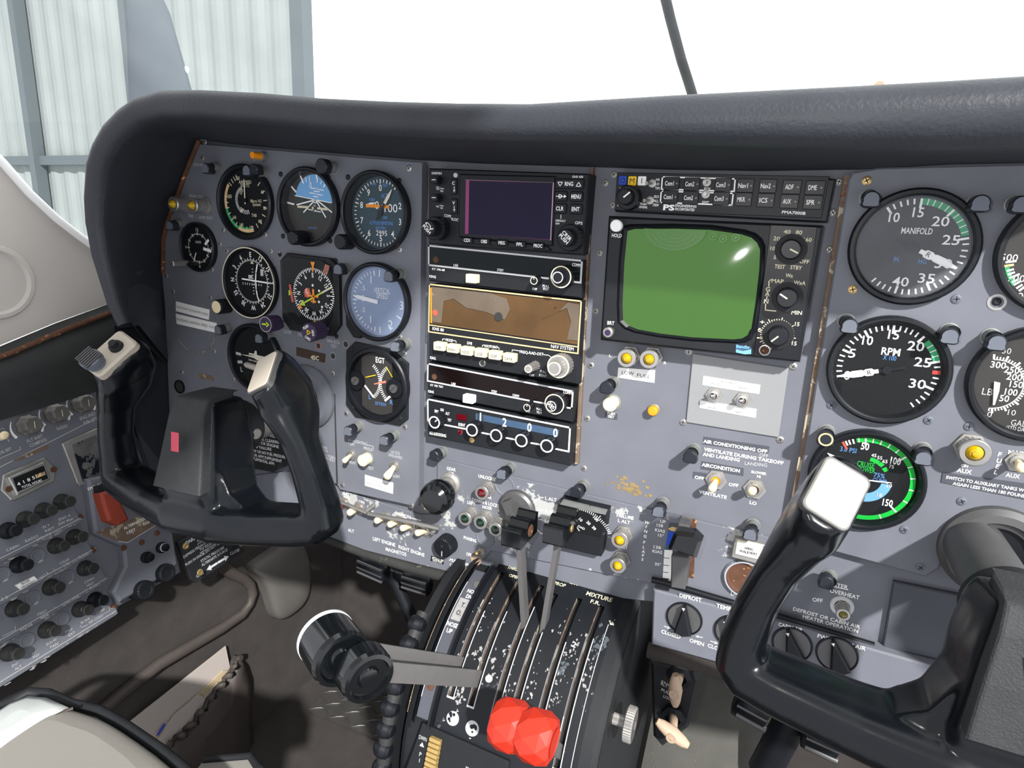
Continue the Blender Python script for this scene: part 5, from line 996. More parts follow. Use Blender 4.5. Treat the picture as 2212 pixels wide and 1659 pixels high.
# bar guard
t=thing('bar_guard','thin metal bar guarding the row of ivory switches','guard rail',P(*YH(1240,520),LSW)); wb=LSW+.014
b=MB(); b.tube([P(*YH(x,y),wb) for x,y in ((690,345),(860,405),(1030,480))],.0022,'metal',10); b.tube([P(*YH(x,y),wb) for x,y in ((1045,487),(1400,555),(1722,630))],.0026,'metal',10); b.build('bar',t)
for x,y in ((1105,400),(1730,600)):
    b=MB(); p=P(*YH(x,y),LSW); q=P(*YH(x-60 if x<1500 else x-6,y+85 if x<1500 else y+30),wb); b.rod(p,(p.x-.001,p.y-.002,wb+.002),.0022,'metal_dull'); b.build('bracket',t)
# phasing knob, gear knob
o=P(*YG(448,1070),LSW); t=thing('selector_knob','fluted black knob left of the OFF toggle, below the magneto switches','knob',o); b=MB(); b.lathe([(.0118,0),(.0112,.013),(.0102,.0142),(0,.0142)],o,'black',n=60,star=(30,.05)); b.disc((o.x,o.y+.003),.0012,o.z+.0144,'ink',10); b.tick((o.x,o.y),180,.003,.009,.0009,o.z+.0144,'whitegrey'); b.build('cap',t)
o=P(*YG(468,420),LSW); t=thing('landing_gear_lever','landing gear lever with a glossy black round knob','lever',o); e=P(*YG(330,567),LSW+.040)
b=MB(); b.lathe([(.0125,0),(.0120,.002),(.0085,.004),(.0075,.003),(0,.003)],o,'metal_dull',n=28); b.build('base',t); b=MB(); b.rod(o,e,.0042,'metal_dull'); b.build('shaft',t)
b=MB(); d=(e-o).normalized(); b.lathe([(0,-.0135),(.010,-.013),(.0155,-.009),(.017,-.004),(.0165,.0),(.017,.004),(.0155,.009),(.0115,.0125),(0,.0135)],e,'black_gloss',d*.3+Vector((0,0,1)),36); b.build('knob',t)
# autopilot plate, placards
b=MB(); b.prism(quadp([YB(1005,278),YB(1918,420),YB(1822,1080),YB(940,935)],CPW),CPW-.001,CPW+.0018,'paint_pale',.0005); tag(b.build('cover_plate',org=P(*YB(1420,680),CPW)),'light grey square plate carrying the two autopilot toggles','cover')
wq=CPW+.0019
plac('placard','white label strip reading AUTOPILOT FRONT NAV1',[YB(1102,495),YB(1648,582),YB(1637,670),YB(1092,582)],wq,'placard',[('AUTOPILOT',YB(1272,548),YB(1430,570),4.6),('FRONT',YB(1177,568),YB(1270,580),4.4),('NAV1',YB(1440,605),YB(1517,617),4.4)],t=.0003)
plac('placard','white label strip reading BACK NAV2',[YB(1072,728),YB(1612,812),YB(1603,898),YB(1066,800)],wq,'placard',[('BACK',YB(1147,795),YB(1222,805),4.4),('NAV2',YB(1405,838),YB(1480,850),4.4)],t=.0003)
plac('placard','white label reading LOW FUEL',[YB(290,415),YB(643,442),YB(635,563),YB(281,510)],CPW,'placard',[('LOW',YB(323,462),YB(440,475),7.5),('FUEL',YB(470,487),YB(597,505),7.5)],t=.0003)
b=MB(); w=CPW+.0003
for s,a,e,h in (('L',(203,300),(225,303),6),('R',(725,370),(750,373),6),('PUSH',(187,852),(258,860),5.5),('TEST',(187,882),(250,890),5.5)): b.ptext(s,*YB(*a),*YB(*e),h,w,'white',.02)
for s,a,e,h in (('AIR CONDITIONING OFF',(1103,1118),(1715,1220),7.6),('VENTILATE DURING TAKEOFF',(1108,1195),(1868,1330),7.6),('AND LANDING',(1098,1242),(1450,1300),7.6),('AIRCONDITION',(1088,1342),(1452,1405),7.6),('BLOWER',(1562,1410),(1705,1433),5.6),('HI',(1615,1455),(1650,1460),5.6)): b.ptext(s,*YB(*a),*YB(*e),h,w,'white',.03)
for s,a,e,h,m in (('OFF',(1640,1250),(1722,1262),7,'whitegrey'),('LANDING',(1500,1330),(1712,1350),7,'whitegrey')): b.ptext(s,*YB(*a),*YB(*e),h,w-.0001,m,.0)
for s,a,e,h in (('OFF',(1140,380),(1238,400),7),('OFF',(1488,455),(1588,470),7),('VENTILATE',(1185,530),(1468,592),7.4),('LO',(1703,640),(1775,655),7)): b.ptext(s,*YF(*a),*YF(*e),h,w,'white',.03)
b.build('lettering',panel)
b=MB(); w=CPW+.00015
for q in ([(1103,1075),(1735,1170),(1725,1240),(1095,1150)],[(1085,1310),(1490,1378),(1485,1455),(1075,1385)],[(1005,1410),(1135,1425),(1128,1490),(998,1470)],[(165,840),(285,858),(278,918),(158,900)]): b.prism(quadp([YB(*p) for p in q],w),w-.0002,w,'paint_dark')
b.build('tape_strip',panel)
b=MB(); rr=random.Random(3)
for k in range(46):
    x,y=rr.gauss(455,95),rr.gauss(455,48); x=min(max(x,210),720); p=P(*YF(x,y+(x-400)*.22),CPW); r=rr.uniform(.0004,.0022)
    b.prism([(p.x+r*rr.uniform(.6,1.3)*math.cos(a)*1.3,p.y+r*rr.uniform(.6,1.2)*math.sin(a)) for a in [k2*PI/4 for k2 in range(8)]],CPW,CPW+.0003+k*2e-6,'brass')
b.build('glue_spots',panel)
# lettering of the lower switch panel
b=MB(); w=LSW+.0003
for s,a,e,h in (('GEAR',(427,258),(525,278),7),('UP',(452,312),(503,322),7),('UNLOCKED',(772,342),(972,385),7.2),('GEAR',(830,560),(915,582),6.5),('DOWN & LOCKED',(703,598),(1030,680),7.2),('LEFT',(652,628),(738,645),6.5),('NOSE',(815,678),(915,695),6.5),('RIGHT',(982,715),(1090,735),6.5),('L ALT',(1497,583),(1620,605),7),('R ALT',(1497,722),(1620,745),7),('BATT',(1490,830),(1600,852),7),('PHASING',(612,1008),(747,1050),6.8),('OFF',(640,1188),(695,1203),7),('-MUST BE OFF FOR',(450,1248),(745,1338),7),('LOG. AND GND ENG',(463,1305),(740,1385),7)): b.ptext(s,*YG(*a),*YG(*e),h,w,'white',.015)
for l in (((1338,655),(1445,577),(1475,578)),((1418,712),(1472,716)),((1435,815),(1470,820)),((1405,920),(1445,965),(1465,968))): b.line([P(*YG(*p),w) for p in l],.0009,w,'white')
for s,a,e,h in (('BATT',(805,288),(885,308),6.5),('ON',(808,325),(860,335),6.5),('ON',(950,368),(1003,380),6.5),('ON',(1388,505),(1445,520),7),('ALT',(560,545),(620,560),6.5),('OFF',(703,590),(765,605),6.5),('ALT',(848,640),(905,655),6.5),('LEFT ENGINE',(1085,722),(1300,785),7.5),('RIGHT ENGINE',(1332,800),(1578,882),7.5),('MAGNETOS',(1208,822),(1405,875),7.5),('L',(1395,775),(1410,778),6),('R',(1528,818),(1548,822),6)): b.ptext(s,*YH(*a),*YH(*e),h,w,'white',.01)
b.line([P(*YH(1290,475),w),P(*YH(1382,500),w)],.0008,w,'white'); b.line([P(*YH(1450,525),w),P(*YH(1545,550),w)],.0008,w,'white')
for s,a,e,h in (('ALT',(383,735),(463,748),7),('FAILURE',(342,772),(517,805),7),('L ALT',(355,825),(480,850),7),('R ALT',(330,1082),(455,1105),7),('UP',(788,835),(845,842),6.5),('158',(752,872),(817,882),6.5),('KIAS',(735,920),(837,940),6.5),('15°',(765,975),(825,985),6),('138',(720,1095),(795,1108),6.5),('KIAS',(708,1138),(808,1155),6.5),('35°',(732,1270),(798,1280),6),('LIGHTER',(1512,1570),(1740,1625),8)): b.ptext(s,*YF(*a),*YF(*e),h,w,'white',.015)
for s,x,y in zip('WINGFLAPS',(652,645,640,632,624,620,616,612,606),(847,890,938,988,1050,1100,1145,1185,1225)): b.text(s,P(*YF(x,y),w),.0030,w,'white',-8,None,.03)
b.line([P(*YF(*p),w) for p in ((0,550),(700,720),(1000,790),(1980,1020))],.0006,w,'edge_worn') if 0 else None
b.build('lettering',lpanel)
plac('placard','small dark placard below the fluted black knob, worn white lettering',[YG(258,1208),YG(400,1245),YG(390,1305),YG(250,1265)],LSW,'black_matte',[('APOLLO 360',YG(268,1228),YG(392,1262),5),('DATA PORT',YG(275,1255),YG(378,1285),5)],'white')
b=MB(); p=P(*YG(755,1265),LSW); b.prism(quadp([YG(*q) for q in ((690,1200),(800,1225),(805,1280),(735,1350),(700,1300))],LSW),LSW,LSW+.0006,'pale_tan'); tag(b.build('tape_patch',org=p),'torn piece of pale tan tape below the brown toggle','tape')
for lab,x,y,z in (('faint round blanking plug beside the UNLOCKED lamp',1055,445,YG),('faint round blanking plug above the brown toggle',850,1010,YG)):
    p=P(*z(x,y),LSW); b=MB(); b.lathe([(.0110,0),(.0106,.0009),(.0098,.0009),(.0092,.0004),(0,.0004)],p,'paint',n=32); tag(b.build('blanking_plug',org=p),lab,'plug')
b=MB(); p=P(*YH(487,545),LSW); b.lathe([(.008,0),(.0076,.001),(0,.0012)],p,'whitegrey',n=28); tag(b.build('blanking_plug',org=p),'pale metal plug just below the left wheel','plug')
# dark half dome behind the lever knob
o=P(*YG(1195,690),LSW); t=thing('alternator_selector','dark grey round selector behind the black lever knobs','knob',o); b=MB(); b.lathe([(.0200,0),(.0195,.004),(.017,.006),(.010,.0065),(0,.0065)],o,'gunmetal',n=44); b.build('disc',t); b=MB(); b.box((o.x,o.y-.003,o.z+.010),(.009,.032,.010),'gunmetal',Matrix.Rotation(.5,3,'Z')); b.build('grip',t)
# rectangular meter
pts=quadp([YG(1655,605),YG(2170,725),YG(2098,1225),YG(1690,1130)],LSW+.014); t=thing('load_meter','black rectangular meter with a white scale beside the lever knobs','meter',P(*YG(1900,900),LSW))
b=MB(); b.prism(pts,LSW-.002,LSW+.014,'black_worn',.0015); b.build('case',t); wm=LSW+.0142
b=MB(); b.prism(quadp([YG(1665,655),YG(2130,755),YG(2100,1005),YG(1700,925)],wm),wm,wm+.0006,'black_face'); c=P(*YG(1850,1060),wm); 
for k in range(30): b.tick(c,-32+k*3.2,.0335,.0365 if k%5 else .0385,.0006,wm+.0008,'white')
for s,x,y in (('10',1885,815),('20',1970,850),('30',2030,905),('100',2050,805)): b.text(s,P(*YG(x,y),wm),.0030,wm+.0008,'white',-38,None,.02)
b.text('LOAD',P(*YG(1885,895),wm),.0022,wm+.0008,'white',-14); b.build('dial',t)
b=MB(); b.line([P(*YG(1870,930),wm),P(*YG(1800,830),wm)],.0008,wm+.0012,'white'); b.build('needle',t)
b=MB(); b.prism(quadp([YG(1690,600),YG(2170,715),YG(2155,760),YG(1660,650)],wm),wm-.002,wm+.0012,'post_metal'); b.build('top_rim',t)
# flap lever
t=thing('flap_lever','flap lever with a flat black knob on a grey arm','lever',P(*YF(1060,1090),LSW))
b=MB(); e=P(*YF(1040,1080),LSW+.040); 
kp=[YF(*p) for p in ((955,945),(1140,970),(1215,1045),(1155,1225),(868,1140),(865,1110),(925,965))]
b.prism(quadp(kp,LSW+.046),LSW+.034,LSW+.046,'black_gloss',.003,None,True); b.build('knob',t)
b=MB(); b.prism(quadp([YF(900,1190),YF(1080,1205),YF(1040,1540),YF(895,1515)],LSW+.028),LSW+.012,LSW+.028,'gunmetal',.001,None,True); b.prism(quadp([YF(975,860),YF(1080,880),YF(1070,960),YF(960,945)],LSW+.020),LSW,LSW+.020,'metal_dull',.001); b.build('arm',t)
b=MB(); b.prism(quadp([YF(1100,800),YF(1160,820),YF(1130,1420),YF(1080,1410)],LSW),LSW-.0002,LSW+.0003,'rust'); b.build('slot',t)
t2=thing('flap_position_scale','striped flap position scale beside the flap lever','scale',P(*YF(890,1150),LSW)); b=MB(); w=LSW
for q,m in (([(880,850),(975,855),(968,950),(870,935)],'paint_dark'),([(870,935),(968,950),(915,1080),(845,1075)],'blue'),([(845,1075),(930,1085),(915,1130),(835,1125)],'scale_blue'),([(832,1125),(915,1130),(892,1460),(812,1440)],'placard')): b.prism(quadp([YF(*p) for p in q],w),w,w+.0004,m)
for y in (1205,1280,1352,1420): b.line([P(*YF(826-(y-1205)*.06,y),w),P(*YF(880-(y-1205)*.06,y+6),w)],.0006 if y<1400 else .0016,w+.0006,'ink')
b.build('scale_strip',t2); b=MB(); b.poly(quadp([YF(*p) for p in ((870,905),(910,885),(955,895),(950,935),(895,925))],w),w+.0010,'brass'); b.build('pointer',t2)
# wing walkway lamp and lighter
t=thing('legend_lamp','square white legend lamp reading WING WALKWAY','indicator lamp',P(*YF(1690,1110),LSW)); w=LSW
b=MB(); b.prism(quadp([YF(1555,975),YF(1872,1050),YF(1840,1258),YF(1518,1175)],w),w,w+.006,'metal_dull',.001); b.build('frame',t)
b=MB(); b.prism(quadp([YF(1575,1015),YF(1842,1075),YF(1815,1230),YF(1550,1165)],w+.006),w+.006,w+.0075,'cream',.0008,'placard'); b.ptext('WING',*YF(1650,1108),*YF(1740,1125),6,w+.0078,'ink',.02); b.ptext('WALKWAY',*YF(1598,1135),*YF(1785,1175),6,w+.0078,'ink',.02); b.build('lens',t)
o=P(*YF(1655,1410),w); t=thing('cigar_lighter_socket','round chrome-rimmed lighter socket with a rusty brown inside','socket',o); b=MB(); b.lathe([(.0180,0),(.0178,.002),(.0168,.0042),(.0155,.0042),(.0148,.001)],o,'chrome',n=44); b.build('rim',t); b=MB(); b.lathe([(.0150,.0012),(.0135,.0004),(.006,.0006),(0,.0006)],o,'rust',n=36); b.build('well',t)
# heater panel text and knobs
b=MB(); w=.0045
for s,a,e,h in (('DEFROST',(318,310),(488,350),8.5),('TEMP. CONTROL',(605,390),(985,490),9),('CLOSED',(175,590),(325,638),8),('OPEN',(395,660),(508,695),8),('CLOSED',(537,700),(697,752),8),('CABIN AIR',(1090,535),(1280,585),8),('FWD CABIN AIR',(1395,625),(1772,730),8.5)): b.ptext(s,*XG(*a),*XG(*e),h,w,'white',.02)
def arrow(b,p0,p1,w,m,wd=.0007,hd=.0022):
    p0=Vector(p0);p1=Vector(p1); d=(p1-p0).normalized(); e=Vector((-d.y,d.x,0)); b.line([p0,p1-d*hd],wd,w,m); b.poly([p1-d*hd*1.3+e*hd*.6,p1-d*hd*1.3-e*hd*.6,p1],w,m)
for a,e in (((200,552),(248,570)),((495,640),(440,628)),((562,668),(618,688))): arrow(b,P(*XG(*a),w),P(*XG(*e),w),w,'white')
b.build('lettering',hstrip)
for lab,x,y,a in (('round black DEFROST knob with a wedge pointer',355,490,-3),('round black TEMP CONTROL knob, second on the lower strip',735,595,-30),('black knob beside the CABIN AIR lettering, behind the right wheel',1195,690,-20),('black FWD CABIN AIR knob behind the right wheel',1545,770,-20)):
    o=P(*XG(x,y),.004); t=thing('air_control_dial',lab,'knob',o,'air control dials'); b=MB(); b.lathe([(.0163,0),(.0160,.0018),(.0150,.002),(.0145,.0012),(0,.0012)],o,'black',n=48,mats=[None,None,None,'gunmetal']); b.build('disc',t)
    b=MB(); ar=math.radians(a); D=Vector((math.sin(ar),math.cos(ar))); E=Vector((D.y,-D.x)); oc=Vector((o.x,o.y)); b.prism([oc+D*.0150+E*.0012,oc-D*.0120+E*.0078,oc-D*.0145,oc-D*.0120-E*.0078,oc+D*.0150-E*.0012],.005,.013,'black',.0015); b.poly([oc+D*.0155+E*.0014,oc+D*.0155-E*.0014,oc+D*.0125],.0132,'white'); b.build('pointer',t)
b=MB(); w=CPW+.0004
for s,a,e,h in (('HEATER',(1455,212),(1633,250),9),('OVERHEAT',(1492,272),(1722,330),9),('OFF',(1355,342),(1435,355),8.5),('DEFROST OR CABIN AIR',(1205,415),(1728,560),8),('HEATER OPERATION',(1280,475),(1712,592),8)): b.ptext(s,*XG(*a),*XG(*e),h,w,'white',.015)
b.line([P(*XG(1470,232),w),P(*XG(1632,268),w)],.0006,w,'white'); b.build('lettering',panel)
# ================================================================ throttle quadrant
QV,QW,QR=-.34,-.03,.163
def CYL(x,y,R0=QR):
    D=RX*((x-CX)/F)+RY*((y-CY)/F)+RZ; ov,ow=CAM.y-QV,CAM.z-QW
    a=D.y**2+D.z**2; b=2*(D.y*ov+D.z*ow); c=ov*ov+ow*ow-R0*R0; s=(-b-math.sqrt(max(0,b*b-4*a*c)))/(2*a); X=CAM+D*s
    return X.x,math.degrees(math.atan2(X.z-QW,X.y-QV))
def cp(u,th,R=QR): t=math.radians(th); return Vector((u,QV+R*math.cos(t),QW+R*math.sin(t)))
def patch(b,u0,u1,t0,t1,R,m,n=None,R2=None):
    n=n or max(2,int(abs(t1-t0)/3)); T=[t0+(t1-t0)*i/n for i in range(n+1)]
    b.add([cp(u,t,(R if k==0 else (R2 or R))) for k,u in enumerate((u0,u1)) for t in T],[(i,i+1,n+2+i,n+1+i) for i in range(n)],m,True)
def cframe(x,y,R=QR):
    u,th=CYL(x,y,R); t=math.radians(th); n=Vector((0,math.cos(t),math.sin(t))); up=Vector((0,math.sin(t),-math.cos(t))); up=n.cross(Vector((1,0,0)))*-1
    if up.y<0 and th<85: up=-up
    e1=up.cross(n); M=Matrix((e1,up,n)).transposed().to_4x4(); return Matrix.Translation(cp(u,th,R))@M
def ctext(b,s,x,y,h,width=None,m='white',rot=0,R=QR+.0003,bold=.02):
    b.xf=cframe(x,y,R); b.text(s,(0,0),h,.0001,m,rot,width,bold); b.xf=None
q=thing('throttle_quadrant','black worn centre pedestal with curved slotted lever quadrant','pedestal',(.18,-.30,.06))
sl=[(.1265,11,57),(.1478,12.5,57.5),(.1715,12,58),(.1885,14,58.5),(.2125,13,63),(.2355,13.5,65)]; hw=.0028; U0,U1=.117,.2525
b=MB(); edges=[U0]+[x for s in sl for x in (s[0]-hw,s[0]+hw)]+[U1]
patch(b,U0,U1,-14,11,QR,'black_worn'); 
for i in range(0,len(edges),2): patch(b,edges[i],edges[i+1],11,65,QR,'black_worn',24)
for s in sl:
    if s[1]>11: patch(b,s[0]-hw,s[0]+hw,11,s[1],QR,'black_worn',2)
    if s[2]<65: patch(b,s[0]-hw,s[0]+hw,s[2],65,QR,'black_worn',3)
    for sg in (-1,1): patch(b,s[0]+sg*hw,s[0]+sg*hw,s[1],s[2],QR,'edge_worn',24,QR-.005)
patch(b,U0,U1,65,92,QR,'black_worn')
b.build('quadrant_cover',q)
b=MB()
for s in sl:
    for sg in (-1,1): patch(b,s[0]+sg*hw,s[0]+sg*(hw+.0009),s[1]+1+rnd.uniform(8,18),s[2],QR+.00015,'whitegrey' if sg>0 else 'paint_chipped',20)
    patch(b,s[0]-hw-.0009,s[0]+hw+.0009,s[2],s[2]+.6,QR+.00015,'whitegrey',1)
patch(b,.247,.2476,20,80,QR+.0002,'whitegrey',20); b.build('slot_edges',q)
b=MB(); patch(b,.085,.262,-12,92,QR-.006,'black_matte',30); b.build('inner_drum',q)
# side walls, shoulders and lower face
b=MB()
for u,sg,R in ((.268,1,QR-.004),(.088,-1,QR-.001)):
    arc=[cp(u,t,R) for t in range(-14,93,6)]; pts=arc+[Vector((u,FL,QW+R)),Vector((u,FL,-.20)),Vector((u,-.20,-.20))]
    b.add(pts,[tuple(range(len(pts))) if sg<0 else tuple(reversed(range(len(pts))))],'black_matte')
patch(b,U1,.2625,-14,92,QR,'black_matte',30,QR-.001); patch(b,.2625,.268,-14,92,QR-.001,'black_matte',30,QR-.005)
lo=[Vector((.088,QV-.004,QW+QR)),Vector((.268,QV-.004,QW+QR)),Vector((.268,FL,QW+QR)),Vector((.088,FL,QW+QR))]; b.add(lo,[(0,3,2,1)],'black_matte'); b.build('pedestal_body',q)
# trim indicator strip on the left shoulder
b=MB(); patch(b,.0985,.1125,14,66,QR+.0015,'paint_dark',28); patch(b,.0955,.0985,10,68,QR+.0015,'black',28,QR+.0035); patch(b,.1125,.1155,10,68,QR+.0045,'black',28,QR+.0015); patch(b,.1155,.1168,10,68,QR+.0045,'black',28,QR-.004); patch(b,.088,.0955,4,70,QR-.001,'black_matte',28,QR+.0035)
patch(b,.0985,.0992,20,60,QR+.0018,'whitegrey',20); patch(b,.1116,.1123,20,60,QR+.0018,'whitegrey',20); patch(b,.0880,.0888,14,66,QR+.0012,'edge_worn',24)
def rect(x,y,w,h,m,dz=.0): b.xf=cframe(x,y,QR+.0018); b.poly([(-w/2,-h/2),(w/2,-h/2),(w/2,h/2),(-w/2,h/2)],dz,m); b.xf=None
rect(*XF(508,545),.0125,.0235,'worn_grey',.0003)
for s,x,y,h,wd,m in (('NOSE',590,420,.0042,.0115,'white'),('DN',565,453,.0042,.0062,'white'),('T.',524,512,.0050,.0045,'ink'),('O.',494,566,.0050,.0055,'ink'),('NOSE',448,650,.0042,.0115,'white'),('UP',427,693,.0042,.006,'white')): ctext(b,s,*XF(x,y),h,wd,m,0,QR+.0024)
b.xf=cframe(*XF(620,370),QR+.0018); b.lathe([(.0040,0),(.0036,.0012),(0,.0016)],(0,0,0),'metal',n=18); b.xf=cframe(*XF(293,1085),QR+.0018); b.lathe([(.0036,0),(.0033,.0008),(0,.001)],(0,0,0),'rust',n=18); b.xf=None
b.build('trim_scale',q)
# lettering and worn screw spots
b=MB()
for s,x,y,h,wd in (('THROTTLE',905,262,.0050,.022),('OPEN',885,312,.0042,.0125),('MIXTURE',1482,453,.0058,.0260),('F.R.',1455,493,.0048,.0095),('FUEL TRANSFER',1262,165,.0045,.034),('L ON R',1400,250,.0045,.020),('OFF',1308,360,.0048,.0105),('PROP',1205,366,.0050,.012),('GAL',1090,150,.0042,.0085),('2',1305,790,.005,.004)): ctext(b,s,*XF(x,y),h,wd,'cream' if s!='2' else 'whitegrey')
for x0,x1,y0,y1 in ((1380,1495,212,252),(985,1085,100,125)):
    pass
b.build('lettering',q)
for x,y,r,m in ((450,1310,.0062,'whitegrey'),(587,1380,.0066,'whitegrey'),(1440,322,.0058,'whitegrey'),(1062,205,.0056,'whitegrey'),(1260,265,.0056,'black_worn'),(705,1030,.0034,'whitegrey')):
    b=MB(); b.xf=cframe(*XF(x,y),QR); b.lathe([(r,0),(r*.95,.0008),(0,.0009)],(0,0,0),m,n=22)
    rr=random.Random(int(x))
    for k in range(7 if m=='whitegrey' and r>.004 else 0): b.disc((rr.uniform(-.6,.6)*r,rr.uniform(-.6,.6)*r),r*rr.uniform(.12,.3),.00095+k*1e-6,'black',7)
    b.xf=None; b.build('screw',q)
# worn paint patches
b=MB(); rr=random.Random(11)
def wear(cx,cy,sx,sy,n,m,smin,smax):
    for k in range(n):
        x,y=cx+rr.gauss(0,sx),cy+rr.gauss(0,sy); u,th=CYL(*XF(x,y))
        if not(U0+.001<u<U1-.001): continue
        if any(abs(u-s[0])<.0042 and s[1]-2<th<s[2]+2 for s in sl): continue
        b.xf=cframe(*XF(x,y)); r=rr.uniform(smin,smax)*.6; b.poly([(r*rr.uniform(.2,1.5)*math.cos(a),r*rr.uniform(.3,2.0)*math.sin(a)) for a in [j*PI/4 for j in range(8)]],.00012+k*1e-6,m); b.xf=None
wear(600,830,45,40,20,'worn_grey',.0008,.0026); wear(710,920,60,70,26,'worn_grey',.001,.003); wear(480,1130,45,45,26,'worn_grey',.001,.0028); wear(840,1030,40,110,34,'worn_grey',.0006,.002); wear(1180,1120,40,110,40,'worn_grey',.0006,.0022); wear(1280,800,50,110,44,'worn_grey',.0006,.0022); wear(1400,950,40,90,26,'worn_grey',.0006,.0022); wear(1010,1000,40,90,20,'worn_grey',.0006,.0018); wear(680,640,100,120,20,'worn_grey',.0005,.0015)
wear(1470,800,25,70,30,'prop_grey',.0016,.0040); wear(1200,960,30,40,16,'prop_grey',.0014,.0034)
b.build('worn_paint',q); q.children[-1] if q.children else None
# plate with the thumb wheel at the bottom
t=thing('trim_switch_plate','dark plate with a ribbed tan thumb wheel at the pedestal bottom','plate',cp(.15,84,QR))
b=MB(); b.xf=cframe(*XF(420,1560),QR); b.prism([(-.048,-.07),(.058,-.07),(.058,.016),(-.030,.018)],-.001,.0030,'black_matte',.0012); b.text('PUSH HEADSET',(.036,-.004),.0042,.0033,'whitegrey',0,.032); b.text('DWN',(-.0262,.006),.0036,.0033,'whitegrey',0,.008); b.add([(-.0285,-.0015,.0033),(-.0235,-.0015,.0033),(-.026,.0025,.0033)],[(0,1,2)],'whitegrey'); b.text('P',(-.026,-.0085),.0036,.0033,'whitegrey'); b.text('I',(-.026,-.014),.0036,.0033,'whitegrey'); b.build('plate',t)
b=MB(); M=cframe(*XF(420,1560),QR); b.xf=M
for k in range(11): b.box((-.0125,.010-.0042*k,.0040+.0022*math.sin(min(1,k/8)*PI/2)),(.011,.0030,.006),'tan_wheel')
b.box((-.0125,-.015,.002),(.011,.05,.003),'tan_wheel'); b.xf=None; b.build('thumb_wheel',t)
# ---- levers
def bar(b,p0,p1,wd,th,m,bend=None):
    """flat bar, thin along u"""
    pts=[p0]+([bend] if bend else [])+[p1]; rings=[]
    for i,p in enumerate(pts):
        d=(pts[min(i+1,len(pts)-1)]-pts[max(i-1,0)]).normalized(); s=d.cross(Vector((1,0,0))).normalized(); e=s.cross(d).normalized()
        rings.append([p+s*wd/2+e*th/2,p+s*wd/2-e*th/2,p-s*wd/2-e*th/2,p-s*wd/2+e*th/2])
    b.loft(rings,m,False)
for lab,u,th,kc,L,R in (('farther throttle lever with a long glossy black knob and pale end ring',.1265,47,P(722,1402,.205),.034,.0225),('nearer throttle lever with a short round black knob',.1478,49,P(787,1451,.210),.020,.0205)):
    t=thing('throttle_lever',lab,'lever',cp(u,th,QR),'throttle levers'); kc=Vector(kc); p0=cp(u,th,.150); AX=Vector((.88,0,.47)).normalized()
    b=MB(); bar(b,p0,kc-AX*(L*.12),.0150,.0032,'arm_metal'); b.build('arm',t)
    b=MB(); h=L/2; b.lathe([(0,-h),(R*.9,-h),(R,-h+.003),(R,h*.35),(R*1.0,h-.004),(R*.93,h-.0005),(R*.78,h),(R*.72,h-.0035),(R*.42,h-.0035),(R*.34,h-.001),(0,h-.0005)],kc,'black_gloss',AX,48); b.build('knob',t)
    if L>.03: b=MB(); b.lathe([(R*.92,-h-.0022),(R*1.015,-h-.001),(R*1.015,-h+.0016),(R*.9,-h+.0018)],kc,'whitegrey',AX,48); b.build('end_ring',t)
for lab,u,th,kc,insert in (('left propeller lever with ribbed black knob and round brown insert',.1715,29,P(1123,1142,.056),True),('right propeller lever with ribbed black knob',.1885,29,P(1211,1136,.048),False)):
    t=thing('propeller_lever',lab,'lever',cp(u,th,QR),'propeller levers'); kc=Vector(kc)
    b=MB(); bar(b,cp(u,th,.148),kc+Vector((0,-.004,0)),.0100,.0045,'arm_metal'); b.build('arm',t)
    b=MB(); prof=[(-.020,-.0095),(.0185,-.0105),(.020,-.008),(.020,.0055),(.0185,.0075),(.015,.0075),(.011,.0035),(.005,.0035),(.0015,.0095),(-.003,.0095),(-.007,.0055),(-.012,.0055),(-.0155,.0115),(-.019,.0115),(-.020,.010)]
    n=len(prof); hwk=.0092
    f=lambda x,k=1: [kc+Vector((x,(y*k+.0),z)) for z,y in prof]
    b.loft([f(-hwk),f(hwk)],'black_gloss',False); o=b.build('knob',t,bevel=.0012)
    for y_,z_,m in ((-.001,-.003,'rust') if insert else (-.002,-.004,'brass'),): b=MB(); b.lathe([(.0058 if insert else .0036,0),(.0050 if insert else .003,.0008),(0,.0010)],kc+Vector((hwk+.0001,y_,z_)),m,(1,0,0),22); b.build('insert',t)
for lab,u,th,kc in (('left red faceted mixture lever knob',.2125,60,P(1103,1566,.158)),('right red faceted mixture lever knob',.2355,60,P(1160,1590,.160))):
    t=thing('mixture_lever',lab,'lever',cp(u,th,QR),'mixture levers'); kc=Vector(kc)
    b=MB(); bar(b,cp(u,th+2,.150),kc,.011,.0032,'arm_metal'); b.build('arm',t)
    b=MB(); rr_=[(.0135,-.0138,0),(.0165,-.0125,0),(.0195,-.006,.5),(.0195,.006,0),(.0165,.0125,.5),(.0135,.0138,.5)]; N=9
    rings=[[kc+Vector((x,r*math.cos(2*PI*(i+ph)/N),r*math.sin(2*PI*(i+ph)/N))) for i in range(N)] for r,x,ph in rr_]
    vs=[p for r in rings for p in r]; fs=[]
    for j in range(5):
        for i in range(N):
            a,a2,c,d=j*N+i,j*N+(i+1)%N,(j+1)*N+i,(j+1)*N+(i+1)%N
            if abs(rr_[j][2]-rr_[j+1][2])<.1: fs.append((a,a2,d,c))
            elif rr_[j+1][2]>rr_[j][2]: fs+= [(a,a2,c),(a2,d,c)]
            else: fs+= [(a,a2,d),(a,d,c)]
    b.add(vs,fs,'red_plastic'); b.add(rings[0],[tuple(reversed(range(N)))],'red_plastic'); b.add(rings[-1],[tuple(range(N))],'red_plastic')
    b.lathe([(.0105,.0144),(.0095,.0135),(.0,.0135)],kc,'red_plastic',(1,0,0),24); b.build('knob',t,bevel=.0006)
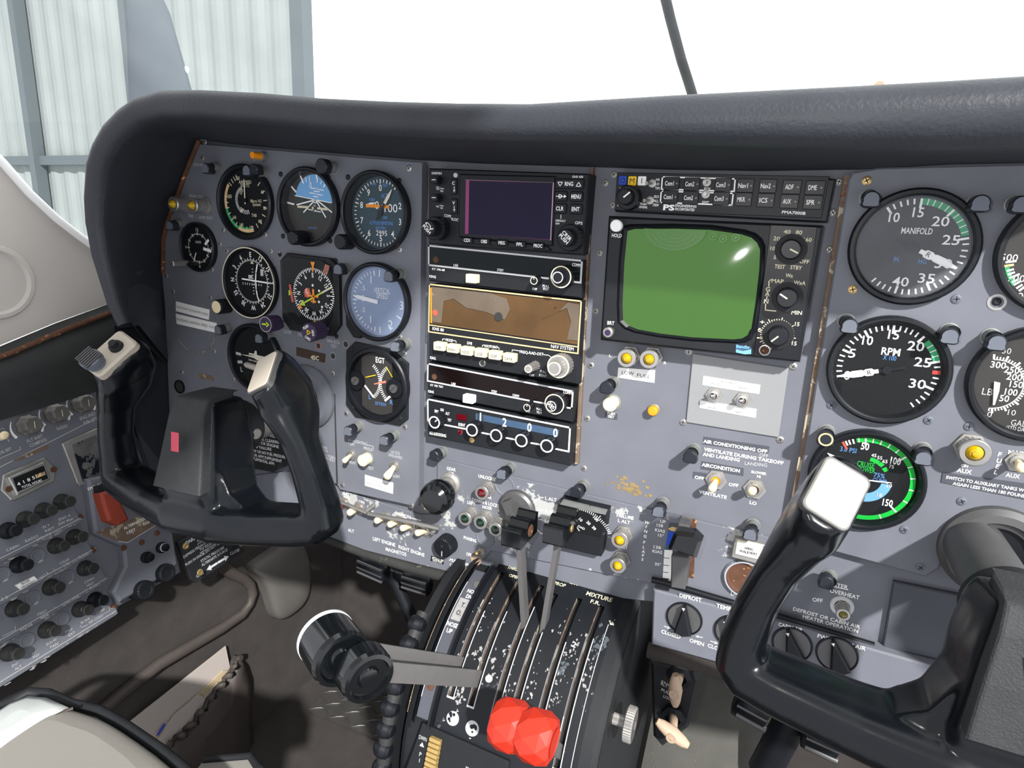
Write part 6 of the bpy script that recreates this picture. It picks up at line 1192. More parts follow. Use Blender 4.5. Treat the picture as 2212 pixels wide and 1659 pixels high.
# friction wheel
c=PU(1361,1564,.283); t=thing('friction_knob','knurled metal friction wheel on the right side of the pedestal','knob',c); b=MB()
b.lathe([(.005,-.016),(.005,-.004),(.0140,-.004),(.0152,-.003),(.0152,.003),(.0140,.004),(.004,.004),(.0035,.0045),(0,.0045)],c,'metal_dull',(1,0,0),80,[None,None,None,'metal_dull',None,'gunmetal','gunmetal',None],star=(40,.04)); b.build('wheel',t)
# trim wheel
t=thing('elevator_trim_control','black knobbly rubber trim wheel on the left side of the pedestal','wheel',(.072,QV,QW)); b=MB()
b.tube([cp(.072,a,.166) for a in range(36,118,3)],.0066,'rubber',10); b.build('rim',t)
for k in range(12):
    b=MB(); o=cp(.071,40+k*6.6,.167); b.lathe([(0,-.009),(.0045,-.0083),(.0075,-.0055),(.0088,-.001),(.0088,.001),(.0075,.0055),(.0045,.0083),(0,.009)],o,'black',(1,0,0),18); b.build('grip_bump',t)
b=MB(); patch(b,.068,.078,0,115,.158,'black_matte',30); b.add([cp(.078,a,.160) for a in range(0,116,5)]+[Vector((.078,QV,QW))],[tuple(range(25))],'black_matte'); b.build('disc',t)
# ================================================================ control wheels
def se(c,ex,ey,rx,ry,n=24,k=2.5):
    out=[]
    for i in range(n):
        a=2*PI*i/n; ca,sa=math.cos(a),math.sin(a); out.append(c+ex*(rx*math.copysign(abs(ca)**(2/k),ca))+ey*(ry*math.copysign(abs(sa)**(2/k),sa)))
    return out
def yoke(label,uc,vc,sw,roll=0,dx=0,dh=0):
    O=Vector((uc,vc,0)); t=thing('control_wheel',label,'control wheel',O)
    M=Matrix.Translation(O)@Matrix.Rotation(math.radians(roll),4,'Z')
    b=MB(); b.xf=M; V=Vector
    ex=V((1,0,0))
    def tilt(s,ph):
        a=math.radians(ph); be=math.radians(25*ph/45); fx=V((math.cos(be),s*math.sin(be),0)); yb=V((-s*math.sin(be),math.cos(be),0))
        return fx,V((0,0,1))*math.cos(a)-yb*math.sin(a),yb*math.cos(a)+V((0,0,1))*math.sin(a)
    for s in (-1,1):
        rg=[]
        for x,y,z,rx,ry,ph in ((.134,-.072,.137,.012,.016,0),(.1345,-.062,.137,.0160,.0205,0),(.135,-.042,.138,.0142,.0182,0),(.1295,-.012,.141,.0130,.0165,0),(.1210,.014,.142,.0132,.0172,0),(.1120,.034,.137,.0150,.0262,6),(.1045,.050,.1370,.0162,.0298,22),(.1005,.063,.1425,.0167,.0290,40),(.0990,.0705,.1480,.0162,.0272,45),(.0985,.0735,.1525,.0146,.0240,45)):
            fx,e2,_=tilt(s,ph); rg.append(se(V((s*(x+dx),y,z)),fx,e2,rx,ry))
        b.loft(rg,'yoke_black')
    rg=[]
    for x,y,z,ry,rz in ((-.142,-.060,.137,.012,.017),(-.137,-.062,.137,.0165,.021),(-.115,-.067,.139,.0165,.0225),(-.07,-.0725,.143,.0170,.025),(-.03,-.0745,.147,.0185,.028),(.03,-.0745,.147,.0185,.028),(.07,-.0725,.143,.0170,.025),(.115,-.067,.139,.0165,.0225),(.137,-.062,.137,.0165,.021),(.142,-.060,.137,.012,.017)):
        rg.append(se(V((x*(1+dx/.137),y,z)),V((0,0,1)),V((0,1,0)),rz,ry,24,3.0))
    b.loft([list(reversed(r)) for r in rg],'yoke_black')
    # hub
    def quad(y,z0,z1,w0,w1):
        out=[]
        for p in se(V((0,0,0)),V((1,0,0)),V((0,1,0)),1,1,40,7): out.append(V((p.x*(w0+(w1-w0)*(p.y*.5+.5)),y,z0+(z1-z0)*(p.y*.5+.5))))
        return out
    b.loft([quad(-.080,.118,.165,.036,.036),quad(-.045,.112,.170,.036,.034),quad(-.01,.108,.161,.035,.0285),quad(.026+dh,.109,.151,.032,.0230),quad(.037+dh,.112,.148,.028,.0212)][::-1],'yoke_black',True)
    for s in (-1,1): b.loft([[V((s*.02,-.06,.118)),V((s*.02,-.06,.160)),V((s*.02,.0,.150)),V((s*.02,.0,.105))],[V((s*.043,-.06,.120)),V((s*.043,-.06,.160)),V((s*.043,-.045,.155)),V((s*.043,-.045,.122))],[V((s*.062,-.066,.125)),V((s*.062,-.066,.156)),V((s*.062,-.058,.152)),V((s*.062,-.058,.126))]],'yoke_black',False)
    b.build('wheel_body',t,remesh=.0016,smooth=16)
    b=MB(); b.xf=M
    def fq(y,zf,w,d=.0): return [V((-w,y,zf-.030)),V((w,y,zf-.030)),V((w,y,zf+d)),V((-w,y,zf+d))]
    b.loft([fq(-.040,.1715,.031,.0045),fq(-.010,.1625,.027,.0045),fq(.026+dh,.1525,.0225,.0045),fq(.0405+dh,.1475,.0205,.001),fq(.0415+dh,.1400,.0180,-.006)][::-1],'hub_black',False); b.build('hub_pad',t,bevel=.0025)
    e=MB(); e.xf=M; f=lambda x,y: V((x,y,.1715+.0052+(y+.040)*(-.0095/.066)-.0008+.0006)); e.add([f(*p) for p in ((-.0050,-.004),(.0050,-.004),(.0050,.0135),(-.0050,.0135))],[(0,1,2,3)],'pink'); e.build('emblem',t)
    b=MB(); b.xf=M; b.lathe([(.0235,.088),(.0262,.092),(.0262,.110),(.02,.112)],(0,0,0),'black_matte',n=40); b.lathe([(.0195,.0006),(.0195,.09)],(0,0,0),'metal_dull' if sw else 'gunmetal',n=36); b.build('shaft',t)
    b=MB(); b.xf=M; b.lathe([(.0058,0),(.0052,.0018),(0,.002)],V((.0245,-.004,.101)),'metal',(1,-.2,.2),20); b.build('clamp_screw',t)
    # grip tops
    for s in (-1,1):
        fx,e2,n=tilt(s,45); c=V((s*(.0985+dx),.0740,.1530))+n*.0006; F2=M@Matrix.Translation(c)@Matrix((fx,-e2,n)).transposed().to_4x4()
        b=MB(); b.xf=F2
        if sw and s<0:
            b.rbox(0,0,.0140,.0235,.005,-.004,.0045,'plate_white',.002); cap=b.build('grip_cap',t)
            b=MB(); b.xf=F2; b.lathe([(.0085,.004),(.0080,.009),(.0095,.0095),(.0100,.0105),(.0100,.016),(.0088,.0175),(0,.0175)],(.001,-.0145,0),'cap_grey',n=28)
            for k in range(-3,4): b.box((.001+k*.0026,-.0145,.0178),(.0012,.0165,.0022),'gunmetal')
            b.build('trim_button',cap)
            b=MB(); b.xf=F2; b.lathe([(.0068,.004),(.0062,.0075),(.0040,.008),(.0036,.0125),(0,.0128)],(.0015,.0085,0),'black_matte',n=24); b.build('push_button',cap)
        else:
            b.rbox(0,0,.0140,.0190,.0045,-.004,.0012,'gunmetal',.0005); pl=b.build('grip_frame',t)
            b=MB(); b.xf=F2; b.rbox(0,-.0003,.0128,.0176,.004,.001,.0022,'plate_white',.0006); b.build('grip_plate',pl)
    return t
yoke('complete black control wheel on the left with a thumb switch on its left grip',-.127,-.037,True,2.5)
yoke('black control wheel cut off by the right picture edge, with an off-white grip plate',.5085,-.046,False,0,.0105,-.011)
# ================================================================ circuit breaker panel on the left wall
CN=Vector((.966,.259,0)).normalized(); CO=Vector((-.372,-.25,0)); C1=Vector((0,0,-1)); C2=CN.cross(C1)
CM=Matrix.Translation(CO)@Matrix((C1,C2,CN)).transposed().to_4x4()
def K(x,y,h=0.0):
    p=PLN(x,y,CO+CN*h,CN)-CO; return Vector((p.dot(C1),p.dot(C2),h))
def kq(pts,h): return [tuple(K(x,y,h)[:2]) for x,y in pts]
ROWS=[]
def wedge_h(p):
    for x0,y0,x1,y1,hh in ROWS:
        t=(p.y-(y0+(y1-y0)*(p.x-x0)/(x1-x0)))/hh
        if -.1<=t<=1: return max(.001,.0075-.0085*t)+.0007
    return .001
def ktext(b,s,x0,y0,x1,y1,hpx,h,m='whitegrey',bold=.01):
    if h==.0066: h=wedge_h(K((x0+x1)/2,(y0+y1)/2,.004))
    a,e=K(x0,y0,h),K(x1,y1,h); d=e-a; c=(a+e)/2; up=K((x0+x1)/2,(y0+y1)/2-hpx,h)-c
    b.text(s,c,max(.0015,up.length*.9),h,m,math.degrees(math.atan2(d.y,d.x)),math.hypot(d.x,d.y),bold)
cbp=thing('breaker_panel','blue-grey circuit breaker panel on the left side wall','panel plate',CO+C2*.06-C1*.1)
body=[(-160,962),(0,893),(205,832),(318,795),(330,1000),(352,1095),(388,1216),(392,1236),(258,1310),(253,1330),(0,1486),(-160,1590)]
b=MB(); b.xf=CM; b.prism(kq(body,0),-.03,0,'paint',.002)
# label ledges: raised wedges along each row
for l,r,hh in (((-160,1290),(172,1124),.022),((-160,1392),(198,1192),.021),((-160,1482),(229,1253),.021),((-160,1578),(252,1322),.021)):
    a,e=K(*l,.006),K(*r,.006); ROWS.append((a.x,a.y,e.x,e.y,hh)); x0,x1=a.x,e.x; f=lambda x:a.y+(e.y-a.y)*(x-x0)/(x1-x0)
    b.loft([[Vector((x,f(x)+hh,-.001)),Vector((x,f(x)+.001,.0075)),Vector((x,f(x)-.002,.0072)),Vector((x,f(x)-.004,-.001))] for x in (x0,x1)],'paint',False)
    for x in (x0,x1): pass
b.build('housing',cbp)
b=MB(); b.xf=CM
for l,r in (((-160,1090),(205,905)),): a,e=K(*l,0),K(*r,0); b.line([a,e],.0007,.0004,'whitegrey')
for l,r in (((-160,1288),(174,1121)),((-160,1388),(200,1189)),((-160,1478),(231,1250)),((-160,1574),(250,1321))): a,e=K(*l,.0078),K(*r,.0078); b.line([a+Vector((0,.001,0)),e+Vector((0,.001,0))],.0007,.0085,'whitegrey')
hh=.0012
for s,a,e,h in (('FLT INST',(325,740),(508,668),8),('COMPASS',(355,792),(553,712),8),('RADIO',(680,590),(805,548),8),('ENG INST',(955,470),(1140,402),8),('FUEL QTY',(1000,522),(1160,458),8),('OIL RFT',(-10,880),(135,822),7)): ktext(b,s,*XA(*a),*XA(*e),h,hh)
for s,x,y in (('O',42,640),('F',75,685),('F',105,725)): p=K(*XA(x,y),hh); b.text(s,p,.0035,hh,'whitegrey',25)
b.line([K(*XA(*p),hh) for p in ((-60,625),(35,580),(55,600))],.0006,hh,'whitegrey'); b.line([K(*XA(*p),hh) for p in ((-10,945),(245,835),(235,800))],.0006,hh,'whitegrey')
hb=.0066
for s,a,e,h in (('CABIN',(48,512),(155,472),7),('RADIO',(202,440),(303,396),7),('FLT',(342,330),(398,310),6.5),('INST',(357,360),(433,330),6.5),('ENG &',(468,268),(563,232),6.5),('SW PNL',(465,305),(590,258),6.5),('LIGHTS',(290,428),(405,380),6.5),('CIGAR',(475,618),(552,580),6.5),('LTR',(508,635),(555,612),6.5),('CLOCK',(622,572),(700,535),7),('C SEAT R',(290,755),(385,690),7),('S B',(10,905),(65,880),7),('CABIN',(672,770),(750,732),6.5),('HEAT',(692,795),(750,768),6.5),('& OAT',(715,815),(795,775),6.5),('GYRO PWR',(495,950),(632,875),6.5),('FREQ',(300,1025),(372,990),6.5),('MEM',(325,1055),(385,1022),6.5),('RADAR',(162,1145),(260,1098),7),('FIRE',(520,1165),(580,1138),6.5),('EXT',(545,1190),(597,1162),6.5),('BLWR',(645,1092),(718,1052),6.5),('COMP',(768,1015),(836,980),6.5),('AIR COND',(705,1090),(820,1028),6.5),('EQUIP',(370,1262),(452,1220),6.5),('FAN',(402,1285),(462,1252),6.5),('AC',(250,1340),(290,1322),6.5),('INV',(262,1365),(315,1338),6.5),('ENC',(95,1435),(150,1405),6.5),('ALT',(118,1460),(172,1430),6.5)): ktext(b,s,*XB(*a),*XB(*e),h,hb)
for l in (((5,590),(45,575),(30,555)),((60,550),(285,435)),((410,372),(655,262)),((640,1110),(650,1125),(695,1105)),((820,1020),(878,990),(870,965)),((430,965),(440,978),(490,955)),((640,868),(685,842),(680,822)),((30,925),(140,860),(130,835)),((395,695),(435,675),(430,660)),((20,1195),(125,1145),(120,1120))): b.line([K(*XB(*p),hb) for p in l],.0006,hb,'whitegrey')
b.build('lettering',cbp)
b=MB(); b.xf=CM
for x,y in ((150,940),): b.poly([tuple(K(*XA(*p),.0006)[:2]) for p in ((150,965),(520,790),(585,790),(560,830),(260,955),(170,970))],.0006,'edge_worn')
rr=random.Random(5)
for l,r in (((0,1305),(195,1187)),((0,1392),(225,1248)),((0,1482),(248,1318)),((0,1215),(172,1118))):
    for k in range(16):
        q=rr.random(); p=K(l[0]+(r[0]-l[0])*q,l[1]+(r[1]-l[1])*q+rr.uniform(3,9),.0075); s_=rr.uniform(.0010,.0028); b.poly([(p.x+s_*1.4*rr.uniform(.5,1.2)*math.cos(a),p.y+s_*.45*rr.uniform(.4,1.2)*math.sin(a)) for a in [j*PI/4 for j in range(8)]],.0077+k*1e-5,'worn_grey')
b.build('worn_edges',cbp)
for lab,x,y in (('dimmer knob above the FLT INST COMPASS lettering',318,550),('dimmer knob above the RADIO lettering',648,410),('dimmer knob above the ENG INST lettering, nearest the left wheel',965,290)):
    o=K(*XA(x,y),0); t=thing('dimmer_knob',lab,'knob',CM@o,'dimmer knobs'); b=MB(); b.xf=CM; b.lathe([(.0125,0),(.0125,.004),(.0105,.007),(.0098,.0150),(.0085,.0165),(0,.0165)],o,'knob_brown',n=48,star=(8,.10)); b.tick((o.x+.0,o.y),8,-.0045,.0035,.0009,.0168,'cream'); b.build('knob',t)
    b=MB(); b.xf=CM; c=o
    for a0,a1 in ((-130,-60),(60,130)):
        for k in range(6):
            f0=k/6; A0=a0+(a1-a0)*f0; A1=a0+(a1-a0)*(f0+1/6); b.ring(c,.0155,.0162+.0022*(abs(A0)-60)/70,.0005,'white',A0,A1,2)
    b.build('dial_marks',cbp)
b=MB(); o=K(*XA(15,700),0); b.xf=CM; b.tube([o,o+Vector((-.001,.002,.006)),o+Vector((-.002,.003,.013)),o+Vector((-.002,.003,.015))],[.003,.0042,.0045,.002],'ivory',14,1,(1,0,0)); tag(b.build('toggle_lever',org=CM@o),'ivory toggle at the left picture edge beside the OFF lettering','switch')
# hour meter
pts=kq([XA(*p) for p in ((45,1135),(540,925),(672,1070),(660,1215),(185,1445),(140,1440),(20,1320))],.004); c=CM@K(*XA(360,1180),0)
t=thing('hour_meter','silver-framed hour meter with black counter window on the breaker panel','meter',c); b=MB(); b.xf=CM; b.prism(pts,0,.003,'metal',.001); b.build('flange',t)
b=MB(); b.xf=CM; b.prism(kq([XA(*p) for p in ((98,1170),(530,975),(608,1190),(210,1385))],.008),.003,.008,'metal',.0012); b.build('case',t)
b=MB(); b.xf=CM; wq=.0083; b.poly(kq([XA(*p) for p in ((150,1180),(520,1025),(575,1180),(210,1340))],.008),wq,'black_face')
b.poly(kq([XA(*p) for p in ((415,1135),(530,1098),(540,1135),(430,1180))],.008),wq+.0002,'arc_cream')
for s,a,e,h in (('TOTAL HOURS',(258,1290),(500,1200),6),('4 1 8 5',(205,1255),(415,1165),8),('7 0',(430,1150),(530,1115),7)): ktext(b,s,*XA(*a),*XA(*e),h,wq+.0004,'white' if s[0]!='7' else 'ink')
b.build('counter',t)
for x,y in ((88,1310),(622,1075)): b=MB(); b.xf=CM; b.lathe([(.0034,.003),(.003,.0045),(0,.0048)],K(*XA(x,y),0),'rust',n=18); b.build('screw',t)
# dirty window frame
c=CM@K(*XA(1000,930),0); t=thing('card_holder','dull metal frame with a dirty clear window, half behind the left wheel','frame',c)
b=MB(); b.xf=CM; o1=kq([XA(*p) for p in ((745,760),(1180,570),(1290,1120),(1210,1190),(960,1270),(930,1240))],.004); i1=kq([XA(*p) for p in ((855,780),(1150,655),(1240,1100),(1180,1165),(1010,1235),(985,1210))],.004)
b.prism(o1,0,.0035,'metal_dull',.001); b.build('frame',t); b=MB(); b.xf=CM; b.prism(i1,.0035,.0042,'dirty_glass',.0004); b.build('window',t)
# breakers
pr=MB(); pr.lathe([(.0095,0),(.0092,.002),(.0058,.0075),(.0055,.0095)],(0,0,0),'breaker',n=24); pr.lathe([(.0040,.0095),(.0040,.0135)],(0,0,0),'whitegrey',n=20); pr.lathe([(.0058,.0135),(.0062,.0145),(.0062,.0185),(.0054,.0195),(.0032,.0195),(.0030,.0190),(0,.0190)],(0,0,0),'breaker',n=24)
t0=bpy.data.objects.new('circuit_breaker',None)
BK=[('black push-pull breaker above the CABIN lettering',60,355,1),('breaker above the RADIO lettering of the light row',200,265,0),('breaker above the FLT INST lettering of the light row',345,195,0),('breaker above the ENG & SW PNL lettering',490,125,0),('black breaker above the white headset label',150,625,1),('breaker above the CIGAR LTR lettering',445,475,0),('breaker above the CLOCK lettering',590,405,0),('breaker left of the FREQ MEM lettering',115,975,0),('breaker above the GYRO PWR lettering',405,805,0),('breaker above the CABIN HEAT lettering',675,655,0),('breaker above the ENC ALT lettering',75,1325,0),('breaker above the EQUIP FAN lettering',370,1145,0),('breaker above the BLWR lettering',635,980,0),('dark breaker above the COMP lettering, end of the bottom row',755,905,1)]
meA=None
for lab,x,y,dk in BK:
    o=CM@K(*XB(x,y),0); t=thing('circuit_breaker',lab,'circuit breaker',o,'push-pull breakers'); t.matrix_world=W2@Matrix.Translation(o)@Matrix((C1,C2,CN)).transposed().to_4x4()
    for nm,prof,m in (('bushing',[(.0095,0),(.0092,.002),(.0058,.0075),(.0055,.0100),(0,.01)],'breaker' if not dk else 'black'),('collar',[(.0040,.0095),(.0040,.0140)],'whitegrey' if not dk else 'black'),('button',[(.0040,.0132),(.0062,.0145),(.0062,.0185),(.0054,.0195),(.0032,.0195),(.0030,.0190),(0,.0190)],'breaker' if not dk else 'black')):
        key_=(nm,dk)
        if key_ not in _tc:
            m_=MB(); m_.lathe(prof,(0,0,0),m,n=24); ob=m_.build(nm); _tc[key_]=ob.data; ob.matrix_world=Matrix(); ob.parent=t
        else: ob=bpy.data.objects.new(nm,_tc[key_]); COL.objects.link(ob); ob.parent=t
bpy.data.objects.remove(t0)
for k_,(lab,x,y) in enumerate((('flat round blanking plug left of the CIGAR LTR breaker',300,555),('flat round blanking plug left of the CABIN HEAT breaker',540,725),('flat round blanking plug left of the GYRO PWR breaker',265,890),('flat round blanking plug left of the BLWR breaker',495,1060),('flat round blanking plug left of the EQUIP FAN breaker',215,1230),('flat round blanking plug at the left edge beside the black headset breaker',20,705))):
    o=K(*XB(x,y),0); b=MB(); b.xf=CM; b.lathe([(.0085,0),(.0080,.0012),(.0060,.0014),(.005,.0008),(0,.0008)],o,'paint' if k_ in (3,4) else 'paint_chipped',n=28); tag(b.build('blanking_plug',org=CM@o),lab,'plug')
b=MB(); b.xf=CM; c4=[tuple(K(*XB(*p),.0072)[:2]) for p in ((125,790),(272,718),(310,755),(165,832))]; b.prism(c4,.0040,.0072,'placard'); o=tag(b.build('placard',org=CM@K(*XB(215,770),.004)),'small white label about a headset on the breaker panel','placard')
b=MB(); b.xf=CM; ktext(b,'BOSE',*XB(172,780),*XB(235,748),6,.0074,'ink'); ktext(b,'HEADSET',*XB(172,810),*XB(280,758),6,.0074,'ink'); b.build('lettering',o)
# alternator switch box
t=thing('alternator_switch_box','blue-grey box with two red switch guards at the front of the breaker panel','switch box',CM@K(*XB(1150,400),.01))
b=MB(); b.xf=CM; b.prism(kq([XB(*p) for p in ((700,-60),(1010,-120),(1320,150),(1370,300),(1420,620),(1375,680),(960,930),(900,850),(1000,640),(985,480),(760,380))],.014),.0003,.014,'paint',.003); b.build('box',t)
b=MB(); b.xf=CM; hb=.0144
b.poly(kq([XB(*p) for p in ((755,370),(1270,180),(1325,262),(1015,445),(940,440))],hb),hb,'edge_worn'); 
for s,a,e,h in (('ALTERNATOR',(985,340),(1165,250),7),('LEFT',(1010,372),(1080,345),7),('RIGHT',(1140,305),(1218,270),7),('EMG ALT SW',(700,25),(880,-50),7)): ktext(b,s,*XB(*a),*XB(*e),h,hb+.0003,'white')
b.line([K(*XB(*p),hb) for p in ((940,440),(1015,450),(1320,262))],.0009,hb+.0003,'whitegrey'); b.build('lettering',t)
for lab,pts in (('worn red switch guard in front of the left wheel, the nearer one',((800,55),(905,25),(965,120),(1035,265),(955,312),(870,280),(835,180))),('dark red switch guard half hidden under the left wheel rim',((1045,110),(1120,90),(1190,130),(1215,180),(1160,205),(1100,170)))):
    cc=CM@K(*XB(*pts[0]),.014); g=thing('switch_guard',lab,'switch guard',cc,'red switch guards'); b=MB(); b.xf=CM; q=kq([XB(*p) for p in pts],.030); b.prism(q,.014,.030,'red_guard',.003); b.build('guard',g)
    b=MB(); b.xf=CM; p=K(*XB(pts[0][0]+10,pts[0][1]-25),.016); b.box((p.x,p.y,.018),(.016,.014,.012),'black_matte'); b.build('hinge',g)
for lab,x,y,m,r in (('black push button, left of the pair on the box end',1160,568,'black',.0072),('black push button with pale ring on the box end',1280,490,'black',.0072)):
    o=K(*XB(x,y),.014); t2=thing('push_button',lab,'button',CM@o); b=MB(); b.xf=CM; b.lathe([(r,0),(r,.004),(r*.75,.0045),(r*.7,.011),(0,.012)],o,m,n=24); b.build('cap',t2)
    if x==1280: b=MB(); b.xf=CM; b.lathe([(r*.78,.0065),(r*.78,.0085),(r*.7,.0088)],o,'whitegrey',n=24); b.build('ring',t2)
for lab,x,y in (('dark knurled knob at the lower end of the breaker panel, nearer the seat',1110,825),('dark knurled knob at the lower end of the breaker panel, nearer the placard',1280,690)):
    o=K(*XB(x,y),.008); t2=thing('round_knob',lab,'knob',CM@o,'knurled knobs'); b=MB(); b.xf=CM; b.lathe([(.0125,-.01),(.0118,.014),(.0105,.0155),(.007,.0155),(.0065,.0150),(0,.0150)],o,'knob_brown' if 0 else 'black_worn',n=48,star=(24,.05)); b.build('knob',t2)
for x,y in ((635,250),(1128,448),(1250,375),(985,492),(740,510),(820,750),(900,965)):
    b=MB(); b.xf=CM; b.lathe([(.0038,0),(.0035,.001),(0,.0013)],K(*XB(x,y),.0145 if x>950 and y<500 else .004),'rust',n=16); b.build('screw',cbp)
# parking brake placard
pn=[(384,1171),(500,1118),(522,1160),(529,1190),(424,1259),(413,1252)]
c=CM@K(455,1190,.012); b=MB(); b.xf=CM; b.prism(kq(pn,.012),.006,.012,'black_matte',.0008); pb=tag(b.build('placard',org=c),'black PARKING BRAKE instruction plate below the left wheel','placard')
Z5=Zm(300,1000,4.1475); b=MB(); b.xf=CM; hb=.0124
for s,a,e,h,bo in (('PARKING BRAKE',(422,720),(698,550),9,.03),('TO APPLY',(522,708),(632,640),6.5,0),('DEPRESS PEDALS, THEN PULL KNOB',(400,845),(802,578),6.5,0),('TO RELEASE',(545,780),(685,698),6.5,0),('PUSH IN KNOB. DO NOT DEPRESS PEDALS',(418,915),(865,625),6.5,0),('STATIC PRESSURE',(555,882),(762,755),6.5,0),('ALTERNATE SOURCE',(562,918),(792,775),6.5,0),('CLOSE',(818,815),(900,775),7,0),('OPEN',(515,1018),(578,985),7,0)): ktext(b,s,*Z5(*a),*Z5(*e),h,hb,'whitegrey',bo)
for a,e in (((525,730),(648,655)),((548,808),(702,712))): b.line([K(*Z5(*a),hb),K(*Z5(*e),hb)],.0006,hb,'whitegrey')
for a,e in (((705,895),(605,960)),((705,895),(805,835))): 
    p0,p1=K(*Z5(*a),hb),K(*Z5(*e),hb); d=(p1-p0).normalized(); n_=Vector((-d.y,d.x,0)); p0=p0+d*.002; b.line([p0,p1-d*.006],.0032,hb,'whitegrey'); b.poly([p1-d*.0075+n_*.0042,p1-d*.0075-n_*.0042,p1],hb+.0002,'whitegrey')
b.build('lettering',pb)
for x,y in ((368,745),(870,722),(497,980)): b=MB(); b.xf=CM; b.lathe([(.0048,.012),(.0042,.0132),(.0025,.0134),(0,.0128)],K(*Z5(x,y),.012),'brass',n=20); b.build('screw',pb)
# ================================================================ left wall trim, pocket, papers
UWL=-.386
def wu(pts,u=UWL): return [PU(x,y,u) for x,y in pts]
b=MB(); b.tube(wu([(200,1552),(262,1498),(341,1436),(410,1396),(477,1358),(522,1328),(540,1305),(546,1282),(540,1262),(525,1250),(505,1241),(484,1228)],-.384),[.0085,.0085,.009,.0088,.0085,.008,.0065,.0078,.008,.0085,.0095,.009],'vinyl_brown',14,1.0,(1,0,0)); struct(b.build('trim_8',org=wu([(410,1396)])[0]),'padded brown trim bead along the left wall')
cu=wu([(534,1226),(575,1200),(646,1152),(668,1192),(673,1240),(671,1292),(640,1325),(594,1352),(580,1300),(570,1262),(552,1238)],-.380)
b=MB(); c=sum(cu,Vector())/len(cu); n=len(cu); R0=[p+Vector((-.02,0,0)) for p in cu]; R1=cu; R2=[p.lerp(c,.10)+Vector((.010,0,.004)) for p in cu]; R3=[p.lerp(c,.5)+Vector((.016,0,.006)) for p in cu]; b.loft([R0,R1,R2,R3],'vinyl_grey',True,False); b.add(R3,[tuple(range(n))],'vinyl_grey',True); tag(b.build('kick_cushion',org=c,weld=True,sub=2),'grey-brown padded vinyl cushion in the left footwell','cushion')
# pocket
tp=[(360,1609),(392,1590),(420,1560),(446,1522),(470,1490),(494,1462),(508,1440),(518,1420)]; side=[(530,1440),(540,1470),(546,1540),(548,1640),(546,1800)]; low=[(420,1800),(340,1760),(330,1680)]
pk=wu(tp+side+low,-.372); c=sum(pk,Vector())/len(pk); n=len(pk)
b=MB(); b.loft([[p+Vector((-.014,0,0)) for p in pk],[p+Vector((.003*math.sin(i*2.4),0,0)) for i,p in enumerate(pk)],[p.lerp(c,.25)+Vector((.008+.004*math.sin(i*3.1),0,.0)) for i,p in enumerate(pk)],[p.lerp(c,.65)+Vector((.013,0,0)) for p in pk]],'vinyl_brown',True,False); b.add([p.lerp(c,.65)+Vector((.013,0,0)) for p in pk],[tuple(range(n))],'vinyl_brown',True)
t=tag(b.build('map_pocket',org=c),'brown vinyl map pocket with a ruffled elastic top on the left wall','pocket')
b=MB(); pts=[]
for i in range(len(tp)-1):
    for k in range(6):
        f=k/6; a=PU(*tp[i],-.368); e=PU(*tp[i+1],-.368); pts.append(a.lerp(e,f))
pts=[p+Vector((.0045*math.sin(i*1.25),.0028*math.cos(i*1.25),.002*math.sin(i*.9))) for i,p in enumerate(pts)]
b.tube(pts,[.0042+.0012*math.sin(i*1.25+1) for i in range(len(pts))],'vinyl_brown',10); b.build('ruffle',t)
def sheet(lab,pts,u,m,th=.0012,name='paper_sheet',u2=None):
    p=[PU(x,y,u) for x,y in pts]; b=MB(); slab(b,p,m,(-th,0,0)); return tag(b.build(name,org=p[0]),lab,'paper','papers in the map pocket')
sheet('large plain pale folder standing in the map pocket',[(262,1574),(487.6,1396),(498,1446),(500,1475),(400,1640),(318,1640)],-.380,'paper',.0015,'folder')
sheet('cream folded chart edge standing in the map pocket',[(318,1604),(482,1449),(492,1449),(491,1460),(440,1510),(385,1560),(345,1640),(310,1640)],-.3775,'paper_cream',.0015,'folded_chart')
sheet('white sheet in front of the folded chart in the map pocket',[(345,1620),(395,1560),(470,1475),(480,1480),(420,1570),(365,1640)],-.3755,'paper',.0010)
o=sheet('pale paper with blue print at the front of the map pocket',[(330,1615),(375,1545),(430,1500),(445,1510),(400,1580),(350,1640)],-.3745,'paper',.0008,'printed_sheet')
b=MB(); pp_=[PU(*XD(*p),-.3742) for p in ((1165,790),(1225,700),(1240,705),(1185,790))]; b.add(pp_,[(0,1,2,3)],'ink_blue'); b.build('print',o)
# ================================================================ seat
sv=-.295; ol=[(-140,1610),(-40,1548),(20,1514),(61,1497),(100,1500),(150,1522),(214,1538),(269,1570),(344,1622),(400,1668),(450,1730),(470,1830),(380,1990),(200,2060),(-60,1990),(-160,1850)]
top=[PLN(x,y,(0,sv,0),(0,1,0)) for x,y in ol]; c=sum(top,Vector())/len(top); n=len(top)
def rg(k,dv): return [p+(p-c).normalized()*k*0+(c-p)*max(0,k)+Vector((0,dv,0)) for p in top]
b=MB(); b.loft([rg(.04,-.10),rg(0,-.035),rg(.0,-.012),rg(.05,-.002),rg(.16,.003),rg(.45,.006)],'leather_seat',True,False); b.add(rg(.45,.006),[tuple(range(n))],'leather_seat',True)
st=tag(b.build('pilot_seat',org=c,sub=1),'pale leather seat cushion at the lower left','seat')
b=MB(); b.tube([PLN(x,y,(0,sv-.014,0),(0,1,0))+Vector((0,0,-.001)) for x,y in ol[1:12]],.0052,'black_matte',10); b.build('edge_piping',st)
sm=[(-80,1672),(0,1626),(60,1585),(110,1552),(140,1536),(158,1530)]; b=MB(); b.tube([PLN(x,y,(0,sv+.0035,0),(0,1,0)) for x,y in sm],.0016,'vinyl_brown',8); b.build('seam',st)
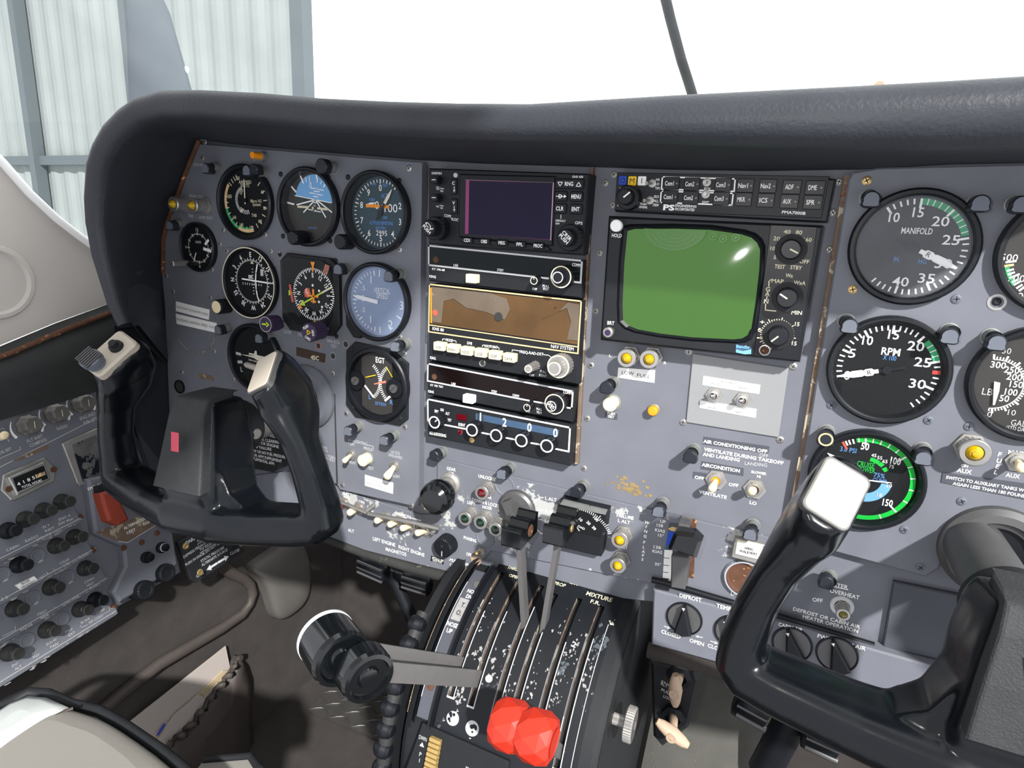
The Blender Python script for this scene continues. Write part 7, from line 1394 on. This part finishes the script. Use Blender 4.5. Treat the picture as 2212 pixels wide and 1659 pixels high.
bp=[(-130,1640),(-40,1560),(20,1520),(61,1504),(100,1507),(148,1528),(132,1538),(110,1550),(60,1583),(0,1624),(-80,1670)]; bt=[PLN(x,y,(0,sv+.004,0),(0,1,0)) for x,y in bp]; bc=sum(bt,Vector())/len(bt)
b=MB(); b.loft([[p+Vector((0,-.01,0)) for p in bt],bt,[p.lerp(bc,.25)+Vector((0,.004,0)) for p in bt],[p.lerp(bc,.7)+Vector((0,.006,0)) for p in bt]],'leather_pale',True,False); b.add([p.lerp(bc,.7)+Vector((0,.006,0)) for p in bt],[tuple(range(len(bt)))],'leather_pale',True); b.build('bolster',st)
b=MB(); sq=[PLN(x,y,(0,-.36,0),(0,1,0)) for x,y in ((405,1690),(440,1642),(540,1634),(560,1662),(590,1720),(420,1760))]; b.loft([[p+Vector((0,-.05,0)) for p in sq],sq],'leather_seat',False,True); b.tube(sq[1:4],.004,'black_matte',8); tag(b.build('seat_base',org=sq[0]),'dark-edged corner of the seat base at the bottom edge','seat base')
# ================================================================ footwell
b=MB(); tr=[PLN(x,y,(0,FL+.004,0),(0,1,0)) for x,y in ((664,1535),(740,1450),(850,1500),(832,1605))]; 
b.add(tr,[(0,1,2,3)] if (tr[1]-tr[0]).cross(tr[2]-tr[0]).y>0 else [(3,2,1,0)],'aluminium_tread'); rr=random.Random(2)
for i in range(7):
    for j in range(5):
        p=tr[0].lerp(tr[3],(i+.5)/7).lerp(tr[1].lerp(tr[2],(i+.5)/7),(j+.5)/5); d=Vector((.011,0,.005 if (i+j)%2 else -.007)); b.tube([p-d,p+Vector((0,.001,0)),p+d],[.0006,.0026,.0006],'aluminium_tread',6,.6,(0,1,0))
tag(b.build('tread_plate',org=tr[0]),'dark metal tread plate on the floor behind the throttle knobs','tread plate')
def pedal(lab,parts,pole,w,m):
    cc=P(*parts[0][0],w); t=thing('rudder_pedal',lab,'pedal',cc,'rudder pedals')
    for q in parts:
        a,e,r=P(*q[0],w),P(*q[1],w),q[2]; b=MB(); b.tube([a,a.lerp(e,.06),a.lerp(e,.94),e],[r*.7,r,r,r*.7],'black',14,1.35,(0,0,1)); 
        for k in (-.6,0,.6): b.tube([a.lerp(e,.05)+Vector((0,k*r*1.2,r*.8)),a.lerp(e,.95)+Vector((0,k*r*1.2,r*.8))],r*.22,m,8)
        b.build('pad',t)
    b=MB(); b.rod(P(*parts[0][0],w-.02),P(*parts[-1][1],w-.02),.007,'black'); b.rod(P(*pole[0],w-.02),P(*pole[1],w-.02),pole[2],'black'); b.build('pole',t)
pedal('dark left rudder pedals under the switch panel',[((778,1216),(836,1241),.011),((872,1250),(930,1268),.010)],((845,1235),(905,1370),.009),-.10,'gunmetal')
pedal('right rudder pedals with metal ribs under the right wheel',[((1592,1500),(1662,1538),.017),((1738,1570),(1815,1605),.016)],((1712,1548),(1650,1665),.017),-.09,'gunmetal')
# T handles box
w=-.022; t=thing('handle_bracket','black bracket box carrying two cream T handles under the lower strip','bracket',P(1460,1490,w))
b=MB(); b.prism(quadp([XG(*p) for p in ((90,830),(440,905),(470,980),(385,1350),(180,1500),(110,1420))],w),-.12,w,'black_matte',.003); b.build('box',t)
b=MB()
for s,x,y,wd in (('ENG',215,1000,.010),('ALT AIR',225,1020,.014),('PULL',215,1062,.010),('LOCK',232,1112,.010)): b.text(s,P(*XG(x,y),w),.0034,w+.0004,'whitegrey',-8,wd)
b.build('lettering',t)
for lab,bx,hx,a,e in (('upright cream T handle on the black bracket box',(322,925),(285,1050),(285,930),(285,1170)),('lower cream T handle tilted down to the right',(275,1240),(262,1390),(140,1290),(385,1485))):
    o=P(*XG(*bx),w); g=thing('pull_handle',lab,'handle',o,'T handles'); b=MB(); b.lathe([(.0125,0),(.0125,.006),(.008,.008)],o,'black',n=6); b.build('bezel',g)
    wh=w+.032; p0,pm,p1=P(*XG(*a),wh),P(*XG(*hx),wh),P(*XG(*e),wh); b=MB(); b.rod(o,pm,.0042,'pale_tan'); b.tube([p0,p0.lerp(pm,.3),pm,p1.lerp(pm,.3),p1],[.0034,.0056,.0078,.0056,.0034],'pale_tan',14,.85,(0,0,1)); b.lathe([(.0052,.0062),(.0048,.0072),(0,.0072)],pm,'pale_tan',n=22); b.build('grip',g)
# grey carpet hump right of the pedestal
b=MB(); hp_=[[Vector((.275,-.30,-.20)),Vector((.275,-.40,-.13)),Vector((.275,-.50,-.02)),Vector((.275,FL,.10))],[Vector((.36,-.28,-.20)),Vector((.36,-.38,-.12)),Vector((.355,-.49,-.01)),Vector((.35,FL,.12))],[Vector((.40,-.30,-.22)),Vector((.405,-.42,-.16)),Vector((.40,-.51,-.05)),Vector((.395,FL,.05))]]
b.loft([list(reversed(r)) for r in hp_],'carpet_grey',True,False,False); struct(b.build('floor_hump',org=(.33,-.42,-.08)),'grey carpeted hump beside the pedestal')
# ================================================================ outside
def wline(x,y,w): return P(x,y,w)
mb=MB(); W0=-7.0; uL=P(-260,200,W0).x; uR=P(668,100,W0).x; vB=-1.2; vT=9.0; n=int((uR-uL)/.10); pr=[]
for i in range(n+1):
    u=uL+(uR-uL)*i/n; k=i%4; pr.append((u,W0+(.0,.03,.03,.0)[k]))
mb.add([(u,v,w) for v in (vB,vT) for u,w in pr],[(i,i+1,n+2+i,n+1+i) for i in range(n)],'hangar_wall')
struct(mb.build('wall_hangar',org=((uL+uR)/2,0,W0)),'pale ribbed metal hangar wall seen through the left window')
k=0
for x,wd in ((52,.16),(286,.14),(655,.22)):
    c=P(x,120,W0+.12); k+=1
    mb=MB(); mb.box((c.x,(vB+vT)/2,W0+.14),(wd,vT-vB,.2),'hangar_dark'); struct(mb.build('trim_%d'%(k+2),org=(c.x,0,W0+.14)),'dark steel hangar column')
a=P(105,347,W0+.1); b=P(640,347,W0+.1)
mb=MB(); mb.box(((a.x+b.x)/2,a.y,W0+.1),(b.x-a.x+3,.16,.1),'hangar_dark'); struct(mb.build('trim_6',org=((a.x+b.x)/2,a.y,W0+.1)),'dark horizontal rail on the hangar wall')
mb=MB(); slab(mb,[Vector(p) for p in ((-30,-1.25,-.9),(-30,-1.25,-30),(30,-1.25,-30),(30,-1.25,-.9))],'ground_bright',(0,-.05,0)); struct(mb.build('ground_outside',org=(0,-1.25,-8)),'bright hangar floor outside')
# propeller blade
mb=MB(); wP=-1.6; ed=[((293,-40),(296,-40)),((294,-25),(318,-25)),((294,-8),(330,-8)),((296,20),(343,20)),((298,60),(355,60)),((299,110),(370,110)),((300,160),(385,160)),((302,260),(412,260)),((306,420),(430,420))]
rings=[]
for l,r in ed:
    a=P(*l,wP); b=P(*r,wP); rings.append([a.lerp(b,.5)+(b-a)*.5*math.cos(t)+Vector((0,0,1))*(.035*math.sin(t)-.10*(.5*math.cos(t))) for t in [2*PI*i/16 for i in range(16)]])
mb.loft(rings,'prop_grey'); c=P(350,420,wP)
tag(mb.build('propeller',org=c),'grey propeller blade standing upright outside the left window','propeller blade')
# windshield and its centre strip
mb=MB(); pth=[(-.47,.50),(-.47,.12),(-.455,-.04),(-.40,-.16),(-.26,-.26),(0,-.32),(.3,-.34),(.6,-.33),(.95,-.26)]
mb.loft([[Vector((u*(1-.0*k)+.0,v,w+.28*max(0,v-.1)*(1 if w<0 else .2))) for u,w in pth] for k,v in enumerate((-.06,.12,.30,.48,.66))],'windshield_glass',True,False,False)
struct(mb.build('window_1',org=(0,.3,-.3)),'curved clear windshield with light haze')
mb=MB(); ctr=[(1424,-60),(1436,-10),(1448,40),(1460,85),(1472,130),(1485,170),(1496,205),(1502,230)]
mb.tube([P(x,y,-.30+.0006*(200-y)*.3) for x,y in ctr],[(.0075+.0012*math.sin(i*2.3),.006) for i in range(len(ctr))],'rubber',10); struct(mb.build('trim_7',org=P(1470,100,-.28)),'dark centre strip of the windshield with ragged sealant')

for o in [o for o in bpy.data.objects if o.parent is None and o.name.split('.')[0] in ('screw','breaker_template')]: bpy.data.objects.remove(o,do_unlink=True)
